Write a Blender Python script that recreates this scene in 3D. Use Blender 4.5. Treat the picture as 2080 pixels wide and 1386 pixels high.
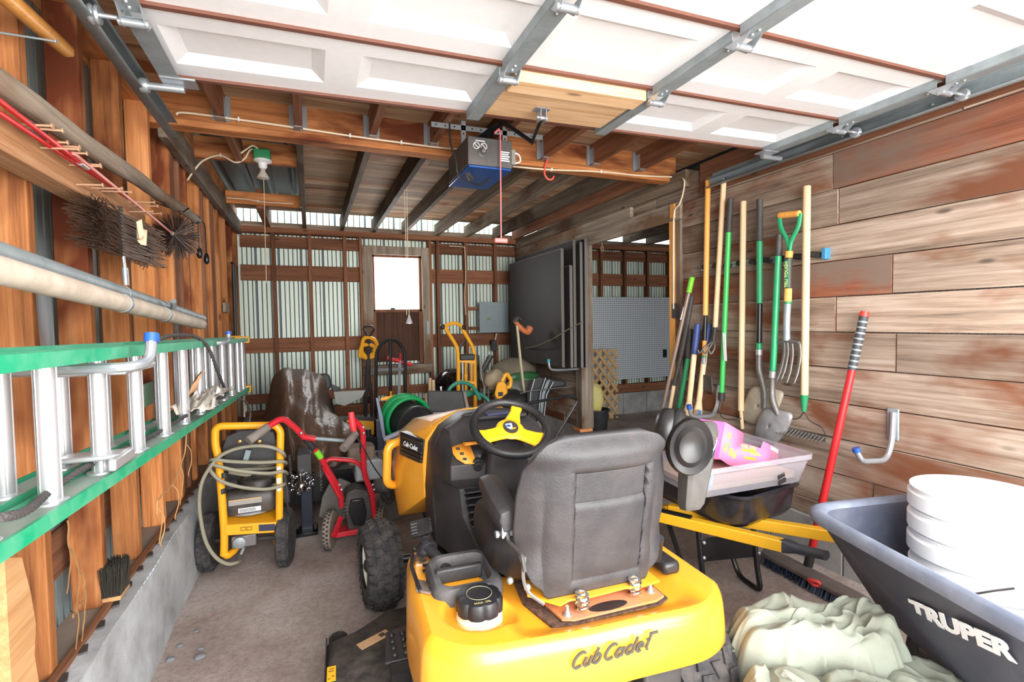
import bpy, bmesh, math, random
from mathutils import Vector, Matrix, noise
random.seed(11)
for o in list(bpy.data.objects): bpy.data.objects.remove(o)
S = bpy.context.scene
V = Vector
PI = math.pi
# ---------------------------------------------------------------- camera
H = 1.35                                       # camera height above the dirt floor
FPX = 1003.19                                  # focal length for a 2080 px wide frame
YAW, PIT, ROL = (math.radians(a) for a in (22.148, 2.185, -0.912))
cf = V((math.sin(YAW)*math.cos(PIT), math.cos(YAW)*math.cos(PIT), -math.sin(PIT)))
cr0 = V((math.cos(YAW), -math.sin(YAW), 0)); cu0 = cr0.cross(cf)
cr = cr0*math.cos(ROL) + cu0*math.sin(ROL); cu = cu0*math.cos(ROL) - cr0*math.sin(ROL)
cam = bpy.data.objects.new('camera', bpy.data.cameras.new('camera'))
S.collection.objects.link(cam)
cam.data.sensor_width = 36; cam.data.sensor_fit = 'HORIZONTAL'; cam.data.lens = FPX/2080*36
cam.data.clip_start = 0.02
cam.matrix_world = Matrix(((cr.x, cu.x, -cf.x, 0), (cr.y, cu.y, -cf.y, 0), (cr.z, cu.z, -cf.z, H), (0, 0, 0, 1)))
S.camera = cam
def at(px, py, x=None, y=None, z=None):
    """surveyed point: sight line of a photo pixel cut with the plane x=, y= or z="""
    d = cf + cr*((px-1040)/FPX) - cu*((py-693)/FPX)
    t = x/d.x if x is not None else y/d.y if y is not None else (z-H)/d.z
    return V((0, 0, H)) + d*t
# ---------------------------------------------------------------- light
S.view_settings.view_transform = 'Standard'; S.view_settings.look = 'None'
S.view_settings.gamma = 1; S.view_settings.use_curve_mapping = False
S.view_settings.exposure = 0.5
wd = bpy.data.worlds.new('sky'); S.world = wd; wd.use_nodes = True
wn = wd.node_tree.nodes; wl = wd.node_tree.links
bg = wn['Background']
bg.inputs['Color'].default_value = (0.93, 0.97, 1.0, 1); bg.inputs['Strength'].default_value = 3.2
sun = bpy.data.objects.new('sun', bpy.data.lights.new('sun', 'SUN')); S.collection.objects.link(sun)
sun.data.energy = 3.0; sun.data.angle = math.radians(1.0); sun.data.color = (1, .95, .87)
sun.rotation_euler = V((-.50, .42, -1.15)).to_track_quat('-Z', 'Y').to_euler()
door_sky = bpy.data.objects.new('doorway_daylight', bpy.data.lights.new('doorway_daylight', 'AREA'))
S.collection.objects.link(door_sky)
door_sky.data.shape = 'RECTANGLE'; door_sky.data.size = 3.0; door_sky.data.size_y = 2.0
door_sky.data.energy = 190; door_sky.data.color = (1, .985, .96)
door_sky.location = (1.0, -1.0, 1.5); door_sky.rotation_euler = (math.radians(78), 0, 0)
win_sky = bpy.data.objects.new('window_daylight', bpy.data.lights.new('window_daylight', 'AREA')); S.collection.objects.link(win_sky)
win_sky.data.shape = 'RECTANGLE'; win_sky.data.size = .56; win_sky.data.size_y = .62; win_sky.data.energy = 16
win_sky.location = (.98, 6.22, 1.84); win_sky.rotation_euler = (math.radians(-82), 0, 0)
# ---------------------------------------------------------------- mesh builder
def lin(*c):
    return tuple(((v/255)/12.92 if v <= 10.3 else ((v/255+.055)/1.055)**2.4) for v in c)
def perp(d):
    a = V((0, 0, 1)) if abs(d.z) < .9 else V((1, 0, 0))
    u = a.cross(d).normalized(); return u, d.cross(u).normalized()
class MB:
    def __init__(s): s.v = []; s.f = []; s.m = []; s.k = 0
    def add(s, vs, fs):
        b = len(s.v); s.v += [tuple(p) for p in vs]
        for f in fs: s.f.append([i+b for i in f]); s.m.append(s.k)
        return s
    def obox(s, c, a, b, d):
        c, a, b, d = V(c), V(a), V(b), V(d)
        vs = [c+a*i+b*j+d*k for k in (-1, 1) for j in (-1, 1) for i in (-1, 1)]
        fs = [(0, 2, 3, 1), (4, 5, 7, 6), (0, 1, 5, 4), (2, 6, 7, 3), (0, 4, 6, 2), (1, 3, 7, 5)]
        return s.add(vs, fs)
    def box(s, x0, x1, y0, y1, z0, z1):
        return s.obox(((x0+x1)/2, (y0+y1)/2, (z0+z1)/2), ((x1-x0)/2, 0, 0), (0, (y1-y0)/2, 0), (0, 0, (z1-z0)/2))
    def bar(s, p0, p1, w, h, up=(0, 0, 1)):
        p0, p1 = V(p0), V(p1); d = (p1-p0).normalized()
        sd = d.cross(V(up))
        sd = sd.normalized() if sd.length > 1e-4 else perp(d)[0]
        u = sd.cross(d).normalized()
        return s.obox((p0+p1)/2, (p1-p0)/2, sd*w/2, u*h/2)
    def loft(s, rings, closed=True, caps=True, loop=False):
        n = len(rings[0]); vs = [p for r in rings for p in r]; fs = []
        R = len(rings)
        for i in range(R if loop else R-1):
            for j in range(n if closed else n-1):
                a = i*n+j; b = i*n+(j+1) % n; c = ((i+1) % R)*n+(j+1) % n; d = ((i+1) % R)*n+j
                fs.append((a, b, c, d))
        if caps and not loop:
            fs.append(tuple(range(n))[::-1]); fs.append(tuple((R-1)*n+j for j in range(n)))
        return s.add(vs, fs)
    def tube(s, pts, r, n=10, closed=False, caps=True, flat=1.0):
        pts = [V(p) for p in pts]; N = len(pts); rings = []; u = None
        for i, p in enumerate(pts):
            if closed: d = pts[(i+1) % N]-pts[i-1]
            else: d = pts[min(i+1, N-1)]-pts[max(i-1, 0)]
            d = d.normalized() if d.length > 1e-9 else V((0, 0, 1))
            if u is None: u = perp(d)[0]
            u = u-d*u.dot(d); u = u.normalized() if u.length > 1e-6 else perp(d)[0]
            w = d.cross(u); rr = r[i] if isinstance(r, (list, tuple)) else r
            rings.append([p+u*(rr*math.cos(2*PI*k/n))+w*(rr*flat*math.sin(2*PI*k/n)) for k in range(n)])
        return s.loft(rings, True, caps, closed)
    def cyl(s, p0, p1, r0, r1=None, n=16):
        p0, p1 = V(p0), V(p1); u, w = perp((p1-p0).normalized()); r1 = r0 if r1 is None else r1
        return s.loft([[p+u*(r*math.cos(2*PI*k/n))+w*(r*math.sin(2*PI*k/n)) for k in range(n)] for p, r in ((p0, r0), (p1, r1))])
    def lathe(s, o, d, prof, n=24, caps=True):
        o, d = V(o), V(d).normalized(); u, w = perp(d)
        return s.loft([[o+d*h+(u*math.cos(2*PI*k/n)+w*math.sin(2*PI*k/n))*r for k in range(n)] for r, h in prof], True, caps)
    def prism(s, poly, fn, a, b):
        n = len(poly); vs = [fn(u, v, a) for u, v in poly]+[fn(u, v, b) for u, v in poly]
        fs = [tuple(range(n))[::-1], tuple(range(n, 2*n))]+[(i, (i+1) % n, n+(i+1) % n, n+i) for i in range(n)]
        return s.add(vs, fs)
    def grid(s, nu, nv, fn):
        vs = [fn(i/nu, j/nv) for j in range(nv+1) for i in range(nu+1)]
        fs = [(j*(nu+1)+i, j*(nu+1)+i+1, (j+1)*(nu+1)+i+1, (j+1)*(nu+1)+i) for j in range(nv) for i in range(nu)]
        return s.add(vs, fs)
    def ball(s, c, r, sc=(1, 1, 1), n=16, m=10):
        c = V(c); rings = []
        for i in range(1, m):
            t = PI*i/m
            rings.append([c+V((math.sin(t)*math.cos(2*PI*k/n)*sc[0], math.sin(t)*math.sin(2*PI*k/n)*sc[1], -math.cos(t)*sc[2]))*r for k in range(n)])
        return s.loft(rings)
    def build(s, name, mat, parent=None, smooth=35, bevel=0, thick=0, sub=0):
        me = bpy.data.meshes.new(name); me.from_pydata(s.v, [], s.f)
        bm = bmesh.new(); bm.from_mesh(me); bmesh.ops.recalc_face_normals(bm, faces=bm.faces); bm.to_mesh(me); bm.free()
        for m in (mat if isinstance(mat, (list, tuple)) else [mat]): me.materials.append(m)
        if any(s.m): me.polygons.foreach_set('material_index', s.m)
        if smooth:
            me.polygons.foreach_set('use_smooth', [True]*len(me.polygons))
            me.set_sharp_from_angle(angle=math.radians(smooth))
        o = bpy.data.objects.new(name, me); S.collection.objects.link(o)
        if parent is not None: attach(o, parent)
        if thick:
            md = o.modifiers.new('solid', 'SOLIDIFY'); md.thickness = thick; md.offset = 0
        if sub:
            md = o.modifiers.new('sub', 'SUBSURF'); md.levels = md.render_levels = sub
        if bevel:
            md = o.modifiers.new('bevel', 'BEVEL'); md.width = bevel; md.segments = 2; md.limit_method = 'ANGLE'; md.harden_normals = False
        return o
def attach(o, parent):
    o.parent = parent
    if parent.type == 'EMPTY': o.matrix_parent_inverse = Matrix.Translation(-parent.location)
def thing(name, label, cat, loc, group=None):
    o = bpy.data.objects.new(name, None); S.collection.objects.link(o)
    o.location = V(loc); o.empty_display_size = .05
    return tag(o, label, cat, group)
def tag(o, label=None, cat=None, group=None, kind=None):
    if label: o['label'] = label
    if cat: o['category'] = cat
    if group: o['group'] = group
    if kind: o['kind'] = kind
    return o
def struct(o): o['kind'] = 'structure'; return o
def text(name, s, size, o, xd, yd, mat, parent, ext=.0006, shear=0, bold=0, align='LEFT', sx=1):
    cu_ = bpy.data.curves.new(name, 'FONT'); cu_.body = s; cu_.size = size; cu_.extrude = ext
    cu_.shear = shear; cu_.offset = bold; cu_.align_x = align; cu_.resolution_u = 3
    t = bpy.data.objects.new(name, cu_); S.collection.objects.link(t)
    bpy.context.view_layer.update()
    me = bpy.data.meshes.new_from_object(t.evaluated_get(bpy.context.evaluated_depsgraph_get()))
    bpy.data.objects.remove(t)
    xd = V(xd).normalized(); yd = V(yd); yd = (yd-xd*yd.dot(xd)).normalized(); zd = xd.cross(yd); o = V(o)
    me.transform(Matrix(((xd.x*sx, yd.x, zd.x, o.x), (xd.y*sx, yd.y, zd.y, o.y), (xd.z*sx, yd.z, zd.z, o.z), (0, 0, 0, 1))))
    me.materials.clear(); me.materials.append(mat); me.name = name
    ob = bpy.data.objects.new(name, me); S.collection.objects.link(ob)
    if parent is not None: attach(ob, parent)
    return ob
def textq(name, s, o, xv, yv, mat, parent, ext=.001, shear=0, bold=0):
    """lettering fitted to a baseline vector xv and a height vector yv"""
    t = text(name, s, 1.0, (0, 0, 0), (1, 0, 0), (0, 1, 0), mat, None, ext=.01, shear=shear, bold=bold)
    vs = t.data.vertices; x0 = min(v.co.x for v in vs); x1 = max(v.co.x for v in vs); y1 = max(v.co.y for v in vs); y0 = min(0, min(v.co.y for v in vs))
    xv, yv, o = V(xv), V(yv), V(o); n = xv.cross(yv).normalized()
    for v in vs: v.co = o+xv*((v.co.x-x0)/(x1-x0))+yv*(v.co.y/y1)+n*(v.co.z*ext*100)
    if parent is not None: attach(t, parent)
    return t
def arc(c, a, b, t0, t1, n):
    c, a, b = V(c), V(a), V(b)
    return [c+a*math.cos(t0+(t1-t0)*i/n)+b*math.sin(t0+(t1-t0)*i/n) for i in range(n+1)]
def bez(*P, n=16):
    P = [V(p) for p in P]; out = []
    for i in range(n+1):
        q = P[:]; t = i/n
        while len(q) > 1: q = [q[k].lerp(q[k+1], t) for k in range(len(q)-1)]
        out.append(q[0])
    return out
def spline(P, n=8, closed=False):
    P = [V(p) for p in P]; N = len(P); out = []
    for i in range(N if closed else N-1):
        p0, p1, p2, p3 = (P[(i+k) % N] if closed else P[max(0, min(N-1, i+k))] for k in (-1, 0, 1, 2))
        for k in range(n):
            t = k/n
            out.append(.5*((2*p1)+(p2-p0)*t+(2*p0-5*p1+4*p2-p3)*t*t+(3*p1-p0-3*p2+p3)*t*t*t))
    if not closed: out.append(P[-1])
    return out
def fillet(P, r, n=5):
    """polyline with its corners rounded"""
    P = [V(p) for p in P]; out = [P[0]]
    for i in range(1, len(P)-1):
        a = P[i-1]-P[i]; b = P[i+1]-P[i]; q = min(r, a.length*.49, b.length*.49)
        out += bez(P[i]+a.normalized()*q, P[i], P[i]+b.normalized()*q, n=n)
    return out+[P[-1]]
def rrect(w, h, r, n=4):
    return [(cx+r*math.cos(a0+PI/2*k/n), cy+r*math.sin(a0+PI/2*k/n)) for cx, cy, a0 in
            ((w/2-r, h/2-r, 0), (-w/2+r, h/2-r, PI/2), (-w/2+r, -h/2+r, PI), (w/2-r, -h/2+r, 1.5*PI)) for k in range(n+1)]
# ---------------------------------------------------------------- materials
def newmat(name):
    m = bpy.data.materials.new(name); m.use_nodes = True
    return m, m.node_tree.nodes, m.node_tree.links, m.node_tree.nodes['Principled BSDF']
def ss(a, b, x):
    t = max(0, min(1, (x-a)/(b-a))); return t*t*(3-2*t)
def ramp(n, stops):
    r = n.new('ShaderNodeValToRGB'); e = r.color_ramp.elements
    while len(e) < len(stops): e.new(.5)
    for q, (p, c) in zip(e, stops): q.position = p; q.color = (*c, 1)
    return r
def plain(name, rgb, rough=.5, metal=0, dirt=0, dirtc=(120, 108, 98), bump=0, scale=9, spec=.5, coat=0):
    """even colour with an optional settled-dust layer and fine bump"""
    m, n, l, b = newmat(name); c = lin(*rgb)
    b.inputs['Roughness'].default_value = rough; b.inputs['Metallic'].default_value = metal
    b.inputs['Specular IOR Level'].default_value = spec; b.inputs['Coat Weight'].default_value = coat
    b.inputs['Base Color'].default_value = (*c, 1)
    tc = n.new('ShaderNodeTexCoord')
    if dirt:
        t = n.new('ShaderNodeTexNoise'); t.inputs['Scale'].default_value = scale; t.inputs['Detail'].default_value = 7
        t.inputs['Roughness'].default_value = .65; l.new(tc.outputs['Object'], t.inputs['Vector'])
        r = ramp(n, [(.38, c), (.72, tuple(c[i]*(1-dirt)+lin(*dirtc)[i]*dirt for i in range(3)))])
        l.new(t.outputs['Fac'], r.inputs['Fac']); l.new(r.outputs['Color'], b.inputs['Base Color'])
        rr = n.new('ShaderNodeMapRange'); rr.inputs['To Min'].default_value = rough; rr.inputs['To Max'].default_value = min(1, rough+.35*dirt)
        l.new(t.outputs['Fac'], rr.inputs['Value']); l.new(rr.outputs['Result'], b.inputs['Roughness'])
    if bump:
        t2 = n.new('ShaderNodeTexNoise'); t2.inputs['Scale'].default_value = 160; t2.inputs['Detail'].default_value = 3
        l.new(tc.outputs['Object'], t2.inputs['Vector'])
        bp = n.new('ShaderNodeBump'); bp.inputs['Strength'].default_value = bump; bp.inputs['Distance'].default_value = .002
        l.new(t2.outputs['Fac'], bp.inputs['Height']); l.new(bp.outputs['Normal'], b.inputs['Normal'])
    return m
def wood(name, axis, cols, fine=55, rough=.75, island=False, vary=.35, bump=.35, stain=None, knots=True):
    m, n, l, b = newmat(name); b.inputs['Roughness'].default_value = rough
    b.inputs['Specular IOR Level'].default_value = .25
    tc = n.new('ShaderNodeTexCoord')
    if island: rnd = n.new('ShaderNodeNewGeometry').outputs['Random Per Island']
    else: rnd = n.new('ShaderNodeObjectInfo').outputs['Random']
    sh = n.new('ShaderNodeVectorMath'); sh.operation = 'MULTIPLY_ADD'
    cb = n.new('ShaderNodeCombineXYZ')
    for k in range(3): l.new(rnd, cb.inputs[k])
    l.new(cb.outputs[0], sh.inputs[0]); sh.inputs[1].default_value = (31, 47, 23); l.new(tc.outputs['Object'], sh.inputs[2])
    ai = 'xyz'.index(axis)
    def nz(sc_a, sc_p, det, dist=0., ro=.6):
        mp = n.new('ShaderNodeMapping'); sc = [sc_p]*3; sc[ai] = sc_a; mp.inputs['Scale'].default_value = sc
        l.new(sh.outputs[0], mp.inputs['Vector'])
        t = n.new('ShaderNodeTexNoise'); t.inputs['Scale'].default_value = 1; t.inputs['Detail'].default_value = det
        t.inputs['Distortion'].default_value = dist; t.inputs['Roughness'].default_value = ro
        l.new(mp.outputs[0], t.inputs['Vector']); return t.outputs['Fac']
    g = nz(.8, 12, 5, .55); fi = nz(1.8, fine, 5, .3, .75); bl = nz(1.1, 2.6, 4, .4)
    mx = n.new('ShaderNodeMath'); mx.operation = 'MULTIPLY_ADD'; l.new(fi, mx.inputs[0]); mx.inputs[1].default_value = .55
    m2 = n.new('ShaderNodeMath'); m2.operation = 'MULTIPLY'; l.new(g, m2.inputs[0]); m2.inputs[1].default_value = .5
    l.new(m2.outputs[0], mx.inputs[2])
    k = len(cols); r = ramp(n, [(.34+.36*i/(k-1), lin(*c)) for i, c in enumerate(cols)])
    l.new(mx.outputs[0], r.inputs['Fac']); col = r.outputs['Color']
    def mix(mode, fac, a, bcol, facsock=None):
        q = n.new('ShaderNodeMix'); q.data_type = 'RGBA'; q.blend_type = mode
        if facsock is not None: l.new(facsock, q.inputs[0])
        else: q.inputs[0].default_value = fac
        l.new(a, q.inputs[6])
        if hasattr(bcol, 'is_linked'): l.new(bcol, q.inputs[7])
        else: q.inputs[7].default_value = (*bcol, 1)
        return q.outputs[2]
    if stain:
        sr = ramp(n, [(.5, (0, 0, 0)), (.63, (1, 1, 1))]); l.new(bl, sr.inputs['Fac'])
        col = mix('MIX', .5, col, lin(*stain), sr.outputs['Color'])
    if knots:
        mp = n.new('ShaderNodeMapping'); sc = [7.]*3; sc[ai] = 2.4; mp.inputs['Scale'].default_value = sc
        l.new(sh.outputs[0], mp.inputs['Vector'])
        vo = n.new('ShaderNodeTexVoronoi'); vo.inputs['Scale'].default_value = 1; l.new(mp.outputs[0], vo.inputs['Vector'])
        kr = ramp(n, [(.04, (.7, .7, .7)), (.10, (0, 0, 0))]); l.new(vo.outputs['Distance'], kr.inputs['Fac'])
        col = mix('MIX', .5, col, tuple(v*.3 for v in lin(*cols[0])), kr.outputs['Color'])
    hs = n.new('ShaderNodeHueSaturation'); l.new(col, hs.inputs['Color'])
    mr = n.new('ShaderNodeMapRange'); mr.inputs['To Min'].default_value = 1-vary; mr.inputs['To Max'].default_value = 1+vary*.8
    l.new(rnd, mr.inputs['Value']); l.new(mr.outputs[0], hs.inputs['Value'])
    l.new(hs.outputs[0], b.inputs['Base Color'])
    bp = n.new('ShaderNodeBump'); bp.inputs['Strength'].default_value = bump; bp.inputs['Distance'].default_value = .003
    l.new(mx.outputs[0], bp.inputs['Height']); l.new(bp.outputs['Normal'], b.inputs['Normal'])
    return m
OR = [(116, 70, 40), (196, 126, 74), (220, 158, 106)]
RB = [(78, 48, 34), (128, 84, 60), (158, 110, 82)]
GR = [(92, 82, 72), (150, 136, 120), (186, 172, 156)]
DK = [(66, 56, 46), (116, 100, 84), (150, 134, 114)]
M = {}
for a in 'xyz':
    M['orange_'+a] = wood('orange_fir_'+a, a, OR, stain=(108, 52, 28))
    M['brown_'+a] = wood('brown_fir_'+a, a, RB)
    M['grey_'+a] = wood('grey_weathered_'+a, a, GR, stain=(120, 92, 70))
    M['dark_'+a] = wood('dark_joist_'+a, a, DK, stain=(80, 58, 40))
M['plank_wall'] = wood('plank_wall', 'y', [(84, 70, 60), (150, 130, 114), (186, 170, 156)], island=True, vary=.3, stain=(118, 74, 52), bump=.6)
M['deck'] = wood('roof_deck', 'x', [(112, 84, 62), (176, 146, 116), (206, 182, 154)], island=True, vary=.35, stain=(150, 96, 60))
M['pale_y'] = wood('pale_pine', 'y', [(158, 112, 72), (192, 146, 100), (206, 166, 122)], vary=.1, bump=.1)
M['pale_x'] = wood('pale_pine_x', 'x', [(176, 128, 86), (222, 184, 142), (236, 206, 170)], vary=.1, bump=.1)
M['handle_z'] = wood('ash_handle', 'z', [(176, 142, 104), (216, 186, 148), (232, 208, 176)], vary=.12, bump=.08, fine=90, knots=False)
M['varnish_z'] = wood('varnished_handle', 'z', [(206, 130, 52), (232, 164, 84), (240, 182, 108)], vary=.06, bump=.03, fine=90, knots=False, rough=.35)
M['concrete'] = plain('concrete', (168, 166, 164), .9, dirt=.8, dirtc=(112, 108, 104), bump=.5, scale=5)
M['galv'] = plain('galvanised_steel', (158, 168, 172), .5, .45, dirt=.35, dirtc=(90, 100, 104), scale=14)
M['galv_bright'] = plain('bright_zinc', (178, 184, 190), .28, .65)
M['alu'] = plain('aluminium', (214, 216, 220), .3, .7, dirt=.2, dirtc=(150, 148, 146), scale=20)
M['chrome'] = plain('chrome', (225, 228, 232), .12, 1)
M['white_door'] = plain('white_door_paint', (236, 237, 240), .5, bump=.12, dirt=.12, dirtc=(190, 190, 190), scale=30)
M['rust_edge'] = plain('brown_seam', (112, 70, 56), .6, dirt=.4, dirtc=(80, 50, 40))
M['black'] = plain('black_plastic', (30, 30, 33), .45, dirt=.25, dirtc=(96, 90, 86), bump=.15)
M['black_metal'] = plain('black_paint', (20, 20, 23), .3, dirt=.15, dirtc=(80, 76, 72))
M['rubber'] = plain('rubber', (38, 38, 42), .8, dirt=.5, dirtc=(112, 104, 98), bump=.3, scale=22)
M['yellow'] = plain('cub_yellow', (244, 166, 44), .3, dirt=.12, dirtc=(200, 140, 60), scale=5, coat=.3)
M['tool_yellow'] = plain('tool_yellow', (240, 168, 24), .4, dirt=.15, dirtc=(170, 120, 50))
M['red'] = plain('red_paint', (196, 30, 36), .35, dirt=.2, dirtc=(130, 60, 56))
M['white'] = plain('white_plastic', (238, 239, 240), .4)
M['cream'] = plain('cream_cable', (232, 214, 186), .5)
M['blue'] = plain('blue_plastic', (34, 84, 168), .4)
M['green'] = plain('green_paint', (24, 142, 92), .4, dirt=.15, dirtc=(120, 150, 120))
M['lime'] = plain('lime_green', (110, 190, 40), .45)
M['leaf_green'] = plain('leaf_green_paint', (58, 176, 84), .4)
M['grey_metal'] = plain('grey_paint', (120, 134, 138), .45)
M['steel_dark'] = plain('worn_steel', (128, 126, 124), .45, .6, dirt=.5, dirtc=(96, 86, 76), scale=14)
M['dark_steel'] = plain('dark_steel', (74, 72, 72), .5, .5, dirt=.4, dirtc=(110, 100, 90))
M['pink'] = plain('pink_cardboard', (236, 128, 172), .6)
M['orange_red'] = plain('coral_plastic', (236, 92, 74), .45)
M['dust'] = plain('dusty_ledge', (150, 136, 124), .95, dirt=.4, dirtc=(110, 96, 86))
# ================================================================ ROOM
LX, RX, BY = -0.70, 2.55, 6.0            # inner stud face left, plank face right, inner stud face at the back
def corr(mb, p0, p1, z0, z1, nrm, pitch=.046, wide=.23):
    """ribbed sheet from p0 to p1: flat pans between narrow deep channels"""
    p0, p1, nrm = V(p0), V(p1), V(nrm); L = (p1-p0).length; d = (p1-p0)/L; pr = []; s = 0; i = 0
    while s < L:
        g = .026 if i % 5 == 0 else .012
        pr += [(s, 0), (min(L, s+pitch-g), 0), (min(L, s+pitch-g+.002), -.032), (min(L, s+pitch-.002), -.032)]
        s += pitch; i += 1
    b = len(mb.f)
    mb.loft([[p0+d*s+nrm*h+V((0, 0, z-p0.z)) for s, h in pr] for z in (z0, z1)], closed=False, caps=False)
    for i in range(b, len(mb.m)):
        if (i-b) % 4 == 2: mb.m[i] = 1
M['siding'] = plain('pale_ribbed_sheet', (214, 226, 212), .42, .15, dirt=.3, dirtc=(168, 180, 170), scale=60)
M['groove'] = plain('slate_groove', (84, 94, 104), .5)  # dark slate colour on the channel floors paints in deeper shade
M['siding_dim'] = plain('grey_ribbed_sheet', (128, 136, 134), .5, .3, dirt=.3, dirtc=(86, 92, 92))  # darker copy of the sheet, its unlit look put into the colour
M['roof_metal'] = plain('grey_blue_roof_sheet', (96, 108, 116), .45, .5)
# ---- floor: packed dirt
def dirt_mat():
    m, n, l, b = newmat('packed_dirt'); b.inputs['Roughness'].default_value = .9; b.inputs['Specular IOR Level'].default_value = .2
    tc = n.new('ShaderNodeTexCoord')
    def nz(s, d, ro=.6):
        t = n.new('ShaderNodeTexNoise'); t.inputs['Scale'].default_value = s; t.inputs['Detail'].default_value = d
        t.inputs['Roughness'].default_value = ro; l.new(tc.outputs['Object'], t.inputs['Vector']); return t.outputs['Fac']
    a, f, g = nz(1.4, 6), nz(38, 6, .75), nz(230, 3)
    r1 = ramp(n, [(.32, lin(146, 128, 120)), (.5, lin(180, 165, 158)), (.7, lin(208, 200, 197))]); l.new(a, r1.inputs['Fac'])
    r2 = ramp(n, [(.3, (.62, .6, .58)), (.55, (1, 1, 1)), (.75, (1.25, 1.24, 1.22))]); l.new(f, r2.inputs['Fac'])
    mx = n.new('ShaderNodeMix'); mx.data_type = 'RGBA'; mx.blend_type = 'MULTIPLY'; mx.inputs[0].default_value = .8
    l.new(r1.outputs[0], mx.inputs[6]); l.new(r2.outputs[0], mx.inputs[7]); l.new(mx.outputs[2], b.inputs['Base Color'])
    ad = n.new('ShaderNodeMath'); ad.operation = 'MULTIPLY_ADD'; l.new(f, ad.inputs[0]); ad.inputs[1].default_value = 1.; l.new(g, ad.inputs[2])
    bp = n.new('ShaderNodeBump'); bp.inputs['Strength'].default_value = .7; bp.inputs['Distance'].default_value = .012
    l.new(ad.outputs[0], bp.inputs['Height']); l.new(bp.outputs['Normal'], b.inputs['Normal']); return m
M['dirt'] = dirt_mat()
rf = random.Random(3)
fl = MB(); fl.grid(110, 110, lambda u, v: (-.66+6.4*u, -.5+6.7*v, (rf.random()-.5)*.006))
struct(fl.build('floor', M['dirt'], smooth=180))
dr = MB(); dr.box(-9, 12, -12, -.5, -.06, -.005)
struct(dr.build('driveway', plain('pale_gravel', (176, 168, 158), .95, dirt=.3, scale=20)))
# ---- left wall
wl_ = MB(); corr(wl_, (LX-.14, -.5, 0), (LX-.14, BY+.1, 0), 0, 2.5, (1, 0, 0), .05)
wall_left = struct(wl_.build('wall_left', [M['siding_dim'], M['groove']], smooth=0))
STY = [.97+.385*k for k in range(14)]
for y in STY:
    MB().box(LX-.092, LX, y, y+.04, .37, 2.44).build('stud', M['orange_z'], wall_left, bevel=.003)
for y in (3.35, 3.5, 4.2, 4.6): MB().box(LX-.085, LX-.002, y, y+.036, .37, 2.44).build('stud', M['brown_z'], wall_left, bevel=.003)
for z0, z1 in ((.50, .66), (1.02, 1.2), (1.85, 2.0)): MB().box(LX-.138, LX-.1265, -.5, 6, z0, z1).build('girt', M['brown_y'], wall_left)
MB().box(LX-.125, LX, -.5, 6, 2.4405, 2.70).build('top_plate', M['orange_y'], wall_left, bevel=.003)
MB().box(LX+.002, LX+.045, 3.06, 5.98, 2.33, 2.47).build('ledger', M['grey_y'], wall_left, bevel=.003)
fd = MB()
rr_ = random.Random(5)
for k in range(17):                                   # poured footing, slightly uneven front face
    y0 = -.5+k*.38; y1 = y0+.38
fd.grid(60, 6, lambda u, v: (-.625+.02*(1-v)+.004*math.sin(u*61)+.004*math.sin(u*23+v*4), -.5+6.5*u, v*.37))
fd.grid(60, 2, lambda u, v: (-.625+.004*math.sin(u*61)-v*.07, -.5+6.5*u, .37+.003*math.sin(u*90)))
fd.build('footing', plain('pale_concrete', (190, 194, 198), .9, dirt=.8, dirtc=(124, 122, 120), bump=.5, scale=5), wall_left, smooth=60)
MB().box(LX-.1, -.690, -.5, 6, .33, .3695).build('sill_ledge', M['dust'], wall_left)
MB().bar((-.686, -.5, .374), (-.686, 5.9, .374), .018, .03).build('sill_strip', M['brown_y'], wall_left)
for k in range(26):
    y = 1.45+k*.135
    MB().obox((-.668, y, .374), (.009, .004, 0), (-.006, .022, 0), (0, 0, .004)).build('anchor_clip', M['dark_steel'], wall_left)
b_ = at(290, 800, x=LX-.087)
MB().box(LX+.001, LX+.012, 2.62, 2.96, 1.0, 1.1).build('green_board', plain('faded_green_board', (130, 166, 140), .8, dirt=.5, dirtc=(140, 150, 130)), wall_left)['label'] = 'scrap of board with faded green paint nailed to the studs'
# pale board end at the near lower edge
pb_y = at(44, 1386, x=LX+.01).y
pb = MB(); pb.prism([(-.12, -.15), (.0, -.15), (-.006, 0), (-.018, .07), (-.004, .14), (-.02, .23), (-.05, .33), (-.12, .36)], lambda u, v, w: (LX+.01+w, pb_y+u, at(44, 1386, x=LX+.01).z+v), 0, .035)
pb.build('raw_plank', M['pale_y'], wall_left)['label'] = 'pale freshly cut board with a wavy edge'
# electrical scraps on the far left studs
MB().box(LX-.01, LX+.012, 4.98, 5.2, 1.48, 1.56).box(LX-.01, LX+.012, 4.98, 5.2, 1.12, 1.18).build('block', M['grey_y'], wall_left)
MB().tube([(LX+.02, 5.4, 1.96), (LX+.03, 5.42, 1.95), (LX+.025, 5.44, 1.2)], .014).build('conduit', M['black'], wall_left)
MB().box(LX+.002, LX+.03, 5.56, 5.66, .45, 1.95).build('corner_board', M['grey_z'], wall_left)
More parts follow.
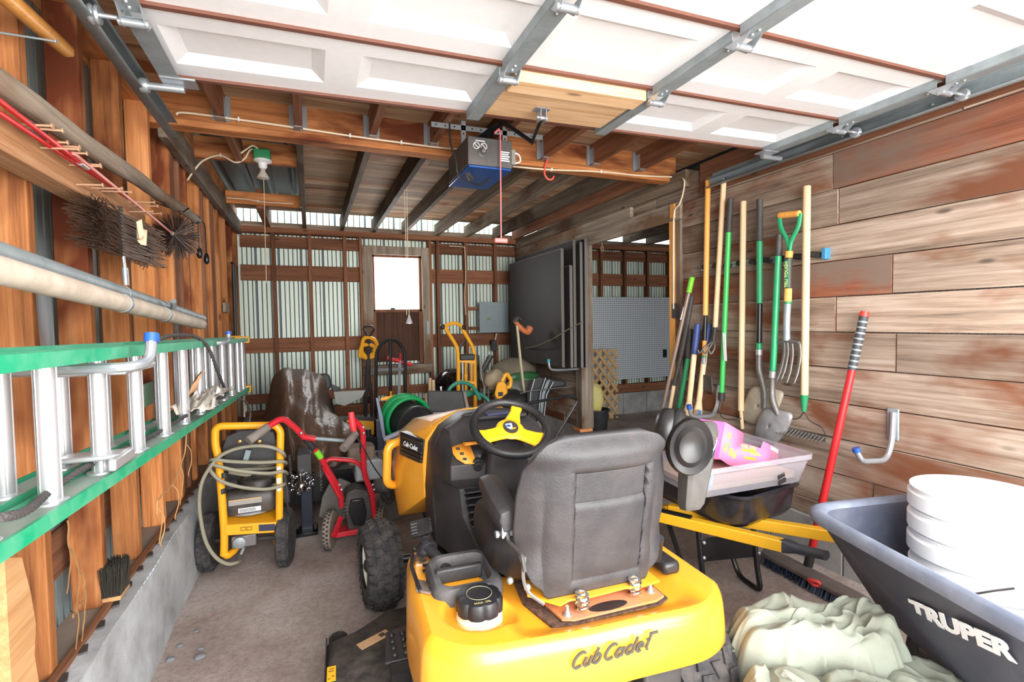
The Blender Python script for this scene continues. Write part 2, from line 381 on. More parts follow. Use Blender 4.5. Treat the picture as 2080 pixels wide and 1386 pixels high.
# ---- back wall (runs on behind the neighbouring bay)
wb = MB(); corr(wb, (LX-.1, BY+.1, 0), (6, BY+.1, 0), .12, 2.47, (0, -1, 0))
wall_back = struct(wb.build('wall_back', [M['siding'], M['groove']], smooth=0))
for x in (-.354, .016, .389): MB().box(x-.02, x+.02, BY, BY+.089, .1, 2.36).build('stud', M['brown_z'], wall_back, bevel=.003)
for x in (.563, 1.378): MB().box(x-.018, x+.018, BY-.002, BY+.089, .1, 2.36).build('stud', M['brown_z'], wall_back, bevel=.003)
for x in (1.475, 1.835, 2.233, 2.62, 3.05, 3.43, 3.83, 4.23, 4.63, 5.03): MB().box(x-.02, x+.02, BY, BY+.089, .1, 2.36).build('stud', M['brown_z'], wall_back, bevel=.003)
for x0, x1 in ((-.68, .56), (1.39, 5.4)):
    for z0, z1 in ((2.21, 2.34), (1.85, 2.02), (1.055, 1.215)):
        MB().box(x0, x1, BY+.05, BY+.088, z0, z1).build('girt', M['brown_x'], wall_back, bevel=.003)
MB().box(-.68, 5.4, BY+.03, BY+.088, .5, .6).build('girt', M['brown_x'], wall_back, bevel=.003)
MB().box(-.68, 5.4, BY-.01, BY+.088, .3, .42).build('sill', M['brown_x'], wall_back, bevel=.003)
MB().box(-.70, 5.4, BY-.04, BY+.09, 2.36, 2.42).build('top_plate', M['brown_x'], wall_back, bevel=.004)
MB().box(-.70, 5.4, BY+.04, BY+.1, 2.42, 2.485).build('frieze_board', M['grey_x'], wall_back)
fb = MB()
for k in range(16): fb.box(-.7+.405*k, -.7+.405*k+.40, BY-.03, BY+.16, -.05, .298)
fb.build('block_footing', M['concrete'], wall_back, bevel=.006)
for x0, x1, z0, z1 in ((.62, .72, .4, .87), (1.06, 1.1, .4, .87)): MB().box(x0, x1, BY+.02, BY+.085, z0, z1).build('stud', M['brown_z'], wall_back)
for z in (1.53, 1.28): MB().box(1.86, 1.99, BY+.02, BY+.06, z-.02, z+.02).build('cleat', M['brown_x'], wall_back)
# ---- back window: boarded lower half, blown out upper pane
win = struct(MB().box(.575, .69, BY-.02, BY+.07, .86, 2.27).box(1.27, 1.362, BY-.02, BY+.07, .86, 2.27).box(.69, 1.27, BY-.02, BY+.07, 2.17, 2.27).build('window_1', M['grey_z'], bevel=.004))
sa = MB(); x0, x1, z0, z1 = .69, 1.27, 1.50, 2.17
for q in ((x0, x0+.025, z0, z1), (x1-.03, x1, z0, z1), (x0, x1, z1-.025, z1), (x0, x1, z0-.01, z0+.025)): sa.box(q[0], q[1], BY+.02, BY+.06, q[2], q[3])
sa.build('sash', M['brown_z'], win, bevel=.003)
MB().box(x0+.2, x0+.25, BY+.0, BY+.02, z0+.02, z0+.045).build('sash_lock', M['dark_steel'], win)
gm, gn, gl, gb = newmat('window_glass'); gb.inputs['Roughness'].default_value = .02; gb.inputs['Alpha'].default_value = .1
MB().box(x0+.02, x1-.02, BY+.045, BY+.047, z0+.02, z1-.02).build('pane', gm, win)
bd = MB()
for k in range(5): bd.box(x0+.03+k*.104, x0+.03+k*.104+.102, BY+.04, BY+.06, .9, 1.49)
bd.build('boarding', wood('brown_boarding', 'z', [(52, 34, 26), (78, 52, 40), (96, 66, 52)], island=True, vary=.12), win)
sa = MB(); sa.box(x0, x0+.03, BY+.01, BY+.065, .87, 1.49).box(x1-.045, x1, BY+.01, BY+.065, .87, 1.49)
sa.build('jamb', M['brown_z'], win)
MB().box(.56, 1.37, BY-.05, BY+.06, .75, .865).build('window_sill', M['grey_x'], win, bevel=.006)
MB().box(1.31, 1.345, BY-.035, BY-.02, 1.22, 1.38).build('latch_plate', M['galv'], win)
# siding hole behind the window: the sheet is cut away so daylight enters
me = wall_back.data; bm = bmesh.new(); bm.from_mesh(me)
bmesh.ops.bisect_plane(bm, geom=bm.verts[:]+bm.edges[:]+bm.faces[:], plane_co=(0, 0, 1.5), plane_no=(0, 0, 1))
bmesh.ops.bisect_plane(bm, geom=bm.verts[:]+bm.edges[:]+bm.faces[:], plane_co=(0, 0, 2.17), plane_no=(0, 0, 1))
bmesh.ops.delete(bm, geom=[f for f in bm.faces if .64 < f.calc_center_median().x < 1.31 and 1.5 < f.calc_center_median().z < 2.17], context='FACES')
bm.to_mesh(me); bm.free()
# ---- right wall: salvaged horizontal planks, doorway to the next bay
zr = at(2080, 679, x=RX).z; PH = .1865
pw = MB(); jr = random.Random(8)
DY0, DY1, DZ = 3.02, 4.36, 2.08
for k in range(-6, 7):
    z0 = zr+k*PH; z1 = z0+PH-.004
    ys = [-.5]
    while ys[-1] < BY+.1: ys.append(min(BY+.1, ys[-1]+jr.uniform(1.1, 2.6)))
    if k == 1: ys = [-.5, 1.49, 4.5, BY+.1]
    if k == 4: ys = [-.5, 1.78, 3.6, BY+.1]
    if k == 3: ys = [-.5, 1.75, 3.6, BY+.1]
    if k == 0: ys = [-.5, 1.76, 4.6, BY+.1]
    z1 = min(z1, 2.40)
    if z0 > 2.38 or z1 < .3: continue
    for a, b in zip(ys, ys[1:]):
        pw.k = 1 if (k == 1 and a == 1.49) or (k == 4 and a == -.5) else 0
        off = jr.uniform(-.004, .004)
        segs = [(a, b)]
        if z0 < DZ: segs = [(a, min(b, DY0)), (max(a, DY1), b)]
        for p, q in segs:
            if q-p > .02: pw.box(RX+off, RX+.03+off, p+.002, q-.002, max(z0, .25), z1)
wall_right = struct(pw.build('wall_right', [M['plank_wall'], wood('redbrown_plank', 'y', [(92, 56, 42), (138, 84, 62), (162, 112, 86)], stain=(124, 104, 92), island=True)], bevel=.002))
MB().box(RX-.03, RX+.06, -.5, 2.7, 2.215, 2.42).build('track_board', M['brown_y'], wall_right)
MB().box(RX-.05, RX+.08, DY0-.2, BY+.0, 2.30, 2.42).build('top_beam', M['dark_y'], wall_right, bevel=.004)
MB().box(RX-.035, RX+.0, 3.5, BY, 2.16, 2.31).build('upper_board', M['grey_y'], wall_right, bevel=.003)
cb_ = MB()
for k in range(8): cb_.box(RX-.02, RX+.1, -.5+.44*k, -.5+.44*k+.435, -.05, .248)
for k in range(4): cb_.box(RX-.02, RX+.1, DY1+.41*k, DY1+.41*k+.405, -.05, .248)
cb_.build('block_footing', M['concrete'], wall_right, bevel=.005)
dj = struct(MB().box(RX-.02, RX+.12, DY0-.11, DY0, 0, 2.2).build('door_1', M['grey_z'], bevel=.004))
MB().box(RX-.02, RX+.12, DY1, DY1+.12, .25, 2.2).build('jamb', M['grey_z'], dj, bevel=.004)
MB().box(RX-.045, RX-.021, DY0-.14, DY1+.06, DZ, 2.21).build('door_header', M['grey_y'], dj, bevel=.004)
MB().box(RX-.045, RX-.021, DY0-.055, DY0-.02, .9, DZ+.0).build('trim_strip', M['varnish_z'], dj)
MB().box(RX-.06, RX-.0455, DY0-.09, DY0-.045, DZ+.02, 2.2).build('trim_strip', M['varnish_z'], dj)
MB().box(RX-.05, RX-.021, DY0-.09, DY0-.05, 1.36, 1.47).build('latch_plate', M['dark_steel'], dj)
MB().box(RX-.05, RX+.1, DY1-.01, DY1+.13, .22, .25).build('foot_shim', M['orange_y'], dj)
# ---- ceiling: header, rafters, deck
RXS = [-.40, -.03, .36, .71, 1.06, 1.46, 1.84, 2.22]
RZ0, RZ1 = 2.42, 2.56
dk = MB(); kr = random.Random(4); y = -.5
while y < 5.7:
    w = kr.uniform(.075, .14); xs = -.03 if 3.1 < y else -.8
    x = xs
    gap = kr.random() < .12
    while x < 2.8:
        x2 = min(2.8, x+kr.uniform(.9, 2.4)); dk.box(x, x2-.003, y, y+w-(.02 if gap else .004), RZ1, RZ1+.02); x = x2
    y += w
ceiling = struct(dk.build('ceiling', M['deck']))
MB().box(-.80, RX+.02, 3.0, 3.075, 2.41, 2.578).build('header_beam', M['orange_x'], ceiling, bevel=.004)
MB().box(-.80, RX+.02, 2.985, 3.08, 2.375, 2.409).build('header_flange', M['orange_x'], ceiling, bevel=.004)
hangm = M['galv_bright']
hang_lab = None
for i, x in enumerate(RXS):
    f = MB().box(x-.02, x+.02, -.4, 2.998, RZ0+.006, RZ1).build('rafter', M['brown_y'], ceiling, bevel=.003)
    hg = MB().box(x-.045, x-.0205, 2.990, 2.9985, RZ0+.005, RZ1-.005).box(x+.0205, x+.045, 2.990, 2.9985, RZ0+.005, RZ1-.005)
    hg.box(x-.0225, x+.0225, 2.93, 2.9985, RZ0, RZ0+.0055).box(x-.0225, x-.0205, 2.94, 2.9985, RZ0, RZ1-.03).box(x+.0205, x+.0225, 2.94, 2.9985, RZ0, RZ1-.03)
    hg.build('joist_hanger', hangm, f)
    if x == -.40:
        MB().box(x-.02, x+.02, 3.077, 3.72, RZ0, RZ1).build('rafter', M['brown_y'], ceiling, bevel=.003)
        MB().box(x-.03, x+.03, 5.06, BY, RZ0, RZ1+.04).build('rafter', M['brown_y'], ceiling, bevel=.003)
    else:
        MB().box(x-.02, x+.02, 3.077, BY+.02, RZ0, RZ1).build('rafter', M['dark_y'], ceiling, bevel=.003)
MB().box(2.46, 2.50, 3.08, BY, RZ0, RZ1).build('rafter', M['brown_y'], ceiling)
for y0, z0, z1 in ((3.72, 2.44, 2.58), (5.0, 2.44, 2.55)):
    MB().box(-.66, -.052, y0, y0+.04, z0, z1).build('blocking', M['orange_x'], ceiling, bevel=.003)
rm = MB()
prof = [(-.9+.023*i, (0, .018)[(i // 2) % 2] if (i % 8) < 4 else 0) for i in range(300)]
rm.loft([[(x, yy, 2.66+h) for x, h in prof] for yy in (-.5, 6.0)], closed=False, caps=False)
rm.build('roof_sheet', M['roof_metal'], ceiling, smooth=0)
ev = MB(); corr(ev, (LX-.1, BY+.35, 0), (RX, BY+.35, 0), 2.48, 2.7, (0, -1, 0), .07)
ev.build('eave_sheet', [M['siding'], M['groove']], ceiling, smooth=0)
MB().box(-.68, RX, 5.75, 5.83, 2.575, 2.60).build('purlin', M['deck'], ceiling)
# neighbouring bay roof
MB().box(RX+.1, 6, 1.5, 6.3, 2.62, 2.66).build('roof_sheet', M['roof_metal'], ceiling)
for x in (3.0, 3.4, 3.8, 4.2, 4.6): MB().box(x-.02, x+.02, 2, 6, 2.45, 2.6).build('rafter', M['dark_y'], ceiling)
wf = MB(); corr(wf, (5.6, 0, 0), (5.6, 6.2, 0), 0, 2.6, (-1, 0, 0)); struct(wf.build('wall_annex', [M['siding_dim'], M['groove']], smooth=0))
# ================================================================ OVERHEAD DOOR
def dz(x): return 2.20+.0265*(x+.41)                 # the open door hangs a touch lower on the left
DX0, DX1 = -.43, 2.34
SEC = [2.0, 1.585, 1.17, .755, .34, -.075]
gd = thing('garage_door', 'open white sectional overhead door hanging level under the roof on two tracks', 'garage door', (.95, 1.0, 2.2))
def dp(x, y, d): return V((x, y, dz(x)+d))            # d: height above the door's lower face
def dbox(mb, x0, x1, y0, y1, d0, d1):
    vs = [dp(x, y, d) for d in (d0, d1) for y in (y0, y1) for x in (x0, x1)]
    return mb.add(vs, [(0, 2, 3, 1), (4, 5, 7, 6), (0, 1, 5, 4), (2, 6, 7, 3), (0, 4, 6, 2), (1, 3, 7, 5)])
STX = [DX0+.0, .62, 1.235, DX1-.055]
NP = 5
for k in range(5):
    y1, y0 = SEC[k]-.008, SEC[k+1]+.012
    m = MB(); pwid = (DX1-DX0)/NP
    # stamped back of the section: raised rails, recessed panels with a bevel
    cols = [DX0]; inner = []
    for i in range(NP):
        a = DX0+i*pwid+.055; b = DX0+(i+1)*pwid-.055; inner.append((a, b))
    ya, yb = y0+.085, y1-.085; bv = .04; dep = .022
    def quad(p): m.add(p, [(0, 1, 2, 3)])
    quad([dp(DX0, y0, 0), dp(DX1, y0, 0), dp(DX1, ya, 0), dp(DX0, ya, 0)])
    quad([dp(DX0, yb, 0), dp(DX1, yb, 0), dp(DX1, y1, 0), dp(DX0, y1, 0)])
    xs = [DX0]+[v for ab in inner for v in ab]+[DX1]
    for i in range(0, len(xs), 2): quad([dp(xs[i], ya, 0), dp(xs[i+1], ya, 0), dp(xs[i+1], yb, 0), dp(xs[i], yb, 0)])
    for a, b in inner:
        o_ = [dp(a, ya, 0), dp(b, ya, 0), dp(b, yb, 0), dp(a, yb, 0)]
        n_ = [dp(a+bv, ya+bv, dep), dp(b-bv, ya+bv, dep), dp(b-bv, yb-bv, dep), dp(a+bv, yb-bv, dep)]
        for q in range(4): quad([o_[q], o_[(q+1) % 4], n_[(q+1) % 4], n_[q]])
        quad(n_)
    dbox(m, DX0, DX1, y0, y1, .03, .045)
    for yy in (y0, y1): quad([dp(DX0, yy, 0), dp(DX1, yy, 0), dp(DX1, yy, .045), dp(DX0, yy, .045)])
    m.build('door_section', M['white_door'], gd, smooth=20)
    e = MB(); dbox(e, DX0, DX1, SEC[k]-.012, SEC[k]+.006, -.010, .03); dbox(e, DX0, DX1, SEC[k]+.004, SEC[k]+.012, -.004, .03)
    e.build('section_edge', M['rust_edge'], gd)
    # galvanised stiles across this section, hinge at its upper edge
    for i, x in enumerate(STX):
        s = MB(); w = .055
        dbox(s, x, x+.004, SEC[k+1]+.016, SEC[k]-.014, -.034, 0)
        dbox(s, x, x+w, SEC[k+1]+.016, SEC[k]-.014, -.036, -.033)
        st = s.build('stile', M['galv'], gd)
        if k < 5:
            hb = MB(); yh = SEC[k+1] if k < 4 else SEC[k+1]
            for sx in (x+.002, x+w-.002):
                hb.add([dp(sx, yh-.05, -.036), dp(sx, yh+.05, -.036), dp(sx, yh+.012, -.066), dp(sx, yh-.012, -.066),
                        dp(sx+.002, yh-.05, -.036), dp(sx+.002, yh+.05, -.036), dp(sx+.002, yh+.012, -.066), dp(sx+.002, yh-.012, -.066)],
                       [(0, 1, 2, 3), (4, 7, 6, 5), (0, 4, 5, 1), (1, 5, 6, 2), (2, 6, 7, 3), (3, 7, 4, 0)])
            hb.cyl(dp(x-.006, yh, -.057), dp(x+w+.006, yh, -.057), .011, n=12)
            h = hb.build('hinge', M['galv_bright'], gd)
            for dy in (-.06, -.035, .035, .06): MB().ball(dp(x+w/2, yh+dy, -.036), .006, n=8, m=6).build('bolt', M['galv_bright'], h)
            if i in (0, 3):
                sgn = -1 if i == 0 else 1; xr = DX0-.055 if i == 0 else DX1+.085
                x_in = DX0 if i == 0 else DX1-.03
                r = MB(); r.cyl(dp(x_in, yh, -.05), dp(xr, yh, -.05), .006, n=8)
                r.lathe(dp(xr-.012, yh, -.05), (1, 0, 0), [(.006, 0), (.022, .001), (.024, .006), (.02, .012), (.024, .018), (.022, .024), (.006, .025)], 16)
                r.build('roller', M['galv_bright'], h)
top = MB(); top.cyl(dp(DX0-.05, 1.985, -.05), dp(DX0+.06, 1.985, -.05), .012); top.lathe(dp(DX0-.065, 1.985, -.05), (1, 0, 0), [(.006, 0), (.022, .001), (.024, .012), (.022, .024), (.006, .025)], 16)
dbox(top, DX0+.0, DX0+.1, 1.93, 1.998, -.04, -.034)
top.build('top_roller', M['galv_bright'], gd)
top = MB(); top.cyl(dp(DX1-.06, 1.985, -.05), dp(DX1+.08, 1.985, -.05), .012); dbox(top, DX1-.1, DX1, 1.93, 1.998, -.04, -.034)
top.build('top_roller', M['galv_bright'], gd)
bb = MB(); a = .68; b = 1.23
dbox(bb, a, b, 1.69, 1.93, -.03, -.001); bb.build('backing_board', M['pale_x'], gd, bevel=.003)
bb = MB(); dbox(bb, a, b, 1.60, 1.69, -.045, -.001); bb.build('backing_board', M['pale_x'], gd, bevel=.003)
# opener arm bolted to the door
pa = at(1100, 222, y=1.82); pbm = at(1080, 290, y=2.16); pc = at(1020, 247, y=2.36)
arm = MB()
for s in (-.012, .012): arm.obox((pa.x+s, pa.y, dz(pa.x)-.055), (.0015, 0, 0), (0, .02, 0), (0, 0, .026))
arm.box(pa.x-.03, pa.x+.03, pa.y-.02, pa.y+.02, dz(pa.x)-.035, dz(pa.x)-.031)
arm.cyl((pa.x-.022, pa.y, dz(pa.x)-.065), (pa.x+.022, pa.y, dz(pa.x)-.065), .008)
arm.build('arm_bracket', M['galv_bright'], gd)
a0 = V((pa.x, pa.y, dz(pa.x)-.065))
ar = MB(); ar.bar(a0, pbm, .006, .022, (0, 0, 1)); ar.build('opener_arm', M['black_metal'], gd)
ar = MB(); ar.bar(pbm+V((.01, 0, 0)), pc, .022, .006, (0, 1, 0)); ar.build('opener_arm', M['black_metal'], gd)
# ---- tracks
def track(name, label, x, side, y0, y1, z):
    t = thing(name, label, 'door track', (x, (y0+y1)/2, z))
    pr = [(-.028, .012), (-.030, 0), (-.028, -.024), (.0, -.03), (.028, -.024), (.030, 0), (.028, .012)]
    m = MB(); m.loft([[(x+.0+side*(-v)*1.0, y, z+u) for u, v in pr] for y in (y0, y1)], closed=False, caps=False)
    m.build('rail', M['galv'], t, thick=.0025, smooth=50)
    m = MB(); m.box(x+side*.03, x+side*.033, y0, y1-.02, z+.0, z+.06).box(min(x+side*.03, x+side*.07), max(x+side*.03, x+side*.07), y0, y1-.02, z+.058, z+.061)
    m.build('angle_iron', M['galv'], t)
    for k in range(6): MB().ball((x+side*.024, y1-.12-k*.38, z-.0), .007, n=8, m=6).build('bolt', M['galv_bright'], t)
    return t
track('door_track', 'galvanised overhead door track along the orange stud wall', -.495, -1, -.2, 2.43, dz(-.495)-.035)
track('door_track', 'galvanised overhead door track along the grey plank wall above the hanging tools', 2.435, 1, -.2, 2.55, dz(2.43)-.035)
# ================================================================ LEFT WALL THINGS
def nail(p0, p1, r=.0028, head=.006):
    return MB().cyl(p0, p1, r, n=6).cyl(V(p1), V(p1)+(V(p1)-V(p0)).normalized()*.003, head, n=8)
# varnished pole across the near studs
a, b = at(-150, -150, x=-.64), at(146, 112, x=-.64)
t = thing('wooden_pole', 'varnished orange wooden pole on a nail at the very top of the near studs', 'pole', b)
MB().tube([a, a.lerp(b, .93), b], [.022, .021, .006], 14).build('shaft', M['varnish_z'], t)
q = at(72, 57, x=-.64); tag(nail((LX-.02, q.y, q.z-.026), (-.60, q.y, q.z-.026)).build('nail', M['galv']), 'bent nail holding up the varnished orange pole', 'nail')
# weathered grey pole on a chrome hook
a, b = at(-80, 118, x=-.60), at(398, 446, x=-.60)
t = thing('weathered_pole', 'long weathered grey wooden pole hung along the studs above the red rods', 'pole', b)
MB().tube([a.lerp(b, k/8)+V((0, 0, .004*math.sin(k*2))) for k in range(9)], [.030, .030, .029, .030, .028, .027, .026, .025, .024], 12).build('shaft', M['grey_y'], t)
e = MB().tube([b-V((0, .05, .002)), b+V((0, .012, .001))], .026, 12); e.build('tape_wrap', M['black'], t)
for k, (dx, dl, dyy) in enumerate(((0, .2, .0), (.02, .23, .09), (-.015, .17, -.07))):
    c = MB(); w = b+V((.01, 0, -.01))
    P = [w, w+V((dx, dyy*.7, .0)), w+V((dx, dyy, -dl*.4)), w+V((dx, dyy+.01, -dl*.75))]
    c.tube(spline(P, 6), .004, 6)
    cc = tag(c.build('bungee_cord', M['black']), ('black hooked cord hanging straight from the taped end of the grey pole', 'black hooked cord swinging furthest right off the end of the grey pole', 'short black cord drooping left off the end of the grey pole')[k], 'cord', 'cords on the grey pole')
    if k < 2: MB().lathe(P[-1], (0, 0, -1), [(.004, -.005), (.012, .012), (.017, .04), (.012, .058), (.004, .065)], 10).build('cord_ball', M['black_metal'], cc)
def hook(name, label, P, r, mat, tip=None, tipm=None, group=None, plate=None):
    t = thing(name, label, 'hook', P[0], group)
    MB().tube(P, r, 10).build('rod', mat, t)
    if tip: MB().tube([P[-1].lerp(P[-2], tip), P[-1]+(P[-1]-P[-2]).normalized()*.004], r*1.35, 12).build('vinyl_tip', tipm or M['blue'], t)
    return t
P = [at(303, 365, x=-.69), at(305, 395, x=-.69), at(315, 412, x=-.66), at(372, 432, x=-.545), at(383, 424, x=-.535)]
hook('wall_hook', 'thin chrome hook cradling the weathered grey pole', fillet(P, .02), .005, M['chrome'])
# nailed-up beam with rows of nails
t = thing('nail_board', 'rough horizontal beam studded with long nails under the grey pole', 'board', (-.65, 2.1, 1.79))
MB().box(-.698, -.622, .9, 2.49, 1.752, 1.834).build('beam', wood('rough_beam', 'y', [(120, 76, 46), (190, 138, 96), (224, 186, 148)], stain=(150, 90, 56)), t, bevel=.004)
nr = random.Random(6)
for px, py in ((35, 222), (28, 234), (78, 262), (90, 282), (110, 293), (145, 312), (82, 300), (140, 335), (155, 375), (185, 382), (205, 388), (260, 381), (262, 400), (270, 418), (300, 439), (262, 430)):
    q = at(px, py, x=-.62)
    q.y = min(q.y, 2.47); q.z = min(max(q.z, 1.765), 1.825)
    nail(q, q+V((.075+nr.uniform(-.02, .01), nr.uniform(-.01, .01), .004))).build('nail', plain('rusty_nail', (190, 150, 120), .5, .4) if 'rn' not in M else M['rn'], t)
    M['rn'] = bpy.data.materials['rusty_nail']
# chimney rods on the nails with the round brush
def rod(label, a, b, seg):
    t = thing('chimney_rod', label, 'rod', b, 'red chimney rods')
    MB().tube([a, b], .0062, 8).build('shaft', M['red'], t)
    for f in seg: MB().tube([a.lerp(b, f), a.lerp(b, f+.05)], .0095, 10).build('ferrule', M['galv_bright'], t)
    return t
a, b = at(-120, 115, x=-.585), at(250, 396, x=-.585)
rod('upper red chimney rod lying on the nails of the rough beam', a, b, (.62,))
a2, b2 = at(-120, 152, x=-.60), at(240, 388, x=-.60)
rod('lower red chimney rod tucked against the nailed beam', a2, b2, (.93,))
a, b = at(150, 312, x=-.575), at(352, 476, x=-.575)
t = thing('round_brush', 'round black chimney brush on a thin pinkish rod', 'brush', b)
MB().tube([a, b], .005, 8).build('shaft', plain('pale_red_rod', (210, 130, 120), .4), t)
d = (b-a).normalized(); c = b+d*.05
MB().tube([b-d*.02, b+d*.03], .009, 8).build('ferrule', M['steel_dark'], t)
br = MB(); u, w = perp(d)
for k in range(420):
    s = nr.uniform(-.05, .05); th = nr.uniform(0, 2*PI); tilt = nr.uniform(-.35, .35)
    dv = (u*math.cos(th)+w*math.sin(th)+d*tilt).normalized()
    br.tube([c+d*s, c+d*s+dv*nr.uniform(.085, .108)], .0013, 3, caps=False)
br.build('bristles', plain('dark_wire', (58, 44, 38), .5, .3), t)['kind'] = 'stuff'
# flat wire brush hanging from the beam end
a, b = at(244, 420, x=-.60), at(250, 520, x=-.60)
t = thing('flat_brush', 'square wire flue brush hanging from a twisted stem below the nail beam', 'brush', a)
tw = MB()
for ph in (0, PI): tw.tube([a.lerp(b, k/50)+V((.004*math.cos(k*.9+ph), .004*math.sin(k*.9+ph), 0)) for k in range(51)], .0035, 6)
tw.build('twisted_stem', M['dark_steel'], t)
MB().tube([b, b+V((0, .01, -.04))], .005).tube([b+V((0, .01, -.04)), b+V((0, .014, -.10))], .0095, 12).build('ferrule', M['galv_bright'], t)
br = MB(); a_ = at(244, 434, x=-.60)
for k in range(520):
    f = nr.random(); o = a_.lerp(b, f*.97); sd = 1 if k % 2 else -1
    L = (.30, .37)[sd > 0]*nr.uniform(.93, 1.05); row = round(f*16)/16
    o = a_.lerp(b, row)+V((0, 0, nr.uniform(-.004, .004)))
    br.tube([o, o+V((nr.uniform(-.03, .03), sd*L*.5, nr.uniform(-.008, .008))), o+V((nr.uniform(-.05, .05), sd*L, nr.uniform(-.014, .004)))], .0014, 3, caps=False)
br.build('bristles', plain('dull_wire', (96, 74, 60), .6, .2), t)['kind'] = 'stuff'
q = at(286, 473, x=-.55); bl = MB(); bl.grid(6, 6, lambda u, v: (q.x+.012*math.sin(u*9), q.y+(u-.5)*.09*(.4+.6*v), q.z+(v-.5)*.06+.015*math.sin(u*6)))
tag(bl.build('paper_scrap', plain('tan_scrap', (206, 178, 146), .8), thick=.001), 'small tan scrap caught in the wire brush', 'scrap')
# two pipes on big hooks
for nm, lab, (p0, p1), xx, r in (('metal_pipe', 'grey galvanised pipe, upper one of the pair on the wall hooks', ((-60, 496), (410, 648)), -.575, .0235),
                       ('metal_pipe', 'pale dusty pipe, lower and thicker of the pair on the wall hooks', ((-60, 534), (408, 659)), -.525, .027)):
    a, b = at(*p0, x=xx), at(*p1, x=xx)
    t = thing(nm, lab, 'pipe', b, 'pipes above the ladder')
    m = MB(); u, w = perp((b-a).normalized())
    m.loft([[p+u*(q*math.cos(2*PI*k/16))+w*(q*math.sin(2*PI*k/16)) for k in range(16)] for p, q in ((a, r), (b, r), (b, r-.004), (a, r-.004))], loop=True)
    m.build('tube', M['galv'] if r < .025 else plain('dusty_pvc', (206, 192, 176), .6, dirt=.6, dirtc=(150, 134, 118), scale=12), t)
    for f in (.38, .62): MB().tube([a.lerp(b, f), a.lerp(b, f+.012)], r*1.05, 16).build('coupling', M['galv'], t)
ph = M['galv_bright']
# ladder hooks: bracket leg on the stud, arm out, tip up
def ladder_hook(label, P, r, tip):
    t = hook('ladder_hook', label, fillet(P, .04), r, M['galv_bright'], .45 if tip else 0, M['blue'], 'screw-in ladder hooks'); return t
a = at(88, 580, x=-.60)
m = thing('pipe_hook', 'big bright steel hook leg under the two pipes near the camera', 'hook', at(95, 705, x=-.67), 'hooks under the pipes')
MB().tube([a+V((-.03, 0, .02)), a, at(97, 705, x=-.67), at(99, 720, x=-.68)], .015, 12).build('rod', ph, m)
m = thing('pipe_hook', 'slimmer steel hook leg under the far end of the two pipes', 'hook', at(357, 690, x=-.66), 'hooks under the pipes')
MB().tube([at(352, 612, x=-.52), at(353, 640, x=-.54), at(356, 660, x=-.56), at(357, 690, x=-.62)], .011, 12).build('rod', ph, m)
# fibreglass extension ladder lying on its side on the hooks
gm_ = plain('green_fibreglass', (18, 150, 108), .4, dirt=.35, dirtc=(140, 180, 160), scale=18)
wm = plain('dusty_rail_web', (150, 170, 160), .7, dirt=.6, dirtc=(186, 180, 172), scale=14)
lad = thing('extension_ladder', 'green fibreglass extension ladder with aluminium rungs lying on its side along the studs', 'ladder', at(505, 785, x=-.45))
def ladder_section(x, T0, T1, B0, B1, ys, dep, tubes=True):
    """x: front flange; T0-T1 top rail front line, B0-B1 bottom rail; ys: rung stations"""
    T0, T1, B0, B1 = V(T0), V(T1), V(B0), V(B1)
    for (p, q, up) in ((T0, T1, 1), (B0, B1, -1)):
        m = MB(); m.loft([[c+V((u, 0, v)) for u, v in ((.002, -.013), (.002, .013), (-.004, .013), (-.004, .003), (-dep+.004, .003), (-dep+.004, .013), (-dep, .013), (-dep, -.013), (-dep+.004, -.013), (-dep+.004, -.003), (-.004, -.003), (-.004, -.013))] for c in (p, q)])
        rl = m.build('rail', gm_, lad, smooth=0)
        w = MB(); w.loft([[c+V((u, 0, v)) for u, v in ((-.005, .0033), (-dep+.005, .0033), (-dep+.005, .0045), (-.005, .0045))] for c in (p, q)]); w.build('dusty_web', wm, rl, smooth=0)
    for y in ys:
        f = (y-T0.y)/(T1.y-T0.y); tp = T0.lerp(T1, f); g = (y-B0.y)/(B1.y-B0.y); bp = B0.lerp(B1, g)
        cx = x-dep/2
        a = V((cx, y, bp.z)); b = V((cx, y, tp.z))
        m = MB(); m.cyl(a+V((0, 0, .004)), b-V((0, 0, .004)), .0165, n=18)
        for k in range(0, 18, 3):
            th = 2*PI*k/18; m.tube([a+V((.0165*math.cos(th), .0165*math.sin(th), .006)), b+V((.0165*math.cos(th), .0165*math.sin(th), -.006))], .0013, 4)
        rg = m.build('rung', M['alu'], lad)
        for p, s in ((a, 1), (b, -1)): MB().lathe(p+V((0, 0, s*.0035)), (0, 0, s), [(.018, 0), (.027, .001), (.026, .006), (.0175, .009)], 18).build('rung_collar', M['alu'], rg)
        MB().lathe(b+V((0, 0, .0035)), (0, 0, 1), [(.012, 0), (.026, .001), (.025, .005), (.012, .007)], 18).build('rung_end', M['alu'], rg)
    for p, sg in ((T1, 1), (B1, -1)):
        MB().box(p.x-dep-.004, p.x+.006, p.y-.05, p.y+.03, p.z-.022, p.z+.022).build('end_cap', M['tool_yellow'], lad, bevel=.004)
T0, T1 = at(0, 741, x=-.40), at(505, 690, x=-.40); B0, B1 = at(0, 1125, x=-.40), at(510, 788, x=-.40)
def ext(p, q, y): return p.lerp(q, (y-p.y)/(q.y-p.y))
ys = [.905, 1.115, 1.345, 1.59, 1.85, 2.115, 2.395, 2.69, 2.98, 3.27, 3.56, 3.78]
ladder_section(-.40, ext(T0, T1, .3), ext(T0, T1, 3.85), ext(B0, B1, .3), ext(B0, B1, 3.85), [.62]+ys, .074)
off = V((-.09, 0, .006))
ladder_section(-.49, ext(T0, T1, .3)+off, ext(T0, T1, 4.15)+off, ext(B0, B1, .3)+off, ext(B0, B1, 4.15)+off, [y+.06 for y in ys], .07)
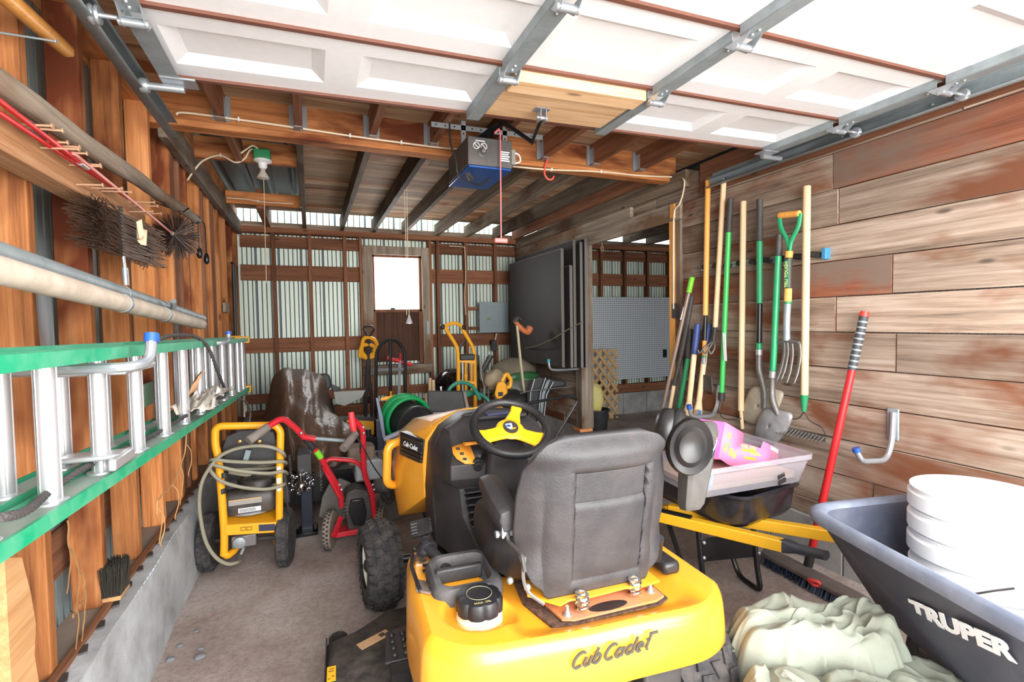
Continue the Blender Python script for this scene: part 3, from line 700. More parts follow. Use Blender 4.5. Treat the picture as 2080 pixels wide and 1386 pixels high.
for y, z in ((1.36, -.0), (1.30, .02)):
    pass
m = MB(); q = at(245, 905, x=-.43)
m.box(-.50, -.39, 1.30, 1.36, B0.z-.0+.02, B0.z+.032).box(-.40, -.385, 1.26, 1.38, B0.z+.005, B0.z+.03).build('rung_lock', M['alu'], lad, bevel=.004)
q = at(220, 757, x=-.43)
m = MB(); m.box(-.56, -.395, 1.38, 1.62, ext(T0, T1, 1.5).z-.05, ext(T0, T1, 1.5).z-.035).build('rung_lock', M['alu'], lad, bevel=.004)
zt = ext(T0, T1, 1.6).z
P = [V((-.69, 1.53, zt-.028)), V((-.50, 1.53, zt-.028)), at(268, 746, x=-.365), at(305, 735, x=-.345), at(308, 682, x=-.345)]
P[0] = V((-.69, P[2].y, P[2].z)); P[1] = V((-.5, P[2].y, P[2].z))
ladder_hook('blue tipped steel hook holding the ladder top rail nearest the camera', P, .0115, 1)
P = [at(400, 708, x=-.69), at(430, 705, x=-.45), at(455, 697, x=-.37), at(464, 692, x=-.36), at(464, 676, x=-.36)]
P[0].y = P[2].y; P[0].z = P[2].z; P[1] = P[0].lerp(P[2], .7)
ladder_hook('blue tipped steel hook holding the ladder top rail near its yellow end', P, .010, 1)
# pull rope of the ladder
rp = [at(322, 690, x=-.44), at(350, 682, x=-.43), at(395, 684, x=-.41), at(422, 705, x=-.39), at(440, 750, x=-.385), at(458, 803, x=-.39), at(430, 812, x=-.42), at(370, 850, x=-.43), at(300, 890, x=-.45), at(215, 930, x=-.46), at(160, 958, x=-.44), at(100, 1000, x=-.44), at(55, 1037, x=-.40), at(0, 1052, x=-.39), at(-40, 1048, x=-.42)]
def rope(name, pts, r, mat, label, cat):
    pts = spline(pts, 14); m = MB()
    for ph in (0, 2*PI/3, 4*PI/3):
        q = []
        for i, p in enumerate(pts):
            d = (pts[min(i+1, len(pts)-1)]-pts[max(i-1, 0)]).normalized(); u, w = perp(d)
            q.append(p+u*(r*.5*math.cos(i*1.1+ph))+w*(r*.5*math.sin(i*1.1+ph)))
        m.tube(q, r*.62, 6)
    return tag(m.build(name, mat), label, cat)
rope('rope', rp, .0068, plain('charcoal_rope', (70, 66, 66), .8), 'dark twisted pull rope looped over and along the green ladder', 'rope')
rope('rope', [at(500, 803, x=-.42), at(478, 806, x=-.40), at(500, 818, x=-.40), at(508, 838, x=-.40), at(506, 862, x=-.41)], .006, plain('grey_rope', (104, 104, 100), .8), 'grey rope end dangling off the far end of the ladder', 'rope')
m = MB(); c = at(425, 817, x=-.405); pr_ = random.Random(2)
wob = [[pr_.uniform(-.016, .016) for i in range(15)] for j in range(15)]
m.grid(14, 14, lambda u, v: (c.x-.07+.13*v, c.y+(u-.5)*.62, c.z+.016+wob[int(u*14)][int(v*14)]+.03*math.sin(u*PI)))
pg, n_, l_, b_ = newmat('cloudy_plastic'); b_.inputs['Base Color'].default_value = (*lin(206, 196, 184), 1); b_.inputs['Roughness'].default_value = .25; b_.inputs['Alpha'].default_value = .75
tag(m.build('plastic_bag', pg, thick=.0015), 'crumpled clear plastic bag lying on the ladder lower rail', 'bag')
c = at(402, 785, x=-.44); m = MB()
m.grid(8, 8, lambda u, v: (c.x-.02+.03*v+.012*math.sin(u*8), c.y+(u-.5)*.16*(1-.5*v), c.z-.03+.085*v+.01*math.sin(u*11+v*5)))
tag(m.build('paper_scrap', plain('brown_paper', (176, 136, 100), .8), thick=.0015), 'brown paper scrap leaning on a rung above the plastic bag', 'scrap')
# dry vine and brush on the footing
vm = plain('dry_vine', (156, 116, 72), .8)
for lab, cat, pp in (('dry vine stalk hanging on the stud beside the scrub brush', 'vine', ((137, 1060), (142, 1110), (160, 1150), (172, 1190), (168, 1220), (155, 1240), (148, 1255))),
                ('thin dry twine drooping from the lower green ladder rail', 'twine', ((377, 880), (378, 900), (368, 945), (350, 985), (325, 1010), (318, 1035), (322, 1050)))):
    xx = LX+.02 if cat == 'vine' else -.42
    P = spline([at(*p, x=xx) for p in pp], 6); P = [p+V((0, .006*math.sin(i*.9), .003*math.cos(i*1.7))) for i, p in enumerate(P)]; m = MB().tube(P, .0024, 5)
    for k in range(6, len(P)-4, 6):
        q = P[k]; sd = nr.choice((-1, 1)); m.tube(spline([q, q+V((.01, sd*.02, -.03)), q+V((.008, sd*.032, -.075)), q+V((.0, sd*.02, -.11)), q+V((0, sd*.03, -.125))], 5), [.0015]*20+[.0008], 4)
    tag(m.build(cat, vm), lab, cat)
c = at(236, 1210, z=.385); t = thing('scrub_brush', 'worn black bristle brush head standing on the footing sill', 'brush', c)
MB().box(c.x-.028, c.x+.028, c.y-.05, c.y+.05, .386, .402).build('wood_block', M['pale_y'], t, bevel=.004)
br = MB()
for k in range(900):
    p = V((c.x+nr.uniform(-.028, .028), c.y+nr.uniform(-.048, .048), .402)); br.tube([p, p+V((nr.uniform(-.012, .012), nr.uniform(-.012, .012), nr.uniform(.09, .115)))], .0014, 3, caps=False)
br.build('bristles', plain('black_bristle', (48, 44, 38), .8), t)['kind'] = 'stuff'
m = MB(); m.tube(spline([(-.56, 1.55, .012), (-.54, 1.75, .012), (-.5, 1.95, .012), (-.47, 2.08, .012)], 8), .005, 6)
tag(m.build('cord', plain('faded_red_cord', (196, 96, 84), .6)), 'thin faded red cord on the dirt beside the concrete footing', 'cord')
# ================================================================ HANGING FROM THE CEILING
# ---- opener motor unit on perforated straps
A = at(950, 275, y=2.42); B = at(1036, 283, y=2.42); C = at(948, 330, y=2.42)
ox0, ox1, oz1, oz0 = A.x, B.x+.01, A.z, C.z-.006
oy0, oy1 = 2.42, 2.80
op = thing('garage_door_opener', 'black and blue garage door opener box hung below the header', 'door opener', ((ox0+ox1)/2, 2.6, oz0))
MB().box(ox0, ox1, oy0, oy1, oz0, oz1).build('housing', plain('opener_grey', (70, 68, 68), .5, dirt=.3), op, bevel=.004)
MB().box(ox0+.003, ox1-.003, oy0+.003, oy1+.02, oz0-.012, oz0-.0005).build('lens_cover', plain('blue_lens', (18, 70, 140), .35), op, bevel=.004)
wt = plain('white_print', (226, 226, 226), .6)
for dx in (.045, .085):
    MB().tube(arc((ox0+dx, oy0-.001, oz1-.045), (.016, 0, 0), (0, 0, .016), 0, 2*PI, 20)[:-1], .0018, 5, True).bar((ox0+dx-.01, oy0-.001, oz1-.035), (ox0+dx+.01, oy0-.001, oz1-.056), .002, .003).build('warning_symbol', wt, op)
for k in range(5): MB().box(ox1-.065, ox1-.015-.006*(k % 2), oy0-.002, oy0-.0005, oz0+.032+k*.011, oz0+.038+k*.011).build('printed_line', wt, op)
MB().box(ox0+.04, ox0+.09, oy0-.002, oy0-.0005, oz1-.022, oz1-.018).build('printed_line', wt, op)
kx = (ox0*2+ox1)/3
MB().lathe((kx-.005, oy0, oz0+.065), (0, -1, 0), [(.024, 0), (.024, .004), (.018, .008), (.012, .02), (.01, .03), (.002, .031)], 18).build('motor_shaft', M['steel_dark'], op)
MB().tube([(ox0+.03, oy0+.1, oz0-.02), (ox0+.06, oy0+.14, oz0-.03)], .014, 12).build('bulb_socket', M['dark_steel'], op)
def perf(p0, p1, nm='hanger_strap'):
    p0, p1 = V(p0), V(p1); m = MB(); L = (p1-p0).length; d = (p1-p0)/L; n = int(L/.025)
    m.bar(p0, p1, .003, .026, (0, 0, 1)) if abs(d.z) < .5 else m.bar(p0, p1, .026, .003, (0, 1, 0))
    s = m.build(nm, M['galv_bright'], op)
    for k in range(1, n, 2):
        q = p0+d*(k*.025); MB().cyl(q+V((0, -.003, 0)), q+V((0, -.0015, 0)), .005, n=8).build('slot', M['black_metal'], s)
zs = at(880, 252, y=2.6).z
perf(at(876, 252, y=2.6), at(1102, 280, y=2.6))
for px in (941, 1025): perf((at(px, 270, y=2.6).x, 2.6, oz1), (at(px, 240, y=2.6).x, 2.6, RZ0+.02))
MB().bar((ox0+.06, 2.5, oz1+.0), (ox0+.15, 2.38, oz1+.065), .03, .006).bar((ox0+.1, 2.5, oz1+.0), (ox0+.16, 2.38, oz1+.065), .006, .03).build('drive_arm', M['black_metal'], op)
MB().box(ox1+.004, ox1+.055, 2.5, 2.6, oz0+.05, oz1-.01).build('receiver_box', plain('grey_receiver', (132, 132, 128), .6), op, bevel=.004)
MB().tube(spline([(ox1+.05, 2.5, oz1-.03), (ox1+.075, 2.5, oz1-.04), (ox1+.08, 2.5, oz0+.07), (ox1+.05, 2.5, oz0+.055)], 6), .004, 6).build('antenna_wire', M['white'], op)
MB().tube(spline([at(913, 252, y=2.55), at(915, 290, y=2.5), at(926, 325, y=2.46), at(930, 352, y=2.46), at(945, 365, y=2.5), at(975, 375, y=2.55), at(1000, 360, y=2.6)], 6), .005, 6).build('power_cord', M['black'], op)
pk = plain('pink_pull_cord', (232, 120, 124), .6)
c0, c1 = at(1016, 272, y=2.4), at(1018, 492, y=2.4)
pc_ = MB().tube([c0, c1], .0035, 6).build('release_cord', pk, op)
MB().tube([c0+V((-.03, 0, .0)), c0+V((-.01, -.01, .02)), c0+V((0, 0, 0))], .006, 6).build('knot', pk, pc_)
MB().box(c1.x-.036, c1.x+.036, c1.y-.008, c1.y+.008, c1.z-.004, c1.z+.02).build('handle', plain('coral_handle', (250, 122, 118), .45), pc_, bevel=.006)
# ---- red screw hook under the header
P = [at(1115, 318, y=2.98), at(1108, 335, y=2.97), at(1106, 352, y=2.965), at(1113, 364, y=2.96), at(1122, 364, y=2.955), at(1125, 358, y=2.955)]
hook('screw_hook', 'red coated screw hook under the header beam', spline(P, 5), .006, M['orange_red'])
# ---- cables
def cable(label, P, r=.0055, mat=None, clips=(), loc=None, group='cream cables'):
    t = thing('cable', label, 'cable', P[0], group)
    MB().tube(spline(P, 8), r, 8).build('sheath', mat or M['cream'], t)
    for c in clips: MB().box(c.x-.004, c.x+.004, c.y-.01, c.y+.006, c.z-.01, c.z+.01).build('staple', M['white'], t)
    return t
cl = [at(x, y, y=2.975) for x, y in ((376, 229), (485, 243), (612, 261), (711, 276), (815, 290), (893, 300))]
cable('cream cable stapled along the header beam left of the opener', [at(358, 233, y=2.978), cl[0], cl[1], cl[2], cl[3], cl[4], cl[5], at(936, 303, y=2.85)], clips=cl[1:5])
cable('cream cable running from the opener along the header to the doorway post', [at(1040, 338, y=2.80), at(1060, 340, y=2.97), at(1120, 345, y=2.97), at(1220, 349, y=2.97), at(1300, 357, y=2.965), at(1370, 360, y=2.96), at(1389, 365, x=RX-.06), at(1388, 390, x=RX-.06), at(1380, 415, x=RX-.06), at(1370, 430, x=RX-.06), at(1368, 480, x=RX-.055), at(1368, 560, x=RX-.055), at(1368, 628, x=RX-.055)], clips=[at(1120, 345, y=2.97), at(1220, 349, y=2.97)])
cable('cream cable arching from the left wall studs to the green lamp box', [at(381, 366, x=-.69), at(395, 345, x=-.66), at(415, 325, x=-.6), at(448, 316, y=3.69), at(478, 330, y=3.67), at(497, 322, y=3.66), at(508, 305, y=3.66), at(525, 303, y=3.66), at(535, 314, y=3.66)], clips=[at(448, 316, y=3.7)])
cable('cream cable stapled across the far orange blocking board', [at(461, 402, y=4.985), at(500, 405, y=4.985), at(540, 411, y=4.985), at(596, 414, y=4.985)], clips=[at(524, 409, y=4.985)])
cable('cream cable bent down the back wall stud beside the breaker panel', [at(912, 500, y=5.95), at(940, 502, y=5.95), at(944, 508, y=5.95), at(946, 560, y=5.95), at(944, 600, y=5.95), at(946, 640, y=5.95)])
cable('thin cable drooping on the grey panels from the doorway post', [at(1183, 654, x=2.2), at(1150, 672, x=2.18), at(1120, 690, x=2.18), at(1090, 703, x=2.2), at(1060, 708, x=2.3), at(1035, 700, x=2.4)], .006, plain('olive_cord', (120, 110, 84), .7))
# ---- ceramic lamp holder on a green box
c = at(533, 322, y=3.66)
lp = thing('ceiling_lamp', 'bare spotlight bulb in a white lampholder on a green electrical box', 'lamp', c)
MB().box(c.x-.05, c.x+.05, c.y-.045, c.y+.055, c.z-.012, c.z+.052).build('junction_box', plain('green_box', (42, 132, 84), .5), lp, bevel=.008)
MB().lathe(c+V((0, 0, -.0125)), (0, 0, -1), [(.056, 0), (.056, .008), (.04, .014), (.028, .02), (.026, .045), (.02, .05), (.02, .056)], 24).build('lampholder', M['white'], lp)
MB().lathe(c+V((0, 0, -.069)), (0, 0, -1), [(.016, 0), (.016, .014), (.022, .024), (.038, .054), (.038, .06), (.03, .064), (.002, .066)], 20).build('bulb', plain('silvered_bulb', (206, 198, 186), .2, .3), lp)
q = c+V((.004, -.0, -.14)); MB().tube([q+V((0, 0, .06)), at(541, 575, y=3.66)], .0018, 5).build('pull_string', plain('string', (214, 190, 156), .8), lp)
MB().tube(spline([c+V((-.02, -.05, .045)), c+V((-.05, -.05, .06)), c+V((-.09, -.05, .03)), c+V((-.13, -.05, .0)), c+V((-.16, -.04, .02))], 5), .005, 6).build('tail_wire', M['cream'], lp)
# ---- looped string with a clear bell weight
y_ = 4.0; a = at(823, 360, y=y_); b = at(831, 640, y=y_)
sp = thing('pull_string', 'long looped cream string with a clear bell shaped pull in front of the window', 'pull string', b)
m = MB(); m.tube(spline([at(826, 640, y=y_), at(825, 520, y=y_), at(821, 372, y=y_), at(823, 358, y=y_), at(826, 372, y=y_), at(828, 500, y=y_), at(831, 640, y=y_)], 8), .0024, 5); m.build('cord', plain('cream_string', (222, 206, 180), .8), sp)
cm, n_, l_, b_ = newmat('clear_acrylic'); b_.inputs['Transmission Weight'].default_value = .7; b_.inputs['Roughness'].default_value = .1; b_.inputs['Base Color'].default_value = (.9, .9, .9, 1)
MB().lathe(b, (0, 0, -1), [(.004, -.005), (.012, .02), (.026, .06), (.028, .07), (.006, .072)], 12).build('bell', cm, sp)
# ================================================================ GARDEN TRACTOR (built in its own axes: X right, Y forward, Z up)
tr = thing('garden_tractor', 'yellow and black riding garden tractor parked facing into the garage', 'tractor', (.675, 1.06, 0))
TA = math.radians(3)
TM = Matrix(((math.cos(TA), math.sin(TA), 0, .675), (-math.sin(TA), math.cos(TA), 0, 1.06), (0, 0, 1, 0), (0, 0, 0, 1)))
def tb(mb, name, mat, parent=None, **k):
    o = mb.build(name, mat, parent or tr, **k); o.data.transform(TM); return o
def tp(x, y, z): return TM @ V((x, y, z))
def ss(a, b, x):
    t = max(0, min(1, (x-a)/(b-a))); return t*t*(3-2*t)
blk = plain('tractor_black', (36, 35, 38), .45, dirt=.35, dirtc=(92, 85, 82), bump=.25, scale=6)
blk2 = plain('tractor_black_clean', (28, 28, 32), .4, dirt=.2, dirtc=(90, 86, 84), bump=.15, scale=7)
# ---- rear fender
HW, LEN = .425, .66
def fz(x, y):
    z = .572+.012*ss(.0, .25, -x)
    z -= .19*ss(.36, .27, abs(x))*ss(.36, .56, y)
    z -= .035*ss(.30, .22, abs(x-.05))*ss(-.01, .09, y)
    z -= .030*ss(.105, .075, math.hypot(x+.285, y-.17))
    z -= .05*ss(.45, .66, y)
    z -= .014*ss(.0, .45, x)
    return z
def W_(v): return HW-.035*ss(.5, 1, v)
def fpt(u, v):
    x = u*W_(v); y = v*LEN+.10*abs(u)**7*(1-v)**5; return V((x, y, fz(x, y)))
NU, NV = 96, 70
f = MB(); f.grid(NU, NV, lambda u, v: fpt(2*u-1, v))
# skirt: left side, rear, right side
edge = [fpt(-1, 1-j/40) for j in range(41)]+[fpt(-1+2*i/60, 0) for i in range(1, 60)]+[fpt(1, j/40) for j in range(41)]
nor = []
for i, p in enumerate(edge):
    d = edge[min(i+1, len(edge)-1)]-edge[max(i-1, 0)]; d.z = 0; d.normalize(); nor.append(V((d.y, -d.x, 0))*-1)
cx = V((0, .3, 0))
nor = [n if n.dot(p-cx) > 0 else -n for n, p in zip(nor, edge)]
for _ in range(8): nor = [(nor[max(i-1, 0)]+nor[i]*1.0+nor[min(i+1, len(nor)-1)]).normalized() for i in range(len(nor))]
rings = []
for off, dz_ in ((0, 0), (.008, -.004), (.017, -.014), (.024, -.03), (.028, -.05), (.032, -.09), (.034, -.135), (.028, -.142)):
    ring = []
    for p, n in zip(edge, nor):
        k = 1+1.0*ss(-.05, .38, p.y)*ss(-.3, 0, -abs(p.x)+.2) if dz_ < -.06 else 1
        if dz_ < -.06: k = 1+.55*ss(.02, .3, p.y)
        ring.append(p+n*off+V((0, 0, dz_*k)))
    rings.append(ring)
f.loft(rings, closed=False, caps=False)
fo = tb(f, 'fender', M['yellow'], smooth=50)
bm = bmesh.new(); bm.from_mesh(fo.data); bmesh.ops.remove_doubles(bm, verts=bm.verts, dist=.0005); bmesh.ops.recalc_face_normals(bm, faces=bm.faces); bm.to_mesh(fo.data); bm.free()
fo.data.set_sharp_from_angle(angle=math.radians(50))
ink = plain('dark_lettering', (64, 62, 52), .5)
RT = TM.to_3x3()
def rearp(px, py):
    n = RT @ V((0, -1, 0)); p0 = tp(0, -.0375, .48); d = cf+cr*((px-1040)/FPX)-cu*((py-693)/FPX); o = V((0, 0, H)); return o+d*((p0-o).dot(n)/d.dot(n))
def el(cx_, cy_, rx, ry, a, b, n=18): return [(cx_+rx*math.cos(math.radians(a+(b-a)*k/n)), cy_+ry*math.sin(math.radians(a+(b-a)*k/n))) for k in range(n+1)]
GLY = {'C': ([el(.36, .5, .36, .5, 48, 312)], .66), 'u': ([[(0, .60), (0, .2)]+el(.17, .19, .17, .19, 180, 350, 8), [(.36, .60), (.36, 0)]], .52), 'b': ([[(0, 1.05), (0, .02)], el(.2, .30, .2, .30, 150, -160)], .52),
       'a': ([el(.2, .29, .2, .29, 30, 335), [(.46, .62), (.46, .08), (.54, .0)]], .62), 'd': ([el(.2, .29, .2, .29, 30, 335), [(.46, 1.08), (.46, .08), (.54, .0)]], .62), 'e': ([[(.03, .30), (.38, .33)]+el(.2, .30, .19, .30, 5, 320)], .50), 't': ([[(.12, 1.12), (.12, .12), (.2, .0), (.3, .03)], [(-.06, .66), (.1, .70)], [(-.02, 1.06), (.56, 1.08)]], .44)}
la_ = rearp(1160, 1361); lx_ = rearp(1325, 1316)-la_; ly_ = rearp(1164, 1331)-la_
adv = 0; strokes = []
for ch in 'Cub Cadet':
    if ch == ' ': adv += .10; continue
    st_l, w_ = GLY[ch]; strokes += [(ch, [(x+adv+.30*y, y) for x, y in q]) for q in st_l]; adv += w_+.11
for ch, q in strokes:
    P = [la_+lx_*(x/(adv+.06))+ly_*y for x, y in q]; m = MB(); nrm_ = lx_.cross(ly_).normalized(); hw = ly_.length*.092; rings = []
    for i, p in enumerate(P):
        d = (P[min(i+1, len(P)-1)]-P[max(i-1, 0)]).normalized(); sd = nrm_.cross(d)*hw; rings.append([p-sd-nrm_*.002, p+sd-nrm_*.002, p+sd+nrm_*.0012, p-sd+nrm_*.0012])
    m.loft(rings); m.build('lettering', ink, fo, smooth=0)
# seat recess: dark slot and spring plate
dk_ = plain('dark_debris', (60, 46, 40), .95, dirt=.8, dirtc=(130, 96, 72), scale=60, bump=1)
m = MB(); m.prism([(-.135, .32), (-.15, .20), (-.115, .070), (-.07, .060), (.215, .060), (.25, .078), (.25, .3)], lambda u, v, w: V((u, v, w)), .545, .551)
tb(m, 'recess_liner', dk_)
pl_ = plain('dusty_orange_plate', (206, 128, 72), .6, dirt=.7, dirtc=(150, 122, 112), scale=10)
m = MB(); m.prism([(-.105, .30), (-.115, .24), (-.085, .075), (-.055, .062), (.20, .062), (.235, .075), (.235, .12), (.2, .30)], lambda u, v, w: V((u, v, w)), .556, .562)
pt = tb(m, 'seat_plate', pl_)
m = MB(); m.prism([(a*.06+.06, b*.02+.085) for a, b in [(math.cos(t*PI/8), math.sin(t*PI/8)) for t in range(16)]], lambda u, v, w: V((u, v, w)), .562, .5626); tb(m, 'slot', M['black'], pt)
for x, y in ((-.065, .085), (.21, .105)):
    m = MB(); m.lathe((x, y, .562), (0, 0, 1), [(.012, 0), (.012, .003), (.008, .0035), (.008, .012), (.005, .012), (.005, .026)], 12); tb(m, 'stud_bolt', M['galv_bright'], pt)
for x, y in ((-.02, .085), (.155, .10)):
    m = MB(); m.tube([V((x+.016*math.cos(t*.5), y+.016*math.sin(t*.5), .566+t*.0011)) for t in range(48)], .0042, 7)
    tb(m, 'seat_spring', M['chrome'], pt)
m = MB(); m.prism([(-.12, .30), (-.15, .16), (-.085, .085), (-.05, .098), (.0, .092), (.12, .098), (.17, .088), (.235, .095), (.235, .2), (.2, .3)], lambda u, v, w: V((u, v, w)), .590, .596)
sp_ = tb(m, 'seat_pan', M['yellow'])
# ---- seat
SC = .048
def sw(z): return (.120, .158, .196, .214, .228, .228, .220, .208, .190, .160, .118, .06)[0] if z <= .625 else float(_int(z))
ZW = [(.598, .150), (.615, .168), (.65, .198), (.70, .218), (.78, .230), (.88, .226), (.94, .214), (.98, .204), (1.005, .192), (1.022, .174), (1.034, .152), (1.042, .135), (1.047, .115)]
def _int(z):
    for (a, wa), (b, wb) in zip(ZW, ZW[1:]):
        if z <= b: return wa+(wb-wa)*(z-a)/(b-a)
    return ZW[-1][1]
def seat_back(u, v):
    z = .598+(.449)*(1-(1-v)**1.35); w = _int(z)
    q = 2*u-1; x = q*w; y = .115-(z-.63)*.16
    y += .075*abs(q)**3.2*ss(.6, .75, z)*ss(1.05, .95, z)+.035*ss(.99, 1.047, z)+.012*ss(.68, .60, z)
    inx = ss(.122+.02*(z-.8), .112+.02*(z-.8), abs(x-.02)); iz = ss(.965, .955, z)*ss(.62, .64, z)
    y += .008*inx*iz+.008*inx*ss(.845, .860, z-.03*abs(x-.02))*iz
    y += .006*math.exp(-((abs(x)-.165)/.012)**2)*ss(.95, .8, z)
    return V((SC+x, y, z))
m = MB(); m.grid(90, 90, seat_back)
sb = plain('seat_back_plastic', (44, 43, 46), .5, dirt=.45, dirtc=(88, 82, 79), bump=.5, scale=5)
st_ = tb(m, 'seat_back', sb, smooth=60, thick=.03)
m = MB(); P = rrect(.50, .36, .10, 6)
m.loft([[V((SC-.02+x*s, .375+y*s, z)) for x, y in P] for z, s in ((.60, .86), (.625, .97), (.70, 1.0), (.745, .97), (.765, .85))])
tb(m, 'seat_cushion', blk2, smooth=60)
br_ = [(-.21, .17, .86), (-.205, .165, .79), (-.205, .16, .785), (-.172, .13, .775), (-.170, .125, .735)]
m = MB(); m.tube(fillet([tp(0, 0, 0)*0+V(p) for p in ((-.196, .20, .79), (-.196, .18, .745), (-.185, .10, .738), (-.182, .09, .70))], .008), .006, 8, flat=1); tb(m, 'armrest_bracket', M['dark_steel'])
m = MB()
sec = [(-.03, .0), (-.026, .02), (.0, .028), (.026, .022), (.03, .0), (.02, -.03), (-.018, -.036)]
m.loft([[V((-.195+a*k-.01*(y-.2), y, z0+b*k2)) for a, b in sec] for y, z0, k, k2 in ((.175, .805, .85, .9), (.19, .81, 1.1, 1.2), (.27, .826, 1.2, 1.45), (.34, .842, 1.15, 1.4), (.375, .852, 1.0, .9), (.385, .856, .6, .3))])
tb(m, 'armrest', blk, smooth=60, bevel=.003)
for dx in (-.032, -.012, .008, .026):
    m = MB(); m.cyl((-.198+dx, .19, .765), (-.198+dx+.008, .19, .765), .010, n=10); tb(m, 'pivot_bolt', M['galv_bright'])
for dx in (0, .035):
    m = MB(); m.box(-.215+dx, -.209+dx, .176, .204, .757, .79); tb(m, 'armrest_clevis', M['galv'])
m = MB(); m.tube(fillet([V((-.178, .10, .735)), V((-.186, .10, .69)), V((-.176, .10, .64)), V((-.135, .075, .612))], .03), .005, 6); tb(m, 'piping', M['steel_dark'])
for p in ((-.20, .16, .645), (-.165, .12, .64)):
    m = MB(); m.ball(p, .010, n=10, m=7); tb(m, 'seat_bolt', M['galv_bright'])
# right armrest side (just its rear) and lift handle behind seat
m = MB(); m.box(.30, .36, .16, .30, .56, .60); tb(m, 'lever_console', blk2, bevel=.012)
m = MB(); m.tube([V((.30, .2, .60)), V((.285, .17, .66)), V((.275, .15, .69))], .014, 10); tb(m, 'grab_handle', blk2)
# ---- fuel cap
c = (-.285, .17, 0)
m = MB(); m.lathe((c[0], c[1], .535), (0, 0, 1), [(.062, 0), (.062, .03), (.056, .034), (.056, .05)], 28); tb(m, 'filler_neck', plain('milky_plastic', (240, 232, 200), .35))
m = MB(); n_ = 64
def capr(k, r): return r*(1-.09*max(0, math.cos(8*2*PI*k/n_))**3)
m.loft([[V((c[0]+capr(k, r)*math.cos(2*PI*k/n_), c[1]+capr(k, r)*math.sin(2*PI*k/n_), z)) for k in range(n_)] for r, z in ((.056, .578), (.063, .580), (.064, .606), (.059, .618), (.045, .622), (.012, .622))])
cap = tb(m, 'fuel_cap', blk2, smooth=40)
m = MB(); m.tube([V((c[0]+.034*math.cos(2*PI*k/40), c[1]+.034*math.sin(2*PI*k/40), .6228)) for k in range(40)], .0008, 4, True); tb(m, 'cap_ring', plain('grey_print', (150, 146, 120), .6), cap)
tb_t = text('cap_lettering', 'MAX 10%', .011, tp(c[0]-.026, c[1]-.05, .6226), TM.to_3x3() @ V((1, 0, 0)), TM.to_3x3() @ V((0, 1, 0)), plain('tan_print', (176, 164, 110), .6), cap, ext=.0003)
# ---- left lever gate, lever and moulded tray
m = MB(); m.prism([(-.435, .30), (-.400, .27), (-.335, .40), (-.315, .62), (-.405, .63)], lambda u, v, w: V((u, v, fz(u, min(v, .6))+w)), .004, .010)
gate = tb(m, 'lever_gate', plain('dusty_gate', (110, 98, 92), .7, dirt=.6, dirtc=(150, 134, 126), scale=20))
for k in range(8):
    m = MB(); y = .32+k*.034; m.box(-.402+.006*(k % 2), -.380, y, y+.018, fz(-.39, y)+.0102, fz(-.39, y)+.0114); tb(m, 'gate_slot', M['black'], gate)
m = MB(); m.tube([V((-.425, .29, .592)), V((-.428, .45, .59)), V((-.402, .632, .56)), V((-.318, .628, .55))], .006, 8); tb(m, 'gate_rim', blk2, gate)
m = MB(); m.tube([V((-.31, .34, .575)), V((-.345, .42, .612)), V((-.37, .47, .632))], [.020, .018, .02], 12, flat=.6)
m.lathe(V((-.372, .49, .615)), V((-.15, -.2, 1)), [(.012, -.01), (.034, 0), (.036, .012), (.024, .026), (.014, .032), (.014, .044), (.004, .045)], 18)
tb(m, 'lift_lever', blk2, smooth=50)
m = MB()
def tray(s, z): return [V((-.292+x*s[0], .325+y*s[1], z+.02*y)) for x, y in rrect(1, 1, .22, 5)]
m.loft([tray((.21, .20), .575), tray((.205, .195), .604), tray((.185, .175), .618), tray((.15, .14), .618), tray((.142, .13), .59), tray((.142, .13), .584)])
t_ = tb(m, 'moulded_tray', plain('tray_black', (58, 58, 62), .55, dirt=.6, dirtc=(120, 114, 112), bump=.3), smooth=50)
m = MB(); m.box(-.375, -.235, .315, .335, .585, .628); tb(m, 'tray_rib', blk, t_, bevel=.006)
# ---- pedestal, dash and hood
def dsec(y, pts): return [V((-x, y, z)) for x, z in pts]+[V((x, y, z)) for x, z in pts[::-1]]
S1 = dsec(1.20, [(.262, .40), (.268, .60), (.25, .80), (.20, .875), (.11, .935), (.0, .94)])
S0 = dsec(1.00, [(.25, .40), (.262, .60), (.25, .84), (.205, .905), (.115, .955), (.0, .962)])
ped = [(.40, .67, .13, .25), (.455, .685, .135, .25), (.47, .70, .14, .25), (.58, .80, .18, .257), (.69, .815, .19, .26), (.71, .80, .22, .26), (.735, .785, .228, .258), (.79, .79, .225, .254), (.83, .84, .205, .25), (.90, .93, .20, .21), (.945, .985, .13, .14)]
m = MB()
m.loft([[V((-wf, 1.0, z)), V((-wf*.6-wr*.4, (y+1.0)/2-.02, z)), V((-wr, y, z)), V((0, y-.012, z)), V((wr, y, z)), V((wf*.6+wr*.4, (y+1.0)/2-.02, z)), V((wf, 1.0, z))] for z, y, wr, wf in ped])
tb(m, 'pedestal', blk, smooth=45, bevel=.010)
m = MB(); m.loft([S0, S1], closed=True); tb(m, 'dash_cowl', blk, smooth=50, bevel=.008)
m = MB(); m.box(-.075, .15, .935, 1.02, .93, .95); tb(m, 'gauge_strip', blk2, bevel=.006)
m = MB(); m.box(-.03, .09, .93, .99, .951, .9525); tb(m, 'gauge_label', plain('blue_label', (96, 100, 150), .4))
H1 = dsec(1.18, [(.27, .545), (.272, .70), (.258, .815), (.198, .885), (.11, .942), (.0, .948)])
H2 = dsec(1.30, [(.322, .46), (.325, .64), (.295, .75), (.286, .82), (.215, .875), (.0, .925)])
H3 = dsec(1.45, [(.362, .37), (.372, .60), (.335, .73), (.325, .79), (.24, .86), (.0, .90)])
H4 = dsec(1.70, [(.36, .42), (.37, .58), (.34, .70), (.325, .75), (.24, .82), (.0, .85)])
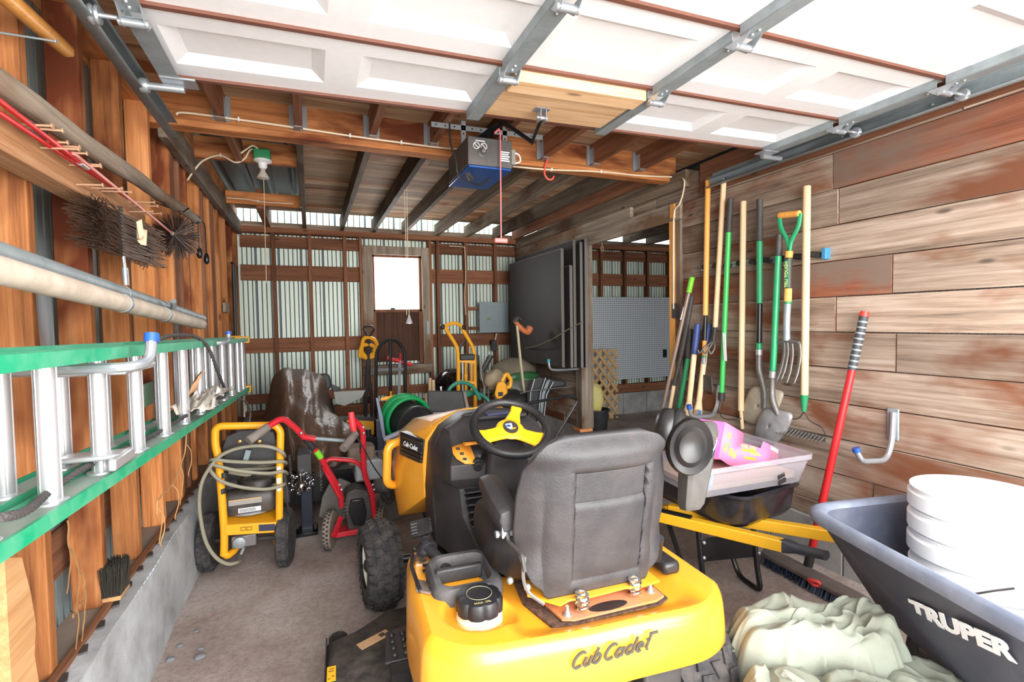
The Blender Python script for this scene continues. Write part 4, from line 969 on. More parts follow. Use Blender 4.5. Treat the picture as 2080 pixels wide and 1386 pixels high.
H5 = dsec(1.80, [(.28, .42), (.29, .56), (.28, .64), (.26, .70), (.2, .75), (.0, .78)])
m = MB(); m.loft([H1, H2, H3, H4, H5]); hood = tb(m, 'hood', M['yellow'], smooth=40, bevel=.006)
# side vent with maker's lettering, standing just off the flared hood side
def hv(f, z, o=.004):                                  # f along the flare, z height
    y = 1.19+.22*f; x = -(.266+.075*f)-o; return V((x-.012*(.78-z)/.05*.25, y, z))
m = MB()
m.loft([[hv(f, z, o) for z in (.695, .81)] for f, o in ((0, -.03), (0, .004), (1.05, .004), (1.05, -.03))], closed=False, caps=False)
m.add([hv(0, .695, -.03), hv(0, .695), hv(1.05, .695), hv(1.05, .695, -.03), hv(0, .81, -.03), hv(0, .81), hv(1.05, .81), hv(1.05, .81, -.03)], [(0, 1, 2, 3), (4, 5, 6, 7)])
vent = tb(m, 'side_vent', blk2, hood)
for z in (.706, .724, .742, .785):
    m = MB(); m.loft([[hv(f, z+a, b) for a, b in ((0, .004), (.012, .004), (.012, .011), (0, .008))] for f in (.04, 1.0)]); tb(m, 'vent_louver', blk2, vent)
xd = (hv(0, .75)-hv(1, .75)).normalized()
text('vent_lettering', 'Cub Cadet', .034, TM @ hv(.80, .752, .013), TM.to_3x3() @ xd, (0, 0, 1), M['white'], vent, shear=.3, sx=.98, bold=.0005)
m = MB(); m.tube(fillet([V((-.33, 1.52, .74)), V((-.405, 1.50, .725)), V((-.415, 1.5, .52)), V((-.34, 1.55, .50))], .06, 8), .022, 12); tb(m, 'brush_guard', M['yellow'])
# panel with key switch on the left of the column
TI = TM.inverted()
def tq(px, py, o=.0):
    """sight line cut with the sloping dash face, tractor axes"""
    n = V((0, -.11, .14)).normalized(); p0 = V((0, .79, .79))+n*(.008+o)
    c = TI @ V((0, 0, H)); d = TI.to_3x3() @ (cf+cr*((px-1040)/FPX)-cu*((py-693)/FPX)); return c+d*((p0-c).dot(n)/d.dot(n))
m = MB()
m.add([tq(*p) for p in ((918, 909), (927, 905), (940, 901), (955, 906), (968, 939), (962, 943), (945, 943), (928, 933), (920, 922))], [tuple(range(9))])
kp = tb(m, 'control_label', plain('orange_label', (248, 158, 46), .4, dirt=.2), thick=.003)
m = MB(); m.add([tq(*p, -.001) for p in ((940, 898), (990, 894), (998, 935), (972, 944))], [(0, 1, 2, 3)]); tb(m, 'control_panel', blk2, kp, thick=.002)
m = MB(); m.add([tq(*p, .001) for p in ((940, 899), (978, 896), (980, 902), (942, 906))], [(0, 1, 2, 3)]); tb(m, 'orange_band', bpy.data.materials['orange_label'], kp, thick=.001)
m = MB(); m.cyl((-.115, .83, .79), (-.118, .785, .78), .028, n=20); m.cyl((-.118, .785, .78), (-.119, .775, .778), .018, n=16); tb(m, 'choke_knob', blk2, kp, bevel=.002)
m = MB(); m.cyl((-.085, .82, .80), (-.088, .79, .795), .020, n=20).box(-.09, -.03, .782, .79, .79, .799); tb(m, 'ignition_key', M['black_metal'], kp)
m = MB()
for px, py in ((930, 912), (938, 922), (944, 933)): m.add([tq(px-4, py-3, .0025), tq(px+4, py-3, .0025), tq(px+4, py+3, .0025), tq(px-4, py+2, .0025)], [(0, 1, 2, 3)])
tb(m, 'label_mark', ink, kp)
# steering column and wheel
m = MB(); m.loft([[V((x*s, y0+y*s, z)) for x, y in rrect(.19, .12, .03)] for z, s, y0 in ((.66, .95, .80), (.72, 1.0, .80), (.80, .9, .80), (.89, .62, .765))]); tb(m, 'steering_column', blk, smooth=50)
wc = V((0, .72, .94)); ta = math.radians(32); wx = V((1, 0, 0)); wy = V((0, math.cos(ta), math.sin(ta))); wz = wx.cross(wy)
m = MB(); m.tube([wc+wx*(.146*math.cos(2*PI*k/48))+wy*(.146*math.sin(2*PI*k/48)) for k in range(48)], .0165, 14, True)
rim = tb(m, 'steering_wheel', blk2, smooth=60)
def spoke(t, w0, w1, r1):
    dr = wx*math.cos(t)+wy*math.sin(t); sd = wz.cross(dr)
    m = MB(); m.loft([[wc+dr*r-wz*d+sd*w*s+wz*h for s, h in ((-1, -.006), (-.8, .006), (.8, .006), (1, -.006))] for r, w, d in ((.02, w0, .012), (.06, w0*.8, .012), (.10, w1*.85, .008), (r1, w1, .003))])
    return m
for t, w0, w1 in ((math.radians(62), .04, .026), (math.radians(195), .042, .04), (math.radians(-38), .042, .045)):
    tb(spoke(t, w0, w1, .128), 'spoke', plain('wheel_yellow', (250, 186, 30), .4) if 'wy' not in M else M['wy'], rim, smooth=40, bevel=.004)
    M['wy'] = bpy.data.materials['wheel_yellow']
m = MB(); m.lathe(wc-wz*.03, wz, [(.03, 0), (.05, .012), (.056, .02), (.05, .027), (.02, .03)], 24); hub = tb(m, 'hub', M['wy'], rim, smooth=50)
m = MB(); q = [(.03*math.cos(2*PI*k/28), .034*math.sin(2*PI*k/28)) for k in range(28)]; m.prism(q, lambda u, v, w: wc+wx*u+wy*v+wz*w, .0, .003)
bd_ = tb(m, 'emblem', plain('emblem_grey', (58, 56, 58), .5), rim)
def ep(u, v, w): return wc+wx*u+wy*v+wz*w
m = MB(); m.prism([(-.018, .016), (.008, .018), (.006, -.004), (-.004, -.016), (-.016, -.004)], ep, .003, .004); tb(m, 'emblem_shield', M['white'], rim)
m = MB(); m.prism([(-.008*1+.009*math.cos(t), .004+.007*math.sin(t)) for t in [2*PI*k/12 for k in range(12)]], ep, .004, .0048); tb(m, 'emblem_dot', M['blue'], rim)
m = MB(); m.prism([(.0, -.010), (.018, -.006), (.018, -.012), (.0, -.017)], ep, .003, .004); tb(m, 'emblem_bar', M['tool_yellow'], rim)
m = MB()
for k in range(7):
    for t0 in (math.radians(205), math.radians(80)):
        t = t0+k*.05; dr = wx*math.cos(t)+wy*math.sin(t); m.tube([wc+dr*.132+wz*.006, wc+dr*.140+wz*.0155], .0018, 4)
tb(m, 'rim_stitching', plain('grey_stitch', (120, 116, 114), .6), rim)['kind'] = 'stuff'
# louvres on the pedestal
for sx in (-1, 1):
    for k in range(6):
        z = .575+k*.021; m = MB(); y = .795-(.66-z)*.9*(z < .66)
        a, b = (-.17, -.075) if sx < 0 else (.0-.045, .12)
        m.box(a, b, y-.03, y+.02, z, z+.008); tb(m, 'louver', M['dark_steel'] if False else blk2, bevel=.003)
# brake pedal
pc = V((-.29, 1.10, .44))
m = MB(); m.obox(pc, (.058, .0, .008), (0, .02, .03), (-.002, -.009, .006)); ped_ = tb(m, 'pedal', M['rubber'], bevel=.006)
for r in (.008, .016, .024):
    m = MB(); m.tube([pc+V((-.003, -.0125, .008))+V((1, 0, .14)).normalized()*(r*math.cos(t))+V((0, .55, .83))*(r*math.sin(t)) for t in [2*PI*k/20 for k in range(20)]], .002, 5, True); tb(m, 'pedal_ring', M['dark_steel'], ped_)
for k in range(4):
    for sx in (-1, 1):
        q = pc+V((-.003, -.0125, .008))+V((0, .55, .83))*((k-1.5)*.013)
        m = MB(); m.tube([q+V((sx*.028, 0, sx*.004)), q+V((sx*.054, 0, sx*.0075))], .0022, 5); tb(m, 'pedal_rib', M['steel_dark'], ped_)
m = MB(); m.tube([pc+V((0, .02, -.02)), pc+V((.01, .0, -.12)), pc+V((.08, .1, -.16))], .014, 10); tb(m, 'pedal_arm', M['black_metal'], ped_)
# ---- wheels
def tyre(cx, cy, R, W, nm, rimr, hubside, steer=0):
    def tb(mb, name, mat, parent=None, **k):
        o = mb.build(name, mat, parent or tr, **k); o.data.transform(TM @ Matrix.Translation((cx, cy, 0)) @ Matrix.Rotation(math.radians(steer), 4, 'Z') @ Matrix.Translation((-cx, -cy, 0))); return o
    m = MB(); n = 72; prof = []
    for k in range(19):
        t = -PI/2+PI*k/18; prof.append((math.sin(t)*W/2, rimr+(R-rimr)*(math.cos(t)**.45 if math.cos(t) > 0 else 0)))
    rings = []
    for i in range(n):
        a = 2*PI*i/n; ring = []
        for (x, r) in prof:
            ring.append(V((cx+x, cy+r*math.sin(a), R+r*math.cos(a))))
        rings.append(ring)
    m.loft(rings, closed=False, caps=False, loop=True)
    w = tb(m, nm, M['rubber'], smooth=60)
    # tread blocks, four staggered rows
    m = MB(); rows = 5; nb = 30
    for rr in range(rows):
        f = (rr-(rows-1)/2)/(rows-1)*.86; x = f*W; rl = rimr+(R-rimr)*max(0, 1-(2*f)**2)**.225 if abs(f) < .5 else rimr
        for i in range(nb):
            a = 2*PI*(i+.5*(rr % 2))/nb; er = V((0, math.sin(a), math.cos(a))); et = V((.25*(1 if rr % 2 else -1), math.cos(a), -math.sin(a))).normalized()
            c = V((cx+x, cy, R))+er*(rl+.002); ex = V((1, 0, 0))-er*(1.1*f)
            m.obox(c, ex.normalized()*W*.082, et*(PI*R/nb*.78), er*.0055)
    td = tb(m, 'tread', M['rubber'], w, bevel=.0); td['kind'] = 'stuff'
    m = MB(); hx = cx+hubside*W*.36
    m.lathe((hx-hubside*.05, cy, R), (hubside, 0, 0), [(rimr*.3, .0), (rimr*.35, .03), (rimr*.8, .035), (rimr*.9, .05), (rimr*1.02, .058), (rimr*1.02, .05), (rimr*.92, .04)], 28)
    tb(m, 'wheel_rim', plain('cream_rim', (226, 222, 206), .4) if 'cr' not in M else M['cr'], w); M['cr'] = bpy.data.materials['cream_rim']
    m = MB(); m.lathe((hx, cy, R), (hubside, 0, 0), [(.03, 0), (.028, .012), (.01, .02)], 16); tb(m, 'hub_cap', M['black'], w)
tyre(-.47, 1.33, .20, .155, 'front_wheel', .10, -1, 7); tyre(.47, 1.33, .20, .155, 'front_wheel', .10, 1, 7)
tyre(-.345, .20, .255, .20, 'rear_wheel', .12, -1); tyre(.345, .20, .255, .20, 'rear_wheel', .12, 1)
m = MB(); m.cyl((-.4, 1.33, .2), (.4, 1.33, .2), .02).box(-.06, .06, .1, 1.6, .24, .3).box(-.22, .22, .2, 1.7, .3, .36); tb(m, 'chassis', M['black_metal'])
m = MB(); m.box(-.10, .10, .0, .3, .22, .36).box(-.2, -.12, .02, .2, .25, .36).box(.02, .07, -.03, .05, .3, .42).box(.12, .24, .0, .1, .32, .42); tb(m, 'transaxle', M['dark_steel'], bevel=.01)
m = MB(); m.box(-.04, .04, -.05, .06, .24, .26); tb(m, 'hitch_plate', M['black_metal'])
# ---- mower deck
dkm = plain('deck_black', (48, 46, 46), .6, dirt=.7, dirtc=(108, 98, 90), bump=.4, scale=16)
P = [(-.70, .45), (-.70, .86), (-.60, .90), (-.48, .99), (-.2, 1.02), (.2, 1.02), (.48, .99), (.62, .88), (.62, .45), (.4, .36), (-.4, .36)]
m = MB(); m.loft([[V((x*s, .66+(y-.66)*s, z)) for x, y in P] for z, s in ((.045, 1.0), (.135, 1.0), (.15, .985), (.16, .95))]); deck = tb(m, 'mower_deck', dkm, smooth=40)
m = MB(); m.box(-.702, -.697, .42, .87, .04, .165); tb(m, 'deck_rim', M['black_metal'], deck)
m = MB(); m.lathe((-.66, .93, .07), (1, 0, 0), [(.01, -.035), (.05, -.035), (.062, -.02), (.066, 0), (.062, .02), (.05, .035), (.01, .035)], 22); tb(m, 'gauge_wheel', M['black'], deck)
m = MB(); m.box(-.694, -.665, .625, .70, .1525, .1535); m.v = [(x, y, .163) if z > .153 else (x, y, .161) for x, y, z in m.v]
lab = tb(m, 'warning_decal', plain('decal_yellow', (250, 190, 30), .5), deck)
m = MB()
for a, b, c_, d in ((-.690, -.683, .635, .638), (-.678, -.671, .645, .649), (-.689, -.672, .672, .675), (-.686, -.670, .684, .687)): m.box(a, b, c_, d, .163, .1636)
tb(m, 'decal_print', ink, lab)
m = MB(); m.obox((-.53, .80, .163), (.055, .028, 0), (-.009, .018, 0), (0, 0, .0015)); lab = tb(m, 'maker_plate', plain('tan_plate', (206, 164, 124), .6, dirt=.3), deck)
m = MB(); m.obox((-.50, .815, .1655), (.009, .005, 0), (-.005, .009, 0), (0, 0, .0006)); tb(m, 'plate_mark', ink, lab)
m = MB(); m.prism([(-.515, .46), (-.50, .62), (-.415, .64), (-.40, .46)], lambda u, v, w: V((u, v, w)), .285, .293); fr_ = tb(m, 'footrest', blk, bevel=.003)
for k in range(4):
    for q in (0, 1):
        m = MB(); m.lathe((-.482+.035*q, .49+.035*k, .2932), (0, 0, 1), [(.010, 0), (.007, .006), (.005, .006)], 10); tb(m, 'grip_dimple', M['black'], fr_)
m = MB(); m.box(-.50, -.42, .40, .47, .18, .29); tb(m, 'footrest_bracket', M['black_metal'])
# earmuffs hung on the seat back corner are a thing of their own (later)
# ================================================================ RIGHT WALL TOOLS
XW = 2.485
def tool(name, label, cat, segs, x=XW, group='long tools on the wall rack', x1=None):
    """segs: (part, material, radius, pixel points top to bottom)"""
    allp = [p for s in segs for p in s[3]]; ymin = min(p[1] for p in allp); ymax = max(p[1] for p in allp)
    xx = lambda p: x if x1 is None else x+(x1-x)*(p[1]-ymin)/(ymax-ymin)
    e = max(allp, key=lambda p: p[1])
    t = thing(name, label, cat, at(*e, x=xx(e)), group)
    for part, mat, r, pts in segs:
        P = [at(*p, x=xx(p)) for p in pts]
        if len(P) > 2: P = spline(P, 6)
        m = MB(); m.tube(P, r, 14); m.build(part, mat, t, bevel=.003 if len(P) < 4 and not isinstance(r, list) else 0)
    return t
W2 = plain('tool_grip_black', (52, 50, 50), .6, dirt=.3)
gn = M['green']; lg = M['leaf_green']
# rack rail with clips
a, b = at(1426, 545, x=2.54), at(1676, 516, x=2.54)
rk = thing('tool_rack', 'narrow wall rack with black roller clips and a blue end cap', 'tool rack', (a+b)/2)
MB().bar(a, b, .012, .034).build('rail', M['alu'], rk)
MB().obox(b+V((-.006, -.008, 0)), (.02, 0, 0), (0, .012, 0), (0, 0, .03)).build('end_cap', plain('rack_blue', (60, 126, 166), .5), rk, bevel=.003)
for k in range(9):
    q = a.lerp(b, .06+k*.112); MB().cyl(q+V((-.02, -.022, -.004)), q+V((-.02, .022, .004)), .017, n=12).build('clip_roller', M['black'], rk)
for k in range(4):
    q = a.lerp(b, k/4); MB().tube([q+V((-.03, 0, .004)), a.lerp(b, (k+.9)/4)+V((-.03, 0, .006))], .003, 6).build('clip_wire', M['galv_bright'], rk)
# edging tool
t = tool('edging_tool', 'orange handled square edging tool, first long handle right of the doorway', 'edger', [
    ('handle', M['varnish_z'], .018, [(1438, 366), (1433, 641)]), ('sleeve', M['black_metal'], .014, [(1433, 641), (1431, 692)]),
    ('band', plain('orange_band_paint', (226, 150, 70), .5), .016, [(1431, 692), (1430, 722)]), ('collar', gn, .017, [(1430, 722), (1430, 726)]), ('socket', M['galv'], [.016, .012], [(1430, 726), (1428, 762)])])
q = at(1431, 777, x=XW-.01); MB().obox(q, (.004, 0, 0), (.0, .072, .006), (0, .004, .052)).build('square_blade', M['dark_steel'], t, bevel=.006)
# cultivator
t = tool('hand_cultivator', 'pale wooden handled claw cultivator beside the orange edging tool', 'cultivator', [('handle', M['handle_z'], .017, [(1470, 367), (1453, 665)]), ('socket', M['dark_steel'], [.014, .010], [(1453, 665), (1449, 694)])])
for k in (-1, 0, 1):
    o = at(1449, 692, x=XW); MB().tube(spline([o, o+V((-.01, k*.02, -.02)), o+V((-.035, k*.045, -.05)), o+V((-.07, k*.05, -.085)), o+V((-.085, k*.05, -.06))], 6), .006, 8).build('tine', M['steel_dark'], t)
# hoop hoe
t = tool('hoop_hoe', 'leaf green metal handled hoe with a black foam grip and wire loop', 'hoe', [('grip', W2, .019, [(1484, 404), (1480, 472)]), ('handle', lg, .0165, [(1480, 472), (1466, 798)]), ('collar', M['black'], .021, [(1466, 798), (1465, 814)])])
MB().obox(at(1472, 705, x=XW-.018), (.001, 0, 0), (0, .012, 0), (0, .006, .09)).build('paper_label', M['white'], t)
MB().tube(spline([at(1465, 814, x=XW), at(1461, 835, x=XW-.02), at(1470, 850, x=XW-.06), at(1495, 853, x=XW-.08), at(1506, 850, x=XW-.06)], 6), .004, 6).build('wire_loop', M['dark_steel'], t)
# plain pale shaft standing in front of the shovel
t = tool('rake_handle', 'plain pale wooden shaft with a faded paper label left of the green shovels', 'pole', [('handle', M['handle_z'], .018, [(1510, 409), (1505, 835)]), ('thin_end', M['handle_z'], .011, [(1505, 835), (1508, 872)])])
def blade(px, x, name, mat, t, curve=.025, lean=0):
    """shovel blade from its outline in pixels, dished"""
    P = [at(*p, x=x) for p in px]; c = sum(P, V((0, 0, 0)))/len(P)
    m = MB(); rings = []
    for s in (1, .85, .65, .42, .2, .03):
        rings.append([c+(p-c)*s+V((curve*(1-s*s)*(-1)+curve, 0, 0)) for p in P])
    m.loft(rings, caps=False)
    return m.build(name, mat, t, thick=.003, smooth=180)
def pxfil(px, r):
    out = []; P = [V((p[0], p[1], 0)) for p in px]; n = len(P)
    for i in range(n):
        a = P[i-1]-P[i]; b = P[(i+1) % n]-P[i]; q = min(r, a.length*.45, b.length*.45)
        out += [(c.x, c.y) for c in bez(P[i]+a.normalized()*q, P[i], P[i]+b.normalized()*q, n=3)]
    return out
# shovel with black sleeve
t = tool('shovel', 'green and black handled shovel whose beige blade hangs behind the other', 'shovel', [('grip', W2, .018, [(1543, 405), (1543, 490)]), ('handle', gn, .0175, [(1543, 490), (1543, 617)]), ('sleeve', M['black_metal'], .0165, [(1543, 617), (1542, 697)]),
    ('band', gn, .0175, [(1542, 697), (1542, 710)]), ('ferrule', M['alu'], .0185, [(1542, 710), (1542, 722)]), ('neck', M['steel_dark'], [.017]*7+[.017]*6+[.016]*6+[.018]*6, [(1542, 722), (1542, 750), (1548, 775), (1553, 800), (1553, 830)])], group=None)
sh = pxfil([(1519, 784), (1566, 790), (1588, 797), (1576, 832), (1546, 868), (1520, 864), (1496, 853), (1506, 815)], 14)
blade(sh, XW-.005, 'blade', plain('beige_blade', (178, 168, 150), .6, .2, dirt=.6, dirtc=(128, 116, 104), scale=8), t)
# front shovel
t = tool('shovel', 'green handled shovel with a worn grey blade hanging in front', 'shovel', [('grip', W2, .017, [(1583, 476), (1581, 520)]), ('handle', gn, .0175, [(1581, 520), (1570, 754)]), ('ferrule', M['alu'], .0185, [(1570, 754), (1569, 768)]),
    ('neck', M['steel_dark'], [.017]*7+[.018]*6+[.019]*6+[.014]*6+[.008]*6, [(1569, 768), (1568, 795), (1570, 815), (1577, 835), (1582, 850), (1580, 862)])], x=XW-.035, group=None)
sh = pxfil([(1549, 827), (1574, 834), (1606, 841), (1594, 872), (1574, 900), (1545, 908), (1522, 893), (1532, 852)], 14)
blade(sh, XW-.06, 'blade', plain('worn_blade', (150, 150, 152), .45, .5, dirt=.7, dirtc=(196, 196, 196), scale=14), t, curve=.03)
# digging fork with D handle
t = tool('digging_fork', 'D-handled digging fork with yellow bands hanging right of the shovels', 'fork', [('band', M['varnish_z'], .020, [(1603, 510), (1602, 524)]), ('label_sleeve', plain('dark_sleeve', (64, 58, 50), .5), .0195, [(1602, 524), (1601, 586)]), ('band', M['varnish_z'], .020, [(1601, 586), (1600, 613)]), ('collar', gn, .0205, [(1600, 613), (1600, 617)]), ('socket', M['galv'], [.018]*13+[.014], [(1600, 617), (1598, 655), (1598, 692)])], x=XW-.03, group=None)
yk = XW-.03; L, R_, Bm = at(1583, 438, x=yk), at(1625, 434, x=yk), at(1603, 510, x=yk)
MB().tube([L, R_], .018, 14).build('grip', M['varnish_z'], t, bevel=.004)
for e_ in (L, R_):
    mid = e_.lerp(Bm, .5)+(e_-Bm.lerp(e_, .5)).normalized()*0
    MB().tube(spline([e_, e_.lerp(Bm, .3)+V((0, (e_-Bm).y*.12, -.01)), Bm.lerp(e_, .28)+V((0, -(e_-Bm).y*.1, .0)), Bm], 6), [.013]*19, 10, flat=.8).build('yoke', gn, t)
MB().obox(at(1598, 556, x=yk-.0195), (.0008, 0, 0), (0, .010, 0), (0, 0, .075)).build('sleeve_label', gn, t)
text('sleeve_lettering', 'TRU TOUGH', .026, at(1599.5, 584, x=yk-.0210), (0, 0, 1), (0, 1, 0), plain('lemon_print', (210, 220, 150), .5), t, bold=.0006, sx=.95)
hd = [at(1577, 697, x=yk), at(1598, 692, x=yk), at(1623, 697, x=yk)]
for k, (ptop, pb) in enumerate((((1592, 695), (1577, 774)), ((1598, 694), (1586, 772)), ((1607, 694), (1597, 779)), ((1623, 698), (1612, 780)))):
    a = at(*ptop, x=yk); b = at(*pb, x=yk-.03)
    MB().tube(spline([a, a.lerp(b, .3)+V((.014, -.004, 0)), a.lerp(b, .7)+V((.012, -.004, 0)), b], 5), [.010]*8+[.009]*4+[.007]*3+[.003], 8, flat=.6).build('tine', M['steel_dark'], t)
MB().tube([hd[0].lerp(hd[1], .3), hd[1], hd[2]], .010, 8).build('crossbar', M['steel_dark'], t)
# bow rake
t = tool('bow_rake', 'pale wooden handled bow rake with a green socket at the right end of the rack', 'rake', [('handle', M['handle_z'], .0195, [(1639, 378), (1634, 803)]), ('socket', gn, [.021, .012], [(1634, 803), (1633, 836)])], x=XW, group=None)
for sgn, P in ((-1, [(1633, 836), (1622, 850), (1600, 853), (1586, 868)]), (1, [(1633, 836), (1645, 855), (1668, 868), (1677, 885)])):
    MB().tube(spline([at(*p, x=XW) for p in P], 6), .0035, 6).build('bow_wire', M['dark_steel'], t)
a, b = at(1588, 871, x=XW), at(1678, 893, x=XW)
MB().bar(a, b, .008, .03).build('rake_bar', M['steel_dark'], t)
for k in range(13):
    q = a.lerp(b, (k+.5)/13); MB().tube([q+V((0, 0, .012)), q+V((-.055, -.004, -.018))], [.005, .003], 6).build('tooth', M['steel_dark'], t)
# tools standing by the doorway post
t = tool('squeegee_pole', 'thin brown metal pole with lime green grip leaning by the doorway post', 'pole', [('grip', M['lime'], .019, [(1406, 563), (1399, 595)]), ('shaft', plain('taupe_metal', (140, 122, 112), .4, .4), .0135, [(1399, 595), (1340, 856)]), ('foot', M['lime'], .020, [(1340, 856), (1333, 886)])], x=2.47, x1=2.36, group='tools leaning by the doorway')
MB().tube([at(1392, 625, x=2.45), at(1385, 650, x=2.44)], .0145, 12).build('paper_label', M['white'], t)
t = tool('broom_handle', 'charcoal sleeved pole with a pale lower end behind the lime green grip', 'pole', [('sleeve', W2, .0165, [(1406, 600), (1388, 700), (1369, 783)]), ('shaft', M['handle_z'], .014, [(1369, 783), (1352, 880)])], x=2.50, x1=2.40, group='tools leaning by the doorway')
t = tool('loppers_pole', 'short green pole with a black foam grip third from the doorway post', 'pole', [('grip', W2, .020, [(1402, 668), (1397, 728)]), ('shaft', gn, .0165, [(1397, 728), (1374, 862)])], x=2.50, x1=2.42, group='tools leaning by the doorway')
for lab, P, x0 in (('blue gripped hickory handle standing under the hook left of the edging tool', ((1417, 658), (1410, 720), (1400, 815), (1396, 858)), 2.47), ('blue gripped hickory handle half hidden behind the edging tool', ((1440, 658), (1434, 700), (1420, 815), (1414, 862)), 2.52)):
    t = tool('sledge_handle', lab, 'handle', [('grip', plain('navy_grip', (48, 66, 122), .55) if 'ng' not in M else M['ng'], .021, [P[0], P[1]]), ('shaft', M['handle_z'], .0185, [P[1], P[2]]), ('flare', M['handle_z'], [.0185, .029], [P[2], (P[2][0]-2, P[2][1]+18)]), ('base', M['handle_z'], .029, [(P[2][0]-2, P[2][1]+18), P[3]])], x=x0, x1=x0-.08, group=None)
    M['ng'] = bpy.data.materials['navy_grip']
MB().obox(at(1420, 842, x=2.405), (.001, 0, 0), (0, .022, 0), (0, .0, .03)).build('paper_label', plain('blue_label_print', (60, 130, 196), .5, dirt=.8, dirtc=(220, 230, 240), scale=90), t)
# wall hooks
P = [at(1459, 783, x=2.54), at(1457, 825, x=2.53), at(1448, 845, x=2.48), at(1404, 848, x=2.27), at(1399, 824, x=2.25)]
hook('wall_hook', 'blue tipped steel hook jutting from the planks above the pink box', [*fillet(P, .04)], .0125, M['galv_bright'], None)
MB().tube([P[-1].lerp(P[-2], .3), P[-1]+V((0, 0, .004))], .0165, 12).build('vinyl_tip', M['blue'], bpy.data.objects[[o.name for o in bpy.data.objects if o.name.startswith('wall_hook')][-1]])
P = [at(1815, 838, x=2.53), at(1812, 900, x=2.52), at(1800, 936, x=2.47), at(1750, 938, x=2.30), at(1738, 912, x=2.28)]
hk = hook('wall_hook', 'blue tipped steel hook on the bare planks right of the red broom pole', fillet(P, .045), .0125, M['galv_bright'])
MB().tube([P[-1].lerp(P[-2], .25), P[-1]+V((0, 0, .004))], .0165, 12).build('vinyl_tip', M['blue'], hk)
MB().obox(at(1814, 862, x=2.54), (.004, 0, 0), (0, .026, 0), (0, 0, .075)).build('flattened_plate', M['galv'], hk, bevel=.004)
# ================================================================ PUSH BROOM
fb_ = V((2.33, 1.74, .075)); tp_ = at(1757, 633, x=2.50)
t = thing('push_broom', 'push broom with a bright red pole leaning on the plank wall', 'broom', (2.31, 1.74, 0))
def bl(f): return fb_.lerp(tp_, f)
MB().tube([bl(.06), bl(.78)], .0175, 14).build('pole', M['red'], t)
MB().tube([bl(.0), bl(.07)], .022, 14).build('ferrule', M['black'], t)
MB().tube([bl(.78), bl(.985)], .0195, 14).build('grip', plain('ribbed_grip', (60, 62, 66), .6), t)
for k in range(9): MB().tube([bl(.79+k*.021), bl(.796+k*.021)], .0215, 12).build('grip_ring', M['galv'], t)
MB().tube([bl(.982), bl(1.0)], [.022, .018], 12).build('end_cap', plain('red_cap', (226, 60, 46), .45), t)
ha, hb = V((2.30, 1.97, .055)), V((2.28, 1.42, .055))
m = MB(); m.loft([[p+V((a*s, 0, b)) for a, b in ((-.045, -.012), (-.045, .008), (-.02, .022), (.03, .022), (.05, .008), (.05, -.012))] for p, s in ((ha, .85), (ha.lerp(hb, .1), 1), (ha.lerp(hb, .9), 1), (hb, .85))])
m.build('broom_head', plain('dusty_broom_block', (96, 88, 86), .8, dirt=.6, dirtc=(134, 122, 116)), t, bevel=.004)
nr = random.Random(9)
m = MB()
for k in range(900):
    p = ha.lerp(hb, nr.uniform(.02, .98))+V((nr.uniform(-.042, .045), 0, -.012)); m.tube([p, V((p.x+(p.x-2.29)*.35-.005, p.y+nr.uniform(-.006, .006), .004))], .0022, 3, caps=False)
m.build('bristles', plain('blue_black_bristle', (50, 62, 84), .6), t)['kind'] = 'stuff'
m = MB(); q = ha.lerp(hb, .58); m.tube(spline([q+V((-.05, .02, .0)), q+V((-.062, 0, .012)), q+V((-.05, -.03, .014)), q+V((-.04, -.035, -.002)), q+V((-.052, -.012, -.01))], 5, True), .008, 8, True); m.build('red_clip', plain('coral_red', (226, 72, 70), .45), t)
# ================================================================ YELLOW WHEELBARROW
wbk = thing('wheelbarrow', 'small wheelbarrow with black tray and yellow box section handles against the plank wall', 'wheelbarrow', (1.95, 2.0, 0))
Lh0, Lh1 = at(1380, 1058, z=.345), at(1590, 1108, z=.345); Lg = at(1676, 1134, z=.345)
Rh0, Rh1 = at(1505, 1058, z=.345), at(1690, 1088, z=.345)
dl = (Lh1-Lh0).normalized(); dr_ = (Rh1-Rh0).normalized()
yb = plain('barrow_yellow', (246, 186, 40), .4, dirt=.15, dirtc=(190, 150, 70))
ax = (dl+dr_).normalized()
MB().bar(Lh0-dl*.55, Lh1, .045, .052).build('handle_beam', yb, wbk, bevel=.004)
MB().bar(Rh0-dr_*.35, Rh1+dr_*.06, .045, .052).build('handle_beam', yb, wbk, bevel=.004)
m = MB(); m.loft([[Lh1+dl*f+V((a, b*0, b))for a, b in rrect(w, h, r_, 4)] for f, w, h, r_ in ((-.0, .05, .056, .008), (.02, .05, .056, .01), (.06, .042, .044, .02), ((Lg-Lh1).length, .040, .042, .0195))]); m.build('grip', plain('navy_grip_plastic', (50, 54, 66), .5, dirt=.2), wbk, smooth=50)
e_ = Rh1+dr_*.06; m = MB(); m.tube([e_, e_+dr_*.16], .021, 14); m.build('grip', bpy.data.materials['navy_grip_plastic'], wbk)
trb = plain('tray_black_steel', (26, 27, 34), .25, dirt=.25, dirtc=(110, 110, 116), scale=14, coat=.3)
c0 = V((1.985, 2.06, 0)); tl = .82; wdt = .56
axx = V((-.12, .99, 0)).normalized(); sx_ = V((axx.y, -axx.x, 0))
def trayring(w, l0, l1, z, r, zf=0):
    out = []
    for x, y in rrect(1, 1, r, 6):
        yy = l0+(y+.5)*(l1-l0); ww = w*(1-.12*(y+.5)); out.append(c0+sx_*(x*ww)+axx*yy+V((0, 0, z+zf*(y+.5))))
    return out
